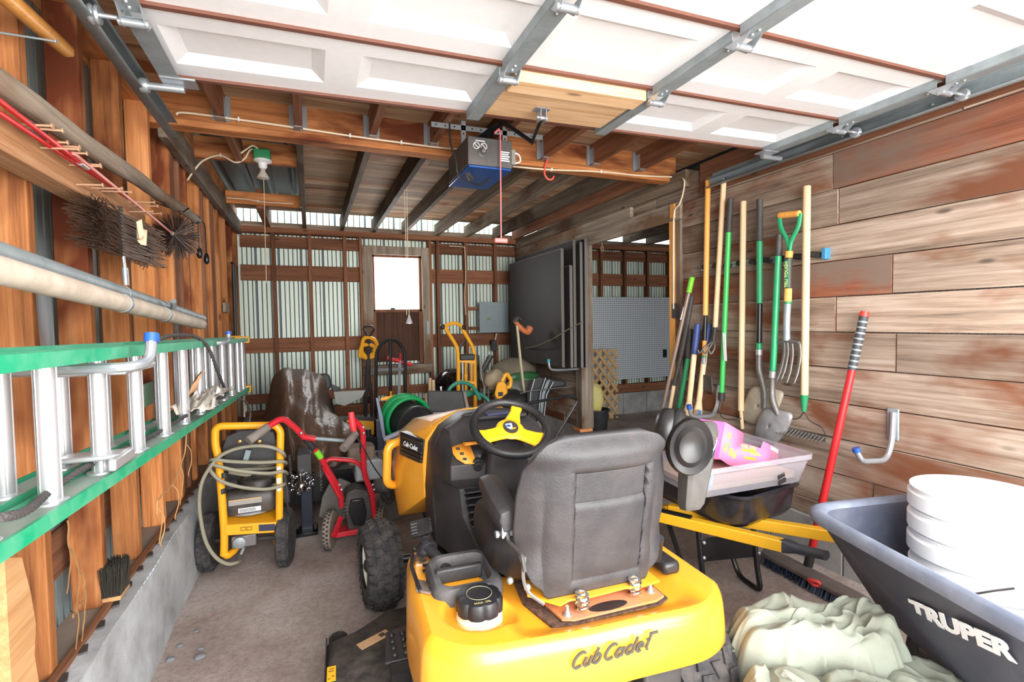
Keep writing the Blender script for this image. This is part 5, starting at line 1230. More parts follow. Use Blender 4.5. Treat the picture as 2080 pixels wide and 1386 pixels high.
m = MB(); m.loft([trayring(.47, -.32, .30, .366, .2, .02), trayring(.51, -.345, .36, .395, .2, .03), trayring(.54, -.36, .52, .515, .2, .06), trayring(.56, -.365, .53, .525, .2, .06), trayring(.58, -.375, .54, .52, .2, .06), trayring(.58, -.375, .54, .515, .2, .06)], caps=False)
m.add(trayring(.47, -.32, .30, .366, .2, .02), [tuple(range(28))])
m.build('tray', trb, wbk, smooth=50, thick=.004)
pl0, pl1 = Lh0.lerp(Lh1, .30)+V((-.02, .05, 0)), Rh0+V((.06, .06, 0))
def legpt(p, f): return V((p.x, p.y, .345*(1-f)))
la, lb = Lh0+dl*.10+V((-.01, 0, 0)), Rh0+dr_*.04+V((.02, 0, 0))
for nm, p, q in (('leg', la, 1), ('leg', lb, -1)):
    o_ = p-ax*.0; m = MB(); f1 = V((p.x-.02*q, p.y, .012))
    m.tube(fillet([p+V((0, 0, -.03)), V((p.x+.03*q*0, p.y-.03, .10)), V((p.x-.0*q, p.y-.05, .014)), V((p.x+.02, p.y+.10, .014)), V((p.x+.03, p.y+.17, .12)), V((p.x-.03, p.y+.2, .33))], .04), .013, 10); m.build('leg', M['black_metal'], wbk)
m = MB(); u = (lb-la); m.obox((la+lb)/2+V((0, -.012, -.115)), u/2*1.02, V((0, .004, 0)), V((0, 0, .058))); pl = m.build('brace_plate', M['black_metal'], wbk, bevel=.003)
for p in (la, lb):
    for dz_ in (-.075, -.15): MB().ball(p+V((.012, -.026, dz_)), .010, n=10, m=7).build('bolt', M['galv_bright'], pl)
m = MB(); wcen = c0+axx*.78+V((0, 0, .16)); m.lathe(wcen-sx_*.04, sx_, [(.06, 0), (.14, .005), (.16, .03), (.16, .05), (.14, .075), (.06, .08)], 28); m.build('wheel', M['rubber'], wbk)
MB().bar(Lh0-dl*.55+V((0, 0, 0)), wcen, .03, .03).bar(Rh0-dr_*.35, wcen, .03, .03).build('wheel_fork', yb, wbk)
MB().bar(Lh0-dl*.3+V((0, 0, .03)), Lh0+dl*.06+V((0, 0, .03)), .03, .012).build('tray_riser', M['black_metal'], wbk)
# ---- clear tote with things in it
tt = thing('storage_tote', 'shallow clear plastic tote resting on the black wheelbarrow tray', 'tote', (1.93, 1.93, .55))
clr, n_, l_, b_ = newmat('clear_tote'); b_.inputs['Base Color'].default_value = (*lin(198, 196, 206), 1); b_.inputs['Roughness'].default_value = .18; b_.inputs['Alpha'].default_value = .3
tc_ = V((1.90, 1.90, 0)); ta_ = math.radians(-6)
def tring(w, l, z, tilt=.0):
    out = []
    for x, y in rrect(w, l, .03, 4):
        X = x*math.cos(ta_)-y*math.sin(ta_); Y = x*math.sin(ta_)+y*math.cos(ta_); out.append(V((tc_.x+X, tc_.y+Y, z+.03*x)))
    return out
m = MB(); m.loft([tring(.58, .44, .555), tring(.64, .48, .655), tring(.645, .485, .662), tring(.665, .505, .668), tring(.665, .505, .690), tring(.672, .512, .692)], caps=False); m.add(tring(.58, .44, .555), [tuple(range(20))])
m.build('body', clr, tt, smooth=40, thick=.0025)
m = MB(); q = at(1588, 970, y=1.655)
for k in (0, 1): MB().obox(at(1587+k*2, 967+k*11, y=1.655)+V((.0, .0, 0)), (.019, -.002, .007), (0, .002, 0), (-.002, 0, .010)).build('velcro_strip', M['black'], tt)
m = MB(); m.loft([tring(.55, .41, .575), tring(.55, .41, .598)]); m.build('contents_sheet', plain('tan_contents', (196, 172, 150), .8, dirt=.5, dirtc=(150, 150, 156)), tt)
q = at(1437, 978, y=1.70); lb_ = MB().obox(q, (.032, 0, 0), (0, .001, 0), (.006, 0, .038)).build('blue_label', plain('blue_print', (60, 138, 206), .5, dirt=.9, dirtc=(226, 234, 244), scale=70), tt)
# ---- pink carton
pkx = thing('pink_carton', 'open pink cardboard carton printed with yellow citrus slices tipped in the tote', 'carton', (1.85, 1.95, .7))
Pk = M['pink']; py0 = 1.80
fr = [(1473, 858), (1510, 880), (1508, 899), (1545, 911), (1550, 897), (1581, 913), (1579, 955), (1553, 962), (1480, 945), (1459, 930)]
F_ = [at(*p, y=py0+.0006*(p[0]-1459)) for p in fr]
bk = V((-.02, .17, .03))
def face(pts): m = MB(); m.add(pts, [tuple(range(len(pts)))]); return m
face(F_).build('front_panel', Pk, pkx, thick=.004)
face([F_[0], F_[-1], F_[-1]+V((-.16, .13, .0)), F_[0]+V((-.16, .13, .02))]).build('side_panel', plain('deep_pink', (240, 96, 168), .6), pkx, thick=.004)
face([F_[0]+V((-.16, .13, .02)), F_[-1]+V((-.16, .13, 0)), F_[6]+V((-.1, .2, -.02)), F_[5]+V((-.1, .2, .0))]).build('back_panel', Pk, pkx, thick=.004)
face([F_[-1], F_[6], F_[6]+V((-.1, .2, 0)), F_[-1]+V((-.16, .13, 0))]).build('base_panel', Pk, pkx, thick=.004)
yl = plain('lemon_yellow_print', (250, 226, 120), .6); yo = plain('orange_outline_print', (236, 172, 64), .6); lf = plain('leaf_print', (130, 176, 96), .6)
ux = (F_[5]-F_[0]); ux = V((1, (F_[5]-F_[0]).y/(F_[5]-F_[0]).x, 0)).normalized()
def pf(px, py, o=.0035): p = at(px, py, y=py0+.0006*(px-1459)); return p+V((0, -o, 0))
def slice_(px, py, r):
    c = pf(px, py); q = [c+ux*(r*math.cos(t))+V((0, 0, r*math.sin(t))) for t in [2*PI*k/20 for k in range(20)]]
    MB().add([p+V((0, .0006, 0)) for p in [c+(p-c)*1.12 for p in q]], [tuple(range(20))]).build('citrus_rim', yo, pkx)
    s = MB().add(q, [tuple(range(20))]).build('citrus_slice', yl, pkx)
    for k in range(6):
        t = PI*k/6*2; d = ux*math.cos(t)+V((0, 0, math.sin(t))); MB().bar(c+V((0, -.0006, 0))+d*r*.25, c+V((0, -.0006, 0))+d*r*.85, .0006, .003, (0, 1, 0)).build('segment_line', yo, s)
for a in ((1481, 885, .014), (1484, 918, .018), (1473, 912, .013), (1490, 925, .015)): slice_(*a)
for px, py in ((1472, 905), (1480, 903)): MB().add([pf(px-3, py+3), pf(px, py-6), pf(px+4, py+2), pf(px+1, py+5)], [(0, 1, 2, 3)]).build('leaf_mark', lf, pkx)
for k, (px, py, w) in enumerate(((1511, 905, 8), (1520, 914, 17), (1533, 921, 12), (1522, 930, 14), (1528, 909, 7))):
    MB().add([pf(px-w, py-3), pf(px+w*.6, py-1), pf(px+w, py+6), pf(px-w*.6, py+3)], [(0, 1, 2, 3)]).build('yellow_splash', yl if k % 2 == 0 else yo, pkx)
MB().add([pf(1565, 905), pf(1580, 914), pf(1579, 921), pf(1564, 913)], [(0, 1, 2, 3)]).build('white_patch', M['white'], pkx)
m = MB(); m.add([at(1340, 872, y=2.3), at(1385, 868, y=2.2), at(1385, 905, y=2.2), at(1340, 905, y=2.3)], [(0, 1, 2, 3)])
tag(m.build('pink_flap', bpy.data.materials['deep_pink'], thick=.004), 'loose pink cardboard flap showing behind the tractor seat', 'cardboard')
# ---- raised right armrest of the tractor and earmuffs hung on it
P0, P1 = at(1400, 1035, y=1.2), at(1425, 856, y=1.24); d = (P1-P0).normalized(); sdx = V((1, -.1, 0)).normalized(); nn = sdx.cross(d).normalized()
m = MB(); L_ = (P1-P0).length
m.loft([[P0+d*(f*L_)+sdx*(a*w)+nn*(b*h)+V((o, 0, 0)) for a, b in ((-1, -.7), (-.7, -1), (.7, -1), (1, -.7), (1, .7), (.7, 1), (-.7, 1), (-1, .7))] for f, w, h, o in ((0, .026, .022, .004), (.06, .034, .03, .004), (.5, .045, .038, 0), (.85, .050, .04, .0), (.95, .046, .036, -.004), (1.0, .034, .024, -.006))])
m.build('armrest', plain('armrest_grey', (66, 63, 62), .6, dirt=.5, dirtc=(104, 98, 92)), tr, smooth=40)
em = thing('ear_muffs', 'black folded ear muffs hung on the raised right armrest of the tractor', 'ear muffs', at(1412, 945, y=1.15))
mb = plain('muff_black', (26, 25, 26), .35, dirt=.06)
ca, cb2 = at(1402, 900, y=1.13), at(1378, 872, y=1.17)
def cup(c, dirv, s):
    dirv = V(dirv).normalized(); u, w = perp(dirv); m = MB()
    up = V((.25, 0, 1)); w = (up-dirv*up.dot(dirv)).normalized(); u = w.cross(dirv)
    m.loft([[c+dirv*h+(u*(math.cos(t)*.78)+w*math.sin(t))*r for t in [2*PI*k/32 for k in range(32)]] for r, h in ((.012*s, .0), (.03*s, .008*s), (.040*s, .0), (.052*s, .006*s), (.056*s, -.004*s), (.056*s, -.014*s), (.050*s, -.020*s), (.052*s, -.026*s), (.048*s, -.045*s), (.03*s, -.055*s), (.01*s, -.057*s))])
    return m
cup(at(1403, 908, y=1.11), (-.42, -.9, .12), 1.5).build('ear_cup', mb, em, smooth=50)
cup(at(1378, 878, y=1.17), (.75, -.55, -.2), 1.25).build('ear_cup', mb, em, smooth=50)
MB().tube(spline([cb2+V((-.03, .0, .0)), at(1358, 880, y=1.17), at(1362, 862, y=1.17), at(1385, 848, y=1.17), at(1405, 850, y=1.18)], 6), .011, 8, flat=.5).build('headband', mb, em)
MB().tube(spline([at(1364, 872, y=1.155), at(1372, 858, y=1.155), at(1385, 849, y=1.155), at(1393, 851, y=1.155)], 6), .0022, 6).build('wire_arm', M['chrome'], em)
MB().tube(fillet([at(1425, 885, y=1.12), at(1442, 886, y=1.12), at(1456, 888, y=1.12), at(1455, 902, y=1.12), at(1447, 918, y=1.12)], .008), .002, 6).build('wire_arm', M['chrome'], em)
MB().tube([at(1447, 915, y=1.12), at(1441, 930, y=1.12)], .007, 8).build('wire_slide', mb, em)
# ================================================================ BIG BLACK BARROW WITH PAILS
bg_ = thing('dump_barrow', 'big black poly wheelbarrow tub with white lettering at the near right', 'wheelbarrow', (1.75, .85, 0))
tub = plain('poly_tub', (68, 72, 88), .5, dirt=.35, dirtc=(128, 130, 140), bump=.2, scale=5)
A_, B_ = at(1636, 1032, z=.70), at(1975, 997, z=.70)
tdir = (at(2080, 1272, z=.70)-A_).normalized()
N_ = A_+tdir*.95; Cn = B_+tdir*.95
def quadring(P, r):
    out = []
    for i in range(4):
        a = P[i-1]-P[i]; b = P[(i+1) % 4]-P[i]; q = r
        out += bez(P[i]+a.normalized()*q, P[i], P[i]+b.normalized()*q, n=6)
    return out
b0 = at(1772, 1228, z=.34); bdir = (at(1930, 1370, z=.34)-b0).normalized()
bq = [b0, b0+V((.46, -.05, 0)), b0+V((.46, -.05, 0))+bdir*.66, b0+bdir*.66]
rq = [A_, B_, Cn, N_]
cen = (A_+B_+Cn+N_)/4
def grow(P, o, dz_=0): return [p+(V((p.x-cen.x, p.y-cen.y, 0)).normalized()*o)+V((0, 0, dz_)) for p in P]
m = MB()
inner = [grow(rq, -.035, .0), [p.lerp(q, .5) for p, q in zip(grow(rq, -.035), bq)], grow(bq, -.01, .012)]
m.loft([quadring(grow(bq, -.02, -.0), .05), quadring(bq, .06), quadring([p.lerp(q, .97) for p, q in zip(bq, grow(rq, -.015, -.03))], .09), quadring(grow(rq, .0, -.035), .09), quadring(grow(rq, .012, -.02), .10), quadring(grow(rq, .012, -.006), .10), quadring(grow(rq, 0, .004), .10), quadring(grow(rq, -.02, .004), .09), quadring(grow(rq, -.036, -.012), .09), quadring(grow(bq, -.02, .02), .05)])
m.build('tub', tub, bg_, smooth=50)
m = MB(); m.loft([quadring(grow(rq, o, z), .10) for o, z in ((-.012, -.03), (.014, -.03), (.024, -.016), (.020, .004), (.004, .012), (-.022, .008), (-.03, -.004))], caps=False)
m.build('rim', plain('scuffed_rim', (104, 112, 130), .5, dirt=.6, dirtc=(150, 156, 170), scale=9), bg_, smooth=60)
# lettering on the tub side facing the camera
p_t = at(1845, 1222, z=.52)
sidep = [A_.lerp(N_, .1)+V((0, 0, -.03)), A_.lerp(N_, .9)+V((0, 0, -.03)), b0+bdir*.3]
nrm = (sidep[1]-sidep[0]).cross(sidep[2]-sidep[0]).normalized()
if nrm.dot(V((0, 0, H))-sidep[0]) < 0: nrm = -nrm
def onplane(px, py, p0, n, off=0):
    d = cf+cr*((px-1040)/FPX)-cu*((py-693)/FPX); o = V((0, 0, H)); p0 = p0+n*off
    return o+d*((p0-o).dot(n)/d.dot(n))
la_, lb_, lt_ = (onplane(*q, sidep[0], nrm, .012) for q in ((1853, 1246), (2066, 1347), (1844, 1216)))
textq('lettering', 'TRUPER', la_, lb_-la_, lt_-la_, plain('white_lettering', (232, 234, 240), .5), bg_, bold=.05, ext=.001)
bx = b0+V((.15, -.02, 0))
MB().box(bx.x-.16, bx.x-.12, .2, .95, .27, .315).build('handle_beam', M['dark_y'], bg_); MB().box(bx.x+.12, bx.x+.16, .2, .95, .27, .315).build('handle_beam', M['dark_y'], bg_)
m = MB(); m.lathe((bx.x-.05, .90, .17), (1, 0, 0), [(.06, 0), (.15, .01), (.17, .035), (.17, .065), (.15, .09), (.06, .1)], 28); m.build('wheel', M['rubber'], bg_)
for sx in (-.14, .14): MB().tube(fillet([V((bx.x+sx, .72, .28)), V((bx.x+sx, .62, .014)), V((bx.x+sx, .44, .014)), V((bx.x+sx, .36, .28))], .04), .014, 10).build('leg', M['black_metal'], bg_)
q = onplane(1848, 1130, A_+V((.06, 0, -.1)), nrm); 
# white pails, three nested
def pail(lab, cx, cy, z0, R, Hh, tilt=0, handle=None):
    t = thing('pail', lab, 'pail', (cx, cy, z0), 'white plastic pails in the black barrow')
    k = R/.165; m = MB()
    m.lathe((cx, cy, z0), (0, 0, 1), [(R*.86, 0), (R*.965, Hh-.13), (R*1.03, Hh-.128), (R*1.035, Hh-.10), (R*.975, Hh-.098), (R*.98, Hh-.065), (R*1.06, Hh-.062), (R*1.06, Hh-.02), (R*1.0, Hh-.016), (R*1.0, Hh-.006), (R*1.03, Hh-.004), (R*1.03, Hh), (R*.985, Hh), (R*.96, Hh-.1), (R*.85, .02), (.0, .02)], 48, caps=False)
    m.build('body', M['white'], t, smooth=30)
    if handle:
        m = MB(); m.tube(spline(handle, 6), .003, 6); m.build('bail_wire', M['dark_steel'], t)
    return t
cx, cy = 1.875, .84
zb = .345
for k, (z0, lab) in enumerate(((.362, 'bottom white pail of the nested stack standing in the black barrow'), (.432, 'middle white pail of the nested stack in the black barrow'), (.502, 'topmost white pail of the nested stack in the black barrow'))):
    hnd = [(cx-.165, cy-.04, z0+.20), (cx-.168, cy-.06, z0+.20), (cx-.15, cy-.10, z0+.225), (cx-.118, cy-.13, z0+.24)] if k == 0 else None
    pail(lab, cx, cy, z0, .165, .31, handle=[V(h) for h in hnd] if hnd else None)
pail('nearest white pail standing alone in front of the nested stack in the black barrow', 1.83, .50, .375, .13, .40)
# ================================================================ DROP CLOTH ON A WHITE SACK
sk = thing('white_sack', 'white woven sack with an orange edge under the canvas drop cloth', 'sack', (1.2, .85, 0))
m = MB(); P = [(1.04, .93), (1.12, .99), (1.30, 1.0), (1.34, .80), (1.30, .64), (1.05, .66), (.99, .78)]
cc = V((1.17, .84, 0))
m.loft([[V((cc.x+(q.x-cc.x)*s, cc.y+(q.y-cc.y)*s, z)) for q in spline([V((a, b, 0)) for a, b in P], 5, True)] for z, s in ((0, .95), (.05, 1.0), (.28, .97), (.34, .88), (.35, .5))])
m.build('sack_body', plain('white_sack', (232, 232, 238), .6), sk, smooth=60)
MB().tube([V((.988, .78, z)) for z in (.02, .2, .33)], .006, 8).build('orange_edge', plain('orange_seam', (236, 160, 70), .6), sk)
cv = plain('canvas', (138, 144, 132), .9, dirt=.5, dirtc=(116, 110, 92), scale=9, bump=.3)
ck = thing('drop_cloth', 'rumpled pale canvas drop cloth heaped beside the black barrow', 'drop cloth', (1.25, .9, 0))
def bil(p, s, ph): return noise.noise(V((p[0]*s, p[1]*s, ph)))
def fold(q, w=.5):
    """soft pleat: rounded crest, tight valley"""
    f_ = q-math.floor(q); return abs(math.sin(PI*f_))**.6
def ridge(x, y, ph): return 1-min(1, abs(noise.noise(V((x, y, ph))))*2.6)
def heap(cx, cy, ex, ey, rot, top, seed, dens, amp):
    """a folded-over roll of cloth: long pleats run along it and wrap round its far end"""
    def fn(u, v):
        a = 2*PI*u; r = max(.004, v)
        ca, sa = math.cos(a), math.sin(a)
        wob = 1+.07*math.sin(2*a+seed)+.05*math.sin(3*a+2*seed)+.05*noise.noise(V((ca*2, sa*2, seed)))
        sq = (abs(ca)**2.6+abs(sa)**2.6)**(-1/2.6)                  # squarish outline
        x, y = ca*ex*wob*r*sq, sa*ey*wob*r*sq
        z = top*(.90 if r < .6 else .90*max(0, 1-((r-.6)/.4)**2.6))
        w1 = bil((x, y), 4.5, seed); w2 = bil((x, y), 10, seed+2)
        q = math.sqrt(y*y+(.62*max(0, x+.04))**2) if x > -.04 else abs(y)
        q += .030*w1+.010*w2
        am = .35+.9*abs(bil((x, y), 3.2, seed+5))
        z += amp*am*abs(math.sin(PI*(q*dens+.25*seed)))**.7*ss(1.02, .8, r)
        z += amp*.4*(2 if amp > .046 else .8)*.5*ridge(x*5+y*3, y*15-x*4+w1*2, seed+8)**2*ss(1.0, .75, r)
        z += (.012 if amp > .046 else .004)*ridge(x*12-y*9, y*20+w2*2, seed+11)**2+.05*w1*ss(1, .7, r)
        side = ss(.62, .92, r); cr3 = ridge(ca*3.2+w1, sa*3.2, seed+14)**2
        x += ca*.020*cr3*side; y += sa*.020*cr3*side
        c_, s_ = math.cos(rot), math.sin(rot)
        return V((cx+x*c_-y*s_, cy+x*s_+y*c_, max(.012+.008*cr3, z)))
    return fn
m = MB(); m.grid(300, 130, heap(1.335, .985, .27, .155, math.radians(-26), .50, 1.3, 15, .050)); m.build('canvas_roll', cv, ck, smooth=180)
m = MB(); m.grid(240, 110, heap(1.13, .84, .15, .18, math.radians(60), .44, 4.1, 10, .042)); m.build('canvas_fold', cv, ck, smooth=180)
m = MB(); m.grid(200, 90, heap(1.50, .775, .10, .155, math.radians(28), .42, 7.7, 13, .04)); m.build('canvas_fold', cv, ck, smooth=180)
m = MB(); m.grid(240, 110, heap(1.29, .74, .17, .15, math.radians(-15), .44, 9.2, 10, .042)); m.build('canvas_fold', cv, ck, smooth=180)
# ================================================================ PRESSURE WASHER
def Y(y): return lambda px, py, d=0: at(px, py, y=y+d)
pwm = plain('washer_yellow', (244, 168, 28), .35, dirt=.15, dirtc=(180, 130, 60))
pw_ = thing('pressure_washer', 'yellow framed pressure washer with a grey hose wound round it by the concrete footing', 'pressure washer', (-.36, 3.05, 0))
f = Y(2.98)
fr_ = [f(455, 1128), f(456, 1085), f(450, 1000), f(444, 930), f(437, 905), f(437, 873), f(446, 866), f(560, 864), f(570, 876), f(568, 960), f(567, 1110)]
MB().tube(fillet(fr_, .05, 6), .0195, 14).build('frame_tube', pwm, pw_, smooth=60)
MB().tube(fillet([f(455, 1124), f(462, 1130), f(478, 1118, .05), f(490, 1090, .15), f(495, 1075, .25)], .03), .0185, 12).build('frame_foot', pwm, pw_)
MB().tube(fillet([f(567, 1105), f(566, 1116, .02), f(560, 1095, .15), f(556, 1075, .25)], .03), .0185, 12).build('frame_foot', pwm, pw_)
a, b = f(457, 1083), f(568, 1076)
MB().add([a+V((0, -.022, .05)), b+V((0, -.022, .05)), b+V((0, -.022, -.008)), a+V((0, -.022, -.008)), a+V((0, .3, .07)), b+V((0, .3, .07)), b+V((0, .3, .06)), a+V((0, .3, .06))], [(0, 1, 2, 3), (0, 4, 5, 1), (3, 2, 6, 7), (4, 7, 6, 5), (0, 3, 7, 4), (1, 5, 6, 2)]).build('engine_plate', pwm, pw_, bevel=.004)
q0, q1 = a.lerp(b, .62), a.lerp(b, .92)
MB().obox((q0+q1)/2+V((0, -.024, .024)), (q1-q0)/2, (0, .001, 0), (0, 0, .018)).build('spec_decal', plain('navy_decal', (46, 48, 70), .5), pw_)
for k in range(2): MB().tube([p+V((0, -.024, .025)) for p in (a.lerp(b, .34+k*.11)+V((-.012, 0, -.008)), a.lerp(b, .34+k*.11)+V((.012, 0, -.008)), a.lerp(b, .34+k*.11)+V((.012, 0, .008)), a.lerp(b, .34+k*.11)+V((-.012, 0, .008)))], .0018, 4, True).build('stencil_mark', M['black'], pw_)
mid = f(512, 1000, .16)
eng = plain('engine_black', (40, 38, 38), .4, dirt=.5, dirtc=(112, 98, 86))
cst = plain('cast_grey', (150, 156, 160), .45, .4, dirt=.3)
zb_ = a.z+.07
MB().lathe((mid.x, mid.y, zb_-.005), (0, 0, 1), [(.135, 0), (.135, .012), (.115, .02), (.09, .03), (.085, .1), (.10, .11)], 28).build('crankcase', cst, pw_)
for k in range(7): MB().box(mid.x-.055, mid.x+.075, mid.y-.10, mid.y-.03, zb_+.03+k*.014, zb_+.038+k*.014).build('cooling_fin', cst, pw_)
m = MB(); ez = f(512, 1035, .06).z
m.loft([[V((mid.x+x*s, mid.y+y*s, z)) for x, y in rrect(.29, .26, .05, 4)] for z, s in ((ez-.03, .70), (ez-.012, .95), (ez+.03, 1.0), (ez+.09, .96), (ez+.115, .80))]); sh_ = m.build('engine_shroud', eng, pw_, smooth=50)
MB().box(mid.x-.10, mid.x+.06, mid.y-.1325, mid.y-.129, ez+.044, ez+.074).build('shroud_decal', plain('grey_decal', (150, 146, 140), .5), sh_)
MB().box(mid.x-.10, mid.x+.06, mid.y-.133, mid.y-.1322, ez+.07, ez+.073).build('decal_band', pwm, sh_)
MB().box(mid.x-.055, mid.x+.055, mid.y-.135, mid.y-.1315, ez+.0, ez+.024).build('serial_label', M['white'], sh_)
for k in range(3): MB().box(mid.x-.05, mid.x+.03, mid.y-.1358, mid.y-.1352, ez+.004+k*.006, ez+.007+k*.006).build('label_line', M['black_metal'], sh_)
rg = MB().lathe((mid.x+.03, mid.y, ez+.115), (0, 0, 1), [(.10, 0), (.095, .03), (.08, .045), (.02, .05)], 28).build('recoil_cover', eng, pw_, smooth=50)
for k in range(5): MB().tube([V((mid.x+.03+(.03+k*.016)*math.cos(t), mid.y+(.03+k*.016)*math.sin(t), ez+.166-.004*k)) for t in [2*PI*j/28 for j in range(28)]], .0028, 5, True).build('grille_ring', M['dark_steel'], rg)
MB().lathe((mid.x-.11, mid.y-.02, ez+.10), (0, 0, 1), [(.042, 0), (.042, .04), (.038, .048), (.01, .05)], 22).build('fuel_cap', M['rubber'], pw_)
MB().lathe(V((mid.x-.05, mid.y-.13, a.z-.06)), (0, -1, 0), [(.045, -.12), (.045, 0), (.03, .01), (.03, .05), (.012, .055)], 18).build('pump', cst, pw_)
MB().box(mid.x-.09, mid.x+.03, mid.y-.16, mid.y-.05, a.z-.095, a.z-.03).build('pump_head', M['steel_dark'], pw_, bevel=.006)
pa_, pb2 = f(450, 905, .02), f(566, 905, .02)
m = MB(); m.prism([(0, 0), (.02, .06), (.09, .085), (.19, .085), (.25, .06), (.262, 0), (.262, -.12), (0, -.12)], lambda u, v, w: pa_+V((u, .03+w, v-.02)), 0, .012); m.build('hose_panel', M['black'], pw_, bevel=.003)
for px in (487, 527): MB().lathe(f(px, 897, .03), (0, -1, 0), [(.011, 0), (.009, .006), (.003, .008)], 12).build('panel_screw', plain('brass_screw', (206, 150, 90), .35, .6) if 'bs' not in M else M['bs'], pw_); M['bs'] = bpy.data.materials['brass_screw']
MB().bar(f(505, 915, .0), f(499, 935, .0), .026, .006, (0, 1, 0)).build('lance_clip', M['grey_metal'], pw_)
for (px, py) in ((447, 930), (452, 997), (455, 965)):
    c = f(px, py); MB().tube([c+V((0, 0, -.014)), c+V((0, 0, .014))], .0205, 14).build('warning_band', M['black'], pw_)
for py in (952, 975, 990): c = f(567, py); MB().obox(c+V((.0, -.0205, 0)), (.010, 0, 0), (0, .001, 0), (0, 0, .015)).build('pictogram_label', M['white'], pw_)
for px, py, yy, sg in ((425, 1165, 3.10, -1), (581, 1155, 2.99, 1)):
    c = at(px, py, z=0); R_ = .155
    c = V((c.x+.0, c.y+.06, R_)); m = MB()
    ax_ = V((.97, -.22*sg*0-.12, 0)).normalized()
    m.lathe(c-ax_*.034, ax_, [(R_*.62, .004), (R_*.9, 0), (R_, .012), (R_, .056), (R_*.9, .068), (R_*.62, .064)], 40); w = m.build('wheel', M['rubber'], pw_, smooth=40)
    m = MB(); u, v_ = perp(ax_)
    for k in range(40):
        for rr in (0, 1):
            t = 2*PI*(k+.5*rr)/40; d = u*math.cos(t)+v_*math.sin(t); m.obox(c+d*(R_+.001)+ax_*(-.012+.024*rr), ax_*.010, d*.003, ax_.cross(d)*.008)
    m.build('tread', M['rubber'], w)['kind'] = 'stuff'
    MB().lathe(c-ax_*.03, ax_, [(R_*.64, .006), (R_*.5, .012), (R_*.2, .004), (.02, -.004), (.012, -.01)], 24).build('wheel_disc', M['black'], w)
MB().cyl(at(425, 1165, z=0)+V((0, .06, .155)), at(581, 1155, z=0)+V((0, .06, .155)), .012).build('axle', M['dark_steel'], pw_)
hm = plain('olive_hose', (142, 138, 118), .5, dirt=.2)
def loopp(pts): return [f(p[0], p[1], p[2] if len(p) > 2 else -.045) for p in pts]
hp = loopp([(490, 1138, .05), (482, 1143, -.02), (462, 1146), (438, 1132), (418, 1100), (407, 1050), (405, 1010), (412, 975), (430, 945), (450, 925), (480, 912), (520, 906), (555, 910), (576, 922), (574, 933, .08), (540, 945, .16), (470, 945, .14), (428, 940, .05), (432, 934), (470, 938), (530, 940), (574, 938), (578, 945, .08), (540, 952, .15), (460, 952, .12), (428, 947, .02), (434, 945), (480, 956), (540, 962), (576, 958), (578, 966, .09), (520, 968, .16), (440, 955, .08), (426, 948, .0), (430, 960), (450, 978), (490, 990), (540, 994), (574, 986), (578, 978, .06)])
m = MB(); m.tube(spline(hp, 8), .0092, 8); m.build('hose', hm, pw_)
MB().tube([f(484, 1141, .02), f(489, 1128, .06), f(498, 1105, .08)], .012, 10).build('hose_coupling', M['steel_dark'], pw_)
MB().tube([f(576, 960, .0), f(582, 1000, .0), f(584, 1020, .0)], [.014, .018, .016], 10).tube([f(582, 1015), f(588, 1045)], .006, 8).build('spray_gun', M['black'], pw_)
for k in range(3): MB().tube([f(422-2*k, 955+k*5), f(440, 958+k*6), f(452, 955+k*6)], .005, 6).build('hose_hook', M['black'], pw_)
# ================================================================ LOG SPLITTER UNDER A BROWN TARP
ls = thing('log_splitter', 'black towable machine with a chromed ball coupler and chain under the brown tarp', 'log splitter', (-.02, 3.45, 0))
nv = plain('navy_steel', (44, 48, 60), .35, .3)
f = Y(3.46)
MB().box(f(611, 1000).x, f(634, 1000).x, 3.44, 3.49, .02, f(620, 925).z).build('jack_post', nv, ls, bevel=.003)
MB().box(f(600, 1080).x, f(646, 1080).x, 3.38, 3.52, .0, .022).build('foot_plate', M['black_metal'], ls, bevel=.003)
for px in (604, 641): MB().tube([f(px, 1074, -.05), f(px, 1062, -.05)], .009, 8).build('foot_bolt', M['dark_steel'], ls)
MB().box(f(603, 925).x, f(633, 925).x, 3.40, 3.6, f(620, 962).z, f(620, 918).z).build('coupler_head', plain('dark_grey_steel', (62, 62, 62), .45, .3), ls, bevel=.006)
c = f(612, 988, -.11); MB().ball(c, .040, n=24, m=14).cyl(c+V((0, 0, .02)), c+V((0, 0, .07)), .02).build('coupler_ball', M['chrome'], ls)
nr = random.Random(4)
for k in range(30):                                       # chain heaped around the coupler
    t = 2*PI*k/18+nr.uniform(-.1, .1); rr = .052+.012*(k % 2)
    p = c+V((rr*math.cos(t)*1.05, +.035+nr.uniform(-.03, .02), .012+rr*math.sin(t)*1.0))
    d = V((nr.uniform(-1, 1), nr.uniform(-.6, .6), nr.uniform(-1, 1))).normalized(); u, w = perp(d)
    MB().tube([p+d*(.014*math.cos(a))+u*(.008*math.sin(a)) for a in [2*PI*j/12 for j in range(12)]], .0032, 6, True).build('chain_link', M['chrome'], ls)
for px, y0, y1 in ((650, 930, 998), (588, 925, 965)):
    P = [f(px+(k*.05), y0+(y1-y0)*k/60, -.04)+V((.008*math.cos(k*1.05), .008*math.sin(k*1.05), 0)) for k in range(61)]; MB().tube(P, .0022, 5).build('coil_spring', M['steel_dark'], ls)
MB().box(-.20, .40, 3.62, 4.9, .14, .34).build('frame_beam', M['black_metal'], ls)
MB().bar(f(638, 1003, .2), f(700, 990, .5), .03, .03).build('side_rod', M['dark_steel'], ls)
for sx in (-.27, .43):
    MB().lathe((sx, 4.75, .19), (1, 0, 0), [(.06, -.05), (.17, -.05), (.19, -.02), (.19, .02), (.17, .05), (.06, .05)], 28).build('wheel', M['rubber'], ls)
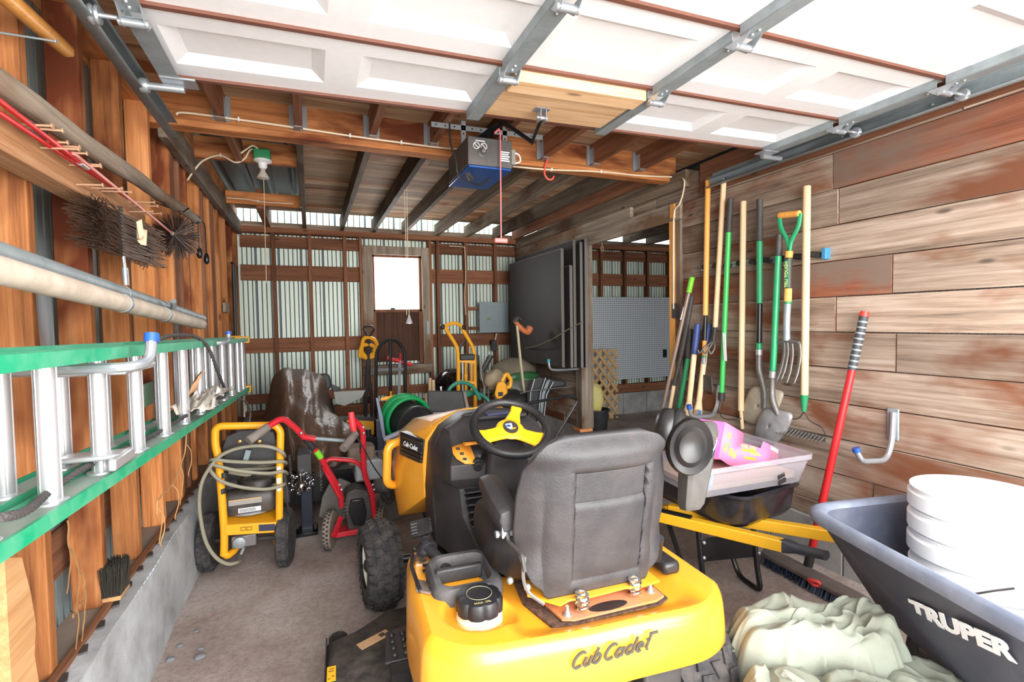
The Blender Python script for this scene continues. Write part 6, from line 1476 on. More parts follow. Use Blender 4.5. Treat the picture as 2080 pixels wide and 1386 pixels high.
tm, n_, l_, b_ = newmat('brown_tarp'); b_.inputs['Base Color'].default_value = (*lin(92, 72, 60), 1); b_.inputs['Roughness'].default_value = .4; b_.inputs['Specular IOR Level'].default_value = .5
t_ = n_.new('ShaderNodeTexNoise'); t_.inputs['Scale'].default_value = 24; t_.inputs['Detail'].default_value = 5; tc_n = n_.new('ShaderNodeTexCoord'); l_.new(tc_n.outputs['Object'], t_.inputs['Vector'])
bp_ = n_.new('ShaderNodeBump'); bp_.inputs['Strength'].default_value = .5; bp_.inputs['Distance'].default_value = .02; l_.new(t_.outputs['Fac'], bp_.inputs['Height']); l_.new(bp_.outputs['Normal'], b_.inputs['Normal'])
# draped sheet: rows of surveyed points from ridge to hem
rows = [
    [((548, 792), 5.0), ((580, 755), 4.95), ((618, 752), 4.95), ((655, 766), 4.95), ((668, 800), 5.0), ((684, 840), 5.0)],
    [((540, 830), 4.6), ((560, 760), 4.45), ((612, 757), 4.5), ((642, 790), 4.45), ((662, 825), 4.45), ((690, 855), 4.6)],
    [((537, 862), 4.35), ((572, 800), 4.15), ((602, 812), 4.05), ((640, 826), 4.1), ((676, 842), 4.2), ((714, 862), 4.4)],
    [((535, 905), 4.2), ((566, 850), 4.0), ((602, 842), 3.85), ((644, 862), 3.85), ((688, 872), 3.95), ((735, 880), 4.25)],
    [((538, 935), 4.1), ((568, 915), 3.9), ((604, 905), 3.72), ((640, 910), 3.7), ((690, 915), 3.8), ((738, 915), 4.15)],
    [((545, 965), 4.05), ((578, 962), 3.85), ((606, 968), 3.68), ((640, 972), 3.64), ((668, 975), 3.66), ((735, 950), 4.05)]]
R_ = [spline([at(*p, y=y) for p, y in r], 10) for r in rows]
Nn = len(R_[0]); cols_ = [spline([R_[i][k] for i in range(6)], 9) for k in range(Nn)]
nr = random.Random(5)
def tpt(u, v):
    k = min(int(u*(Nn-1)+.5), Nn-1); c = cols_[k]; j = min(int(v*(len(c)-1)+.5), len(c)-1); p = c[j].copy()
    w = noise.noise(V((p.x*11, p.z*5, 2)))*.045+noise.noise(V((p.x*30, p.z*16, 5)))*.016+.020*math.sin(p.x*55+6*noise.noise(V((p.z*3, p.x*2, 1))))*ss(.35, .8, v)
    return p+V((w*.4, -w*1.1, w*.5))
m = MB(); m.grid(Nn-1, len(cols_[0])-1, tpt)
tp_o = tag(m.build('tarp', tm, thick=.003, smooth=70, sub=1), 'glossy brown tarp draped over the machine in front of the ribbed back wall', 'tarp')
# back skirt of the tarp so that it reads as a cover from the side
top_ = R_[0]; m = MB(); m.loft([top_, [p+V((0, .25, -.25)) for p in top_], [V((p.x, p.y+.35, max(.2, p.z-.6))) for p in top_]], closed=False, caps=False)
o = m.build('tarp_back', tm, tp_o, thick=.003, smooth=70)
MB().tube([at(652, 963, y=3.6)+V((.014*math.cos(t), -.004, .014*math.sin(t))) for t in [2*PI*k/14 for k in range(14)]], .004, 6, True).build('grommet', M['steel_dark'], tp_o)
# ================================================================ RED WALK-BEHIND EDGER
ed = thing('lawn_edger', 'red tubular walk-behind edger with two grips standing between the pressure washer and the tractor', 'edger', (.25, 3.15, 0))
rd = plain('edger_red', (186, 28, 42), .35, dirt=.25, dirtc=(130, 70, 66), scale=20)
f = Y(3.0)
Lt = [at(530, 876, y=2.80), at(568, 852, y=2.86), at(580, 853, y=2.88), at(612, 880, y=2.93), at(645, 920, y=2.98), at(672, 965, y=3.03), at(692, 1000, y=3.07), at(694, 1030, y=3.1)]
MB().tube(fillet(Lt, .05), .0165, 12).build('handle_tube', rd, ed, smooth=60)
Rt = [at(720, 855, y=2.86), at(737, 872, y=2.9), at(738, 930, y=2.95), at(740, 965, y=3.0), at(755, 1000, y=3.05), at(762, 1060, y=3.1)]
MB().tube(fillet(Rt, .05), .0165, 12).build('handle_tube', rd, ed, smooth=60)
MB().tube([at(596, 866, y=2.90), at(616, 888, y=2.93), at(640, 892, y=2.94)], .016, 12).build('crossbar_end', rd, ed)
MB().tube([at(640, 891, y=2.94), at(700, 896, y=2.92)], .010, 10).build('crossbar', M['grey_metal'], ed)
MB().tube(fillet([at(690, 1010, y=3.05), at(655, 945, y=3.02), at(668, 932, y=3.02), at(720, 936, y=3.03), at(735, 948, y=3.04), at(760, 1010, y=3.06)], .04), .016, 12, flat=.8).build('yoke', rd, ed, smooth=60)
gp = plain('dusty_grip', (92, 84, 80), .7, dirt=.6, dirtc=(150, 140, 130))
for pa2, pb3, ya, ybb in (((544, 868), (504, 896), 2.81, 2.74), ((722, 882), (697, 912), 2.84, 2.74)):
    a, b = at(*pa2, y=ya), at(*pb3, y=ybb); MB().tube([a, b.lerp(a, .05), b], [.021, .024, .021], 14).build('grip', gp, ed)
MB().tube([at(713, 838, y=2.86), at(716, 862, y=2.85), at(720, 880, y=2.85)], [.016, .0185, .014], 12).build('trigger_lever', plain('red_grip', (224, 48, 56), .5), ed)
for p in ((730, 868), (738, 868), (739, 880), (612, 880), (690, 985), (694, 995), (757, 985), (760, 995)): MB().ball(at(*p, y=2.88 if p[1] < 900 else 3.04), .008, n=10, m=7).build('bolt', M['galv_bright'], ed)
for P, c in ((((642, 916), (652, 930)), M['lime']), (((737, 922), (738, 930)), M['lime'])):
    MB().tube([at(*P[0], y=2.975), at(*P[1], y=2.985)], .0178, 12).build('green_tape', c, ed)
for a, b, yy in (((620, 892), (638, 912), 2.94), ((737, 900), (737, 920), 2.925)): MB().tube([at(*a, y=yy), at(*b, y=yy+.025)], .0178, 12).build('black_decal', M['black'], ed)
MB().tube(spline([at(720, 880, y=2.84), at(735, 905, y=2.85), at(760, 950, y=2.95), at(785, 985, y=3.0), at(795, 1010, y=3.05), at(775, 1022, y=3.08)], 6), .004, 6).build('throttle_cable', M['black'], ed)
bz = at(735, 1040, y=3.12)
m = MB(); prof = [at(704, 1000, y=3.1), at(722, 990, y=3.1), at(748, 996, y=3.1), at(758, 1022, y=3.1), at(757, 1075, y=3.1), at(706, 1075, y=3.1), at(697, 1030, y=3.1)]
m.loft([[p+V((0, d, 0)) for p in prof] for d in (-.02, .12)]); bo_ = m.build('belt_cover', plain('black_belt_cover', (34, 32, 34), .4, dirt=.35), ed, bevel=.01)
m = MB(); pr2 = [at(712, 1015, y=3.07), at(738, 1012, y=3.07), at(745, 1040, y=3.07), at(740, 1068, y=3.07), at(718, 1066, y=3.07), at(708, 1040, y=3.07)]; m.loft([[p+V((0, d, 0)) for p in pr2] for d in (-.012, .02)]); m.build('cover_panel', M['black_metal'], bo_, bevel=.008)
for sx, px in ((-1, 703), (1, 750)):
    for k in range(4): q = at(px, 1022+k*7, y=3.075); MB().obox(q, (.016, 0, -.003*sx), (0, .004, 0), (0, 0, .003)).build('cooling_slot', M['dark_steel'], bo_)
# engine behind
MB().box(.23, .45, 3.2, 3.42, .36, .50).build('engine_block', cst, ed, bevel=.015)
MB().loft([[V((at(735, 950, y=3.25).x+x*s, 3.28+y*s, z)) for x, y in rrect(.17, .15, .03)] for z, s in ((.47, .95), (.52, 1.0), (.57, .96), (.58, .8))]).build('fuel_tank', plain('dusty_tank', (112, 98, 88), .7, dirt=.7, dirtc=(150, 136, 120)), ed, smooth=50)
c = at(786, 935, y=3.25); m = MB(); m.loft([[V((c.x+x*s, 3.27+y*s, z)) for x, y in rrect(.13, .14, .03)] for z, s in ((c.z-.07, .8), (c.z-.05, 1.0), (c.z+.03, 1.0), (c.z+.05, .85))]); af = m.build('air_cleaner', plain('dusty_black', (70, 64, 62), .7, dirt=.6, dirtc=(124, 112, 104)), ed, smooth=50)
MB().lathe(at(780, 985, y=3.2), (.6, -.7, .2), [(.05, -.05), (.055, .0), (.05, .03), (.03, .04)], 20).build('carburettor', M['steel_dark'], ed)
MB().tube(spline([at(775, 1005, y=3.2), at(790, 1020, y=3.15), at(800, 1000, y=3.2)], 5), .014, 8).build('exhaust_pipe', M['dark_steel'], ed)
# debris guards
gd_ = plain('grey_rubber_flap', (92, 88, 84), .75, dirt=.5, dirtc=(124, 114, 106))
for P, yy in ((((648, 1050), (655, 1010), (668, 985), (690, 972), (720, 985), (706, 1050), (690, 1060)), 3.3), (((772, 1010), (800, 990), (816, 1000), (812, 1050), (790, 1062), (768, 1058)), 3.3)):
    m = MB(); Q = [at(*p, y=yy) for p in P]; m.loft([Q, [p+V((0, .01, 0)) for p in Q]]); m.build('debris_flap', gd_, ed)
for pb4, R2 in (((662, 1128), .115), ((767, 1112), .105)):
    c = at(*pb4, z=0)+V((.03, .08, R2)); ax_ = V((.96, -.28, 0)).normalized(); m = MB()
    m.lathe(c-ax_*.022, ax_, [(R2*.55, .002), (R2*.92, 0), (R2, .008), (R2, .036), (R2*.92, .044), (R2*.55, .042)], 36); w = m.build('wheel', plain('edger_tyre', (120, 108, 98), .85, dirt=.7, dirtc=(176, 160, 144), scale=60) if 'et' not in M else M['et'], ed, smooth=40); M['et'] = bpy.data.materials['edger_tyre']
    m = MB(); m.lathe(c-ax_*.018, ax_, [(R2*.72, 0), (R2*.66, .008), (R2*.3, .004), (.02, .0), (.01, -.006)], 24); m.build('wheel_disc', M['black'], w)
    m = MB()
    u, v_ = perp(ax_)
    for k in range(30):
        for rr in (0, 1):
            t = 2*PI*(k+.5*rr)/30; d = u*math.cos(t)+v_*math.sin(t); m.obox(c+d*(R2+.001)+ax_*(-.009+.018*rr), ax_*.006, d*.003, ax_.cross(d)*.006)
    m.build('tread', M['rubber'], w)['kind'] = 'stuff'
MB().bar(at(693, 1050, y=3.1), at(677, 1092, y=3.05), .022, .022).build('wheel_bracket', rd, ed)
MB().box(at(680, 1090, y=3.08).x, at(765, 1090, y=3.08).x, 3.06, 3.16, .09, .12).build('axle_plate', rd, ed, bevel=.003)
# ================================================================ GOODS ALONG THE BACK WALL
f = Y(5.62)
au = thing('ice_auger', 'yellow looped hand drill with a black D grip leaning beside the boarded window', 'auger', f(748, 852))
D_ = [f(738, 668), f(742, 663), f(756, 663), f(760, 669), f(752, 682), f(746, 682)]
MB().tube(fillet(D_+[D_[0]], .01, 3), .012, 8).tube([f(749, 682), f(749, 700)], .016, 8).build('d_grip', M['black'], au)
for pts in (((735, 712), (738, 690), (748, 686), (760, 690), (766, 702), (760, 712), (762, 722), (750, 727), (740, 722)), ((731, 722), (735, 704), (748, 701), (760, 705), (762, 716), (752, 722), (745, 728), (735, 724))):
    MB().tube(spline([f(*p) for p in pts], 5, True), .021, 9, True).build('yellow_loop', M['tool_yellow'], au)
MB().tube([f(749, 695), f(748, 735), f(747, 770)], [.02, .026, .03], 10).tube([f(747, 765), f(744, 800), f(740, 905)], [.03, .02, .02], 10).tube([f(748, 768), f(754, 800), f(757, 907)], [.026, .018, .018], 10).build('shaft', M['black'], au)
f = Y(5.15)
ht = thing('hand_truck', 'black tubular hand truck with an arched top in front of the boarded window', 'hand truck', f(793, 870))
MB().tube([f(763, 925)]+spline([f(764, 740), f(766, 715), f(776, 698), f(793, 690), (f(810, 697)), f(820, 714), f(823, 740)], 6)+[f(823, 922)], .017, 10).build('frame_tube', M['black_metal'], ht)
MB().tube([f(793, 690), f(793, 870)], .017, 10).build('centre_tube', M['black_metal'], ht)
MB().bar(f(764, 752), f(823, 750), .012, .03).build('cross_strap', M['black_metal'], ht)
MB().tube([f(794, 795, -.02), f(793, 812, -.02)], .012, 8).build('yellow_tag', M['tool_yellow'], ht)
f = Y(5.5)
sw_ = thing('rubber_mallet', 'red sleeved bar with a grey shaft leaning on the back window sill', 'tool', f(808, 800))
MB().tube([f(786, 728), f(812, 734)], .022, 12).tube([f(816, 736), f(837, 741)], .020, 12).build('red_bar', plain('signal_red', (206, 34, 44), .45), sw_)
MB().bar(f(812, 732), V((f(800, 840).x, 5.3, .0)), .03, .02, (0, 1, 0)).build('grey_shaft', M['grey_metal'], sw_)
MB().tube([f(813, 733), f(813, 718)], [.012, .01], 8).build('red_tip', bpy.data.materials['signal_red'], sw_)
# slotted grey seat and black boat seat by the tarp
f = Y(4.75)
gs = thing('slotted_shelf', 'grey plastic slotted shelf tilted between the tarp and the yellow drill', 'shelf', f(710, 815))
gp_ = plain('soft_grey_plastic', (142, 146, 142), .5, dirt=.3)
m = MB(); m.loft([[f(678, 796, d), f(742, 793, d), f(745, 788, d), f(735, 808, d), f(700, 825, d), f(682, 820, d)] for d in (0, .35)]); g_ = m.build('shelf_body', gp_, gs, bevel=.01)
for k in range(5): MB().bar(f(690, 795, .06+k*.05)+V((0, 0, .004)), f(724, 794, .06+k*.05)+V((0, 0, .004)), .012, .004).build('slot', M['black'], g_)
f = Y(5.1)
bs_ = thing('boat_seat', 'dark grey padded seat behind the tarp against the ribbed sheeting', 'seat', f(660, 800))
m = MB(); m.loft([[f(640, 770, d), f(645, 760, d), f(665, 758, d), f(671, 765, d), f(674, 785, d), f(660, 800, d)] for d in (0, .12)]); m.build('seat_pad', plain('charcoal_pad', (60, 64, 64), .6), bs_, bevel=.02)
m = MB(); m.loft([[f(672, 780, d), f(690, 787, d), f(692, 794, d), f(676, 798, d)] for d in (0, .1)]); m.build('seat_hinge', M['black'], bs_, bevel=.006)
# yellow crate and black battery in the gap
yc = thing('yellow_crate', 'yellow plastic crate low behind the edger handle', 'crate', at(735, 870, y=4.3))
f = Y(4.3); m = MB(); m.loft([[f(704, 848, d), f(760, 852, d), f(760, 884, d), f(704, 884, d)] for d in (0, .3)]); m.build('crate_body', M['tool_yellow'], yc, bevel=.008)
m = MB(); m.loft([[f(700, 845, d), f(764, 848, d), f(764, 856, d), f(700, 853, d)] for d in (-.01, .31)]); m.build('crate_rim', M['black'], yc, bevel=.004)
bt = thing('battery', 'black battery box behind the red edger handle', 'battery', at(745, 915, y=3.9))
f = Y(3.9); m = MB(); m.loft([[f(726, 885, d), f(766, 887, d), f(766, 945, d), f(726, 945, d)] for d in (0, .2)]); m.build('case', M['black_metal'], bt, bevel=.006)
m = MB(); m.cyl(f(748, 886, .06), f(748, 872, .06), .022, n=14); m.build('terminal', M['black'], bt)
# blue grey job box with drum and hoses
bg2 = plain('blue_grey_plastic', (116, 126, 148), .5, dirt=.3)
jb = thing('job_box', 'blue grey plastic job box with yellow latches standing open behind the tractor hood', 'tool box', at(800, 900, y=3.6))
f = Y(3.62)
m = MB(); m.loft([[f(763, 808, d), f(768, 809, d), f(778, 848, d), f(784, 893, d), f(778, 895, d), f(770, 850, d)] for d in (0, .55)]); m.build('side_wall', bg2, jb, bevel=.004)
m = MB(); m.loft([[p+V((0, dd, 0)) for p in (f(780, 892), f(875, 852), f(878, 862), f(862, 866), f(860, 960), f(783, 960))] for dd in (-.02, .02)]); m.build('front_wall', plain('steel_blue_plastic', (88, 96, 116), .5, dirt=.3), jb, bevel=.004)
m = MB(); m.loft([[f(780, 889, -.03), f(876, 848, -.03), f(876, 856, -.03), f(780, 897, -.03)], [f(780, 887, .05), f(876, 846, .05), f(876, 852, .05), f(780, 894, .05)]]); m.build('rim', plain('pale_blue_rim', (166, 172, 190), .4), jb, bevel=.003)
m = MB(); m.loft([[f(784, 893, d), f(800, 893, d), f(800, 918, d), f(785, 919, d)] for d in (-.045, -.02)]); m.build('latch', M['tool_yellow'], jb, bevel=.004)
MB().box(f(785, 900).x, f(860, 900).x, 3.64, 4.2, f(800, 960).z, f(800, 950).z).build('floor_panel', bg2, jb)
MB().box(f(784, 900).x, f(860, 900).x, 4.16, 4.2, f(800, 960).z, f(800, 880).z).build('back_panel', bg2, jb)
f = Y(4.1)
yl_ = tag(MB().loft([[f(772, 810, d), f(782, 806, d), f(806, 803, d), f(803, 812, d), f(774, 814, d)] for d in (0, .04)]).build('spirit_level', M['tool_yellow'], bevel=.003), 'short yellow bracket bar poking up beside the green hose reel', 'bar')
dr2 = thing('cable_drum', 'black plastic drum tub wound with bright green hose behind the tractor hood', 'drum', at(828, 870, y=3.95))
c = at(830, 856, y=3.95); axd = V((.22, -.95, -.12)).normalized()
m = MB(); m.lathe(c-axd*.14, axd, [(.12, 0), (.15, .02), (.155, .28), (.165, .285), (.165, .30), (.15, .30), (.145, .285), (.06, .27), (.01, .27)], 36); m.build('drum_shell', M['black'], dr2, smooth=40)
u, w = perp(axd)
gh = plain('bright_green_hose', (20, 150, 82), .35, coat=.2)
for k in range(4):
    R2 = .172+.006*(k % 2); cc2 = c-axd*(.13-.045*k)+V((.0, 0, .012))
    MB().tube([cc2+u*(R2*math.cos(t))+w*(R2*math.sin(t)) for t in [2*PI*j/40 for j in range(40)]], .0165, 8, True).build('green_hose', gh, dr2)
f = Y(4.2)
MB().tube(spline([f(822, 812), f(838, 817), f(850, 828), f(860, 838)], 5), .010, 8).build('hose_end', M['steel_dark'], dr2)
# black upright panel in a wooden crate
cr2 = thing('black_panel', 'black rectangular panel held upright between grey wooden cheeks above the tractor hood', 'panel', at(910, 840, y=4.0))
f = Y(4.0)
m = MB(); m.loft([[f(868, 797, d), f(872, 794, d), f(938, 794, d), f(942, 797, d), f(948, 836, d), f(869, 838, d)] for d in (0, .05)]); m.build('panel', M['black'], cr2, bevel=.008)
for P in (((862, 800), (867, 798), (871, 850), (864, 850)), ((940, 795), (946, 796), (956, 845), (949, 845))):
    m = MB(); m.loft([[f(*p, d) for p in P] for d in (-.02, .3)]); m.build('cheek', M['grey_z'], cr2, bevel=.003)
MB().lathe(f(896, 794, .02), (0, 0, 1), [(.012, -.01), (.010, .02), (.016, .022), (.014, .034), (.004, .036)], 10).build('knob', M['chrome'], cr2)
m = MB(); m.loft([[f(871, 838, d), f(950, 836, d), f(950, 860, d), f(872, 860, d)] for d in (.0, .3)]); m.build('crate_front', plain('grey_bin', (120, 122, 126), .6), cr2)
# teal hose coil
th_ = plain('teal_hose', (38, 128, 108), .4, dirt=.15)
tc2 = thing('hose_coil', 'coil of teal garden hose behind the steering wheel', 'hose', at(955, 830, y=4.35))
c = at(962, 832, y=4.4); axd = V((.25, -.9, .35)).normalized(); u, w = perp(axd)
P = []
for k in range(5*30):
    t = 2*PI*k/30; R2 = .20+.015*math.sin(k*.21)-.012*(k//30); P.append(c+axd*(.022*(k/30)-.05)+u*(R2*math.cos(t))*1.1+w*(R2*.85*math.sin(t)))
MB().tube(P, .017, 8).build('hose', th_, tc2)
MB().tube(spline([at(908, 800, y=4.3), at(918, 785, y=4.3), at(938, 777, y=4.3), at(960, 786, y=4.3), at(975, 812, y=4.3)], 6), .017, 8).build('hose_loop', th_, tc2)
# yellow stacker cart
sc = thing('lift_cart', 'yellow tubular lift cart with a bent push handle in front of the ribbed sheeting', 'cart', at(946, 820, y=5.1))
f = Y(5.1); yc_ = M['tool_yellow']
for P in (((903, 664), (929, 706), (931, 735), (931, 915)), ((938, 666), (962, 708), (965, 740), (966, 915))):
    MB().tube(fillet([f(*p) for p in P], .06), .021, 10).build('upright', yc_, sc)
MB().tube(spline([f(901, 664), f(912, 659), f(926, 657), f(935, 661), f(938, 666)], 6), .019, 10).build('push_handle', yc_, sc)
for p in ((899, 664), (941, 666)): MB().ball(f(*p), .03, n=12, m=8).build('handle_knob', M['black'], sc)
for a, b in (((930, 733), (964, 736)), ((931, 775), (966, 778))): MB().bar(f(*a), f(*b), .03, .03).build('crossbar', yc_, sc)
for px, mt, r in ((940, M['alu'], .012), (946, yc_, .012), (958, yc_, .01), (949, M['chrome'], .007)): MB().tube([f(px, 738, .03), f(px, 800, .03)], r, 8).build('guide_rod', mt, sc)
MB().box(f(933, 725).x, f(963, 725).x, 5.06, 5.14, f(940, 732).z, f(940, 720).z).build('winch', M['black'], sc, bevel=.01)
MB().tube(spline([f(934, 720), f(936, 705), f(944, 695), f(950, 690)], 5), .008, 6).build('cable_arc', M['black'], sc)
MB().tube([f(946, 760, -.02), f(946, 772, -.02)], [.022, .014], 10).build('hook_block', yc_, sc)
MB().box(f(966, 720).x, f(974, 720).x, 5.1, 5.16, f(970, 800).z, f(970, 722).z).build('mast', M['black_metal'], sc)
MB().box(f(925, 900).x, f(972, 900).x, 4.75, 5.25, .02, .06).build('base_frame', yc_, sc)
# kettle grill
kg = thing('kettle_grill', 'black domed kettle grill behind the yellow lift cart', 'grill', at(912, 800, y=5.5)); c = at(917, 776, y=5.5); R2 = .20
MB().lathe(c, (0, 0, 1), [(.01, R2*.78), (R2*.3, R2*.74), (R2*.62, R2*.58), (R2*.88, R2*.3), (R2, .01), (R2*1.02, 0)], 32).build('lid', plain('gloss_black', (18, 18, 18), .15, coat=.5), kg, smooth=60)
MB().lathe(c, (0, 0, -1), [(R2*1.02, .004), (R2*.95, .1), (R2*.7, .2), (R2*.3, .25), (.01, .26)], 32).build('bowl', bpy.data.materials['gloss_black'], kg, smooth=60)
for k in range(3): t = 2*PI*k/3+.4; MB().cyl(c+V((.12*math.cos(t), .12*math.sin(t), -.2)), V((c.x+.2*math.cos(t), c.y+.2*math.sin(t), 0)), .01, n=8).build('leg', M['dark_steel'], kg)
f = Y(5.0)
for lab, a, b in (('left one of two pale wooden stakes beside the black panel', (873, 768), (868, 800)), ('right one of two pale wooden stakes beside the black panel', (880, 772), (877, 800))):
    tag(MB().bar(f(*a), V((f(*b).x, 4.95, .0)), .028, .028, (0, 1, 0)).build('wooden_stake', M['handle_z'], bevel=.003), lab, 'stake', 'wooden stakes')
# grey folding stand
fs = thing('folding_stand', 'pale grey folding stand legs right of the yellow lift cart', 'stand', at(985, 800, y=4.95)); f = Y(4.95)
for P in (((978, 740), (976, 760), (984, 785), (985, 830)), ((995, 736), (994, 755), (986, 780), (983, 800)), ((990, 752), (992, 790), (992, 830))): MB().tube(fillet([f(*p) for p in P], .04), .014, 8, flat=.6).build('leg', plain('pale_grey_metal', (160, 158, 148), .5), fs) if 'pg' not in M else MB().tube(fillet([f(*p) for p in P], .04), .014, 8, flat=.6).build('leg', M['pg'], fs); M['pg'] = bpy.data.materials['pale_grey_metal']
MB().tube([f(990, 728), f(998, 722), f(985, 745), f(980, 755)], [.02, .03, .03, .02], 8).build('clamp', M['black'], fs)
# bags and bundles in the corner
def bag(name, lab, cat, c, r, mat, seed, flat=1.0):
    rr = random.Random(seed); m = MB(); ph = [rr.uniform(0, 9) for _ in range(3)]
    rows_ = []
    for i in range(1, 16):
        t = PI*i/16; row = []
        for k in range(28):
            p = 2*PI*k/28; d = V((math.sin(t)*math.cos(p), math.sin(t)*math.sin(p), -math.cos(t)*flat)); w = 1+.13*noise.noise(d*2.2+V(ph))+.06*noise.noise(d*6+V(ph)); row.append(V(c)+V((d.x*r[0], d.y*r[1], d.z*r[2]))*w)
        rows_.append(row)
    m.loft(rows_); return tag(m.build(name, mat, smooth=180), lab, cat)
bag('tarp_bundle', 'dusty olive grey canvas bundle on top of the heap by the dark panels', 'bundle', at(1045, 752, y=5.3), (.26, .22, .145), plain('olive_canvas', (112, 104, 88), .9, dirt=.5, dirtc=(146, 136, 116)), 1)
bag('plastic_sack', 'green plastic sack squeezed under the olive canvas bundle', 'sack', at(1066, 768, y=5.05), (.19, .16, .07), plain('green_sack', (62, 116, 70), .4), 2)
bag('plastic_sack', 'grey translucent sack under the green sack by the dark panels', 'sack', at(1058, 788, y=4.95), (.20, .18, .09), plain('grey_sack', (128, 130, 124), .45), 3)
bag('cloth_bundle', 'tan cloth bundle between the folding stand and the yellow power tool', 'bundle', at(1005, 772, y=4.9), (.12, .12, .11), plain('tan_cloth', (172, 156, 130), .85), 4)
bag('sack', 'black bin bag below the yellow power tool', 'sack', at(1035, 815, y=4.7), (.2, .18, .12), M['black'], 6)
yd = thing('power_tool', 'yellow power tool with a loop handle hanging on the corner heap', 'power tool', at(1015, 830, y=4.6)); f = Y(4.6)
MB().tube(fillet([f(1020, 775), f(1026, 762), f(1030, 760), f(1038, 772), f(1036, 786), f(1028, 788)], .02), .02, 10).build('loop_handle', yc_, yd)
m = MB(); P = [(1010, 778), (1022, 772), (1031, 786), (1031, 800), (1024, 810), (1008, 812), (1004, 800)]; m.loft([[f(*p, d) for p in P] for d in (0, .12)]); m.build('motor_body', yc_, yd, bevel=.014)
MB().box(f(1012, 800).x, f(1021, 800).x, 4.588, 4.598, f(1012, 805).z, f(1012, 797).z).build('badge', M['black'], yd)
m = MB(); m.lathe(f(1015, 824, .05), (0, -1, 0), [(.07, -.02), (.07, .02), (.05, .03), (.01, .03)], 20); m.build('blade_guard', plain('orange_guard', (236, 150, 50), .5), yd)
MB().tube([f(1007, 808), f(1003, 830), f(1005, 850)], .014, 8).build('cord', M['black'], yd)
st2 = thing('string_trimmer', 'string trimmer standing head up on a pale pole against the dark panels', 'trimmer', at(1068, 830, y=4.7)); f = Y(4.7)
MB().tube([f(1050, 658), f(1058, 740), f(1067, 815)], .014, 10).build('pole', plain('beige_pole', (182, 170, 140), .5), st2)
MB().tube(spline([f(1046, 652), f(1054, 662), f(1064, 672), f(1072, 674), f(1078, 664)], 5), [.022]*6+[.028]*8+[.036]*6+[.028], 10).build('trimmer_head', plain('burnt_orange', (196, 104, 56), .5, dirt=.4, dirtc=(140, 110, 80)), st2)
MB().tube(spline([f(1046, 655), f(1052, 646), f(1060, 650)], 4), .024, 10).build('guard', M['black'], st2)
# folded black chairs with chrome tubes
fc = thing('folded_chairs', 'bundle of folded black chairs with bright tubes against the block wall', 'folding chair', at(1110, 880, y=4.55)); f = Y(4.55)
m = MB(); m.loft([[f(*p, d) for p in ((1070, 800), (1080, 775), (1092, 764), (1150, 775), (1148, 785), (1120, 790), (1105, 830), (1090, 870), (1072, 880))] for d in (0, .14)]); m.build('black_fabric', M['black'], fc, bevel=.015)
for a, b, e in (((1086, 770), (1078, 798), (1073, 870)), ((1108, 768), (1098, 798), (1092, 870)), ((1116, 772), (1105, 800), (1098, 870)), ((1124, 776), (1110, 802), (1102, 872)), ((1112, 774), (1102, 800), (1095, 870))):
    MB().tube([f(*a, -.015), f(*b, -.02), f(*e, -.02)], .007, 8).build('chrome_tube', M['galv'], fc)
MB().tube(fillet([f(1057, 800, -.05), f(1066, 796, -.06), f(1100, 792, -.08), f(1160, 786, -.08)], .02), .006, 6).build('wire_bar', M['steel_dark'], fc)
# mower push bar
mb2 = thing('push_bar', 'black bent push bar of a small mower parked in front of the block wall', 'push bar', at(1120, 890, y=3.9)); f = Y(3.9)
MB().tube(fillet([f(1060, 822), f(1080, 818), f(1160, 804), f(1174, 812), f(1163, 832), f(1130, 885), f(1118, 905)], .035), .013, 10).build('bar', M['black_metal'], mb2)
MB().tube(fillet([f(1060, 822, .45), f(1080, 818, .45), f(1070, 860, .45), f(1060, 905, .4)], .03), .013, 10).build('bar', M['black_metal'], mb2)
MB().box(1.72, 2.05, 3.7, 4.3, .08, .24).build('mower_body', M['black'], mb2, bevel=.03)
for sx in (1.70, 2.05):
    for yy in (3.75, 4.25): MB().lathe((sx, yy, .10), (1, 0, 0), [(.04, -.02), (.1, -.02), (.1, .02), (.04, .02)], 20).build('wheel', M['rubber'], mb2)
# ---- stacked dark panels on hooks
dpm = plain('dark_panel', (44, 42, 41), .6, dirt=.4, dirtc=(70, 66, 60), scale=4)
fpl = plain('panel_edge', (98, 92, 88), .5)
for k, (xx, p) in enumerate(((2.50, 0), (2.46, 1), (2.42, 2), (2.38, 3), (2.33, 4), (2.28, 5))):
    z0 = .90; y1 = 5.62-.0*k; y0 = (4.28, 4.20, 4.22, 4.16, 4.14, 4.30)[5-k] if k else 4.25; z1 = (2.13, 2.13, 2.10, 2.13, 1.88, 2.05)[k]
    lab = ('dark sheet panel at the very back of the stack against the plank wall', 'second dark sheet panel out from the plank wall', 'third dark sheet panel out from the plank wall', 'fourth dark sheet panel out from the plank wall', 'shorter dark panel second from the front of the stack', 'front dark panel facing the room in the stack by the doorway')[k]
    t = thing('dark_panel', lab, 'panel', (xx, (y0+y1)/2, z0), 'dark panels stacked on the wall hooks')
    MB().box(xx-.010, xx+.010, y0, y1, z0, z1).build('sheet', dpm, t)
    MB().box(xx-.014, xx+.014, y0-.006, y0, z0, z1).box(xx-.014, xx+.014, y0, y1, z1, z1+.008).build('edge_trim', fpl, t)
P = [V((2.54, 4.42, .86)), V((2.3, 4.42, .86)), V((2.2, 4.42, .87)), V((2.19, 4.42, .97))]
hook('panel_hook', 'steel hook with a teal tip carrying the stacked dark panels', fillet(P, .04), .012, M['galv_bright'])
MB().tube([P[-1]-V((0, 0, .03)), P[-1]+V((0, 0, .005))], .016, 10).build('vinyl_tip', plain('teal_tip', (60, 150, 160), .5), bpy.data.objects['panel_hook'])
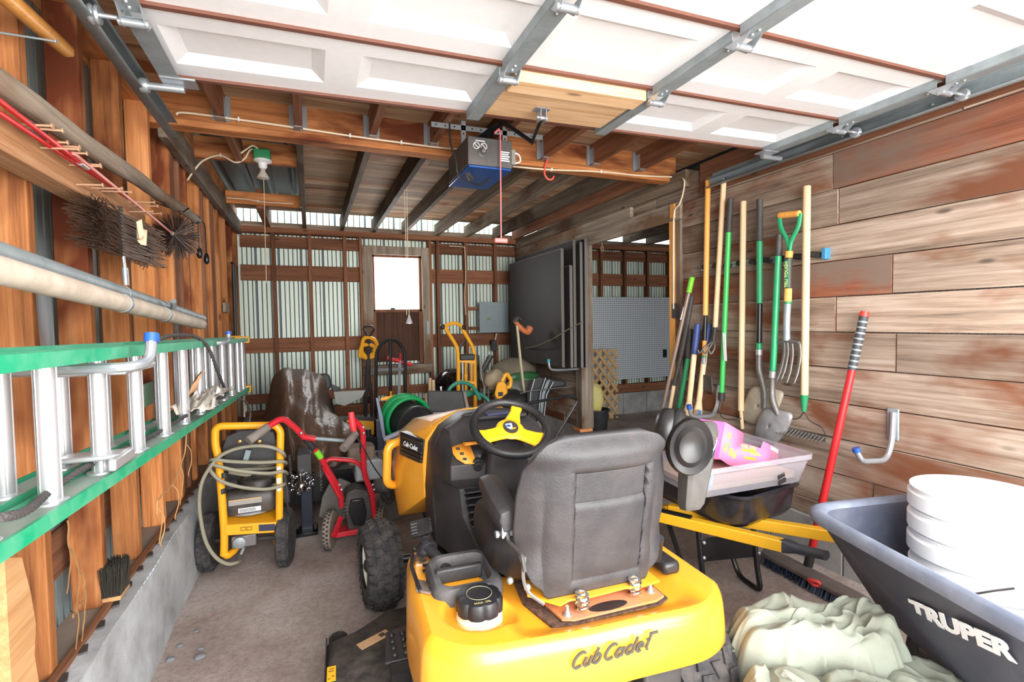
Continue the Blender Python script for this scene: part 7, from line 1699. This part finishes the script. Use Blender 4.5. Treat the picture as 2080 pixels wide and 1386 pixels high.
# ---- breaker panel
bp2 = thing('breaker_panel', 'grey steel breaker panel mounted on the back wall studs', 'electrical panel', (2.2, 5.95, 1.22))
a, b = at(973, 614, y=5.93), at(1033, 675, y=5.93); gm2 = plain('panel_grey', (136, 150, 154), .45)
MB().box(a.x+.01, b.x-.01, 5.93, 6.0, b.z+.01, a.z-.01).build('enclosure', gm2, bp2)
MB().box(a.x, b.x, 5.92, 5.93, b.z, a.z).build('cover', gm2, bp2, bevel=.003)
MB().box(a.x+.09, b.x-.09, 5.914, 5.92, b.z+.09, a.z-.07).build('hatch', gm2, bp2, bevel=.002)
MB().box(a.x+.10, a.x+.15, 5.911, 5.914, b.z+.16, b.z+.19).build('latch', plain('olive_latch', (126, 130, 90), .5), bp2)
for k in range(3): MB().cyl((b.x+.005, 5.96, b.z+.14+k*.05), (b.x+.05, 5.96, b.z+.14+k*.05), .014, n=10).build('conduit_nipple', plain('brassy', (156, 140, 90), .4, .5) if k == 0 else bpy.data.materials['brassy'], bp2)
ob = thing('outlet_box', 'black outlet box with a cable on the back wall below the breaker panel', 'outlet', at(1003, 705, y=5.95))
a = at(1003, 702, y=5.96); MB().box(a.x-.035, a.x+.035, 5.93, 5.99, a.z-.07, a.z+.07).build('box', M['black'], ob, bevel=.005)
MB().tube(spline([at(1008, 678, y=5.95), at(1006, 690, y=5.95), at(1004, 698, y=5.95)], 4), .008, 6).build('cable_tail', M['cream'], ob)
# ================================================================ NEIGHBOURING BAY
pb5 = thing('pegboard', 'large white pegboard sheet leaning on the back wall of the next bay', 'pegboard', (4.27, 5.96, .5))
m, n_, l_, b_ = newmat('pegboard'); tcx = n_.new('ShaderNodeTexCoord'); b_.inputs['Roughness'].default_value = .6
mp = n_.new('ShaderNodeMapping'); mp.inputs['Scale'].default_value = (33, 33, 33); l_.new(tcx.outputs['Object'], mp.inputs['Vector'])
fr3 = n_.new('ShaderNodeVectorMath'); fr3.operation = 'FRACTION'; l_.new(mp.outputs[0], fr3.inputs[0])
sb3 = n_.new('ShaderNodeVectorMath'); sb3.operation = 'SUBTRACT'; l_.new(fr3.outputs[0], sb3.inputs[0]); sb3.inputs[1].default_value = (.5, .5, .5)
mu3 = n_.new('ShaderNodeVectorMath'); mu3.operation = 'MULTIPLY'; l_.new(sb3.outputs[0], mu3.inputs[0]); mu3.inputs[1].default_value = (1, 0, 1)
ln3 = n_.new('ShaderNodeVectorMath'); ln3.operation = 'LENGTH'; l_.new(mu3.outputs[0], ln3.inputs[0])
rp3 = ramp(n_, [(.2, lin(48, 48, 50)), (.26, lin(196, 202, 206))]); l_.new(ln3.outputs['Value'], rp3.inputs['Fac']); l_.new(rp3.outputs['Color'], b_.inputs['Base Color'])
MB().box(3.53, 5.02, 5.975, 5.985, .50, 1.685).build('sheet', m, pb5)
a = at(1350, 718, y=5.97); MB().box(a.x-.03, a.x+.03, 5.955, 5.974, a.z-.06, a.z+.06).build('outlet', M['black_metal'], pb5)
lt = thing('lattice', 'offcut of wooden diamond lattice standing in front of the white pegboard', 'lattice', (3.7, 5.75, 0))
lm = wood('lattice_wood', 'z', [(150, 116, 78), (190, 156, 112), (206, 176, 134)], vary=.1)
x0, x1, z1 = 3.42, 3.90, .97
for sg in (-1, 1):
    m = MB(); k = -1.2
    while k < 2.2:
        pts = []
        for s in range(41):
            x = x0+(x1-x0)*s/40; z = k+sg*(x-x0)*1.25
            if .0 <= z <= z1: pts.append(V((x, 5.74+.012*(sg > 0), z)))
        if len(pts) > 1: m.bar(pts[0], pts[-1], .008, .034, (0, 1, 0)) if False else m.obox((pts[0]+pts[-1])/2, (pts[-1]-pts[0])/2, (0, .005, 0), (pts[-1]-pts[0]).normalized().cross(V((0, 1, 0)))*.021)
        k += .155
    m.build('slat_layer', lm, lt)
bk2 = thing('bucket', 'black plastic bucket with a crumpled yellow bag just inside the doorway', 'bucket', at(1210, 885, z=0)); c = at(1211, 886, z=0)
MB().lathe((c.x, c.y, 0), (0, 0, 1), [(.12, 0), (.15, .30), (.16, .30), (.16, .32), (.145, .32), (.12, .03), (.0, .03)], 28, caps=False).build('body', M['black'], bk2, smooth=40)
o = bag('feed_bag', 'crumpled yellow and white bag stuffed in the black bucket', 'bag', (c.x-.02, c.y, .44), (.11, .10, .18), plain('yellow_white_bag', (206, 190, 140), .5, dirt=1.0, dirtc=(226, 214, 90), scale=14), 8)
for px, z_ in ((1197, 525), (1222, 515)):
    p = at(px, z_-30, y=4.36); 
ph_ = at(1178, 572, x=2.47)
hs = thing('door_hasp', 'rusty hanging latch on the far doorway post', 'latch', ph_)
MB().box(ph_.x-.015, ph_.x+.02, ph_.y-.03, ph_.y+.03, ph_.z-.08, ph_.z+.03).build('plate', M['steel_dark'], hs, bevel=.006)
MB().tube(spline([ph_+V((-.03, 0, .02)), ph_+V((-.03, 0, .10)), ph_+V((-.02, .0, .14))], 4), .006, 6).build('ring', M['dark_steel'], hs)
for lab, px, p0, p1 in (('longer looped cord hanging from the doorway header', 1198, 498, 526), ('shorter looped cord hanging from the doorway header', 1223, 496, 511)):
    a, b = at(px, p0, x=2.54), at(px, p1, x=2.54); a.z = max(a.z, 2.075)
    m = MB(); m.tube([a, b+V((0, 0, .05))], .004, 6); m.tube([b+V((.0, .018*math.cos(t), .025+.028*math.sin(t))) for t in [2*PI*k/14 for k in range(14)]], .004, 6, True)
    tag(m.build('looped_cord', plain('tan_cord', (150, 136, 112), .8) if 'tcd' not in M else M['tcd']), lab, 'cord', 'looped cords in the doorway'); M['tcd'] = bpy.data.materials['tan_cord']
# stones on the dirt
sr = random.Random(12)
for k, (px, py, r, lab) in enumerate(((405, 1335, .028, 'flat blue grey stone nearest the camera beside the concrete footing'), (345, 1340, .022, 'grey stone half buried close to the concrete footing'), (365, 1312, .016, 'small pale stone beside the footing'), (408, 1318, .017, 'rounded grey pebble standing alone on the open dirt'), (398, 1283, .014, 'small pale pebble on the dirt further back from the camera'), (432, 1237, .010, 'tiny white pebble in the middle of the dirt floor'))):
    c = at(px, py, z=.004); r *= .62; m = MB(); m.ball(c, r, (1.3, 1.0, .6), 14, 9)
    m.v = [tuple(V(v)+V((noise.noise(V(v)*40), noise.noise(V(v)*40+V((5, 0, 0))), 0))*r*.35) for v in m.v]
    tag(m.build('stone', plain('blue_stone', (112, 120, 128), .9, dirt=.6, dirtc=(120, 108, 100)) if 'st' not in M else M['st'], smooth=80), lab, 'stone', 'stones on the dirt floor'); M['st'] = bpy.data.materials['blue_stone']
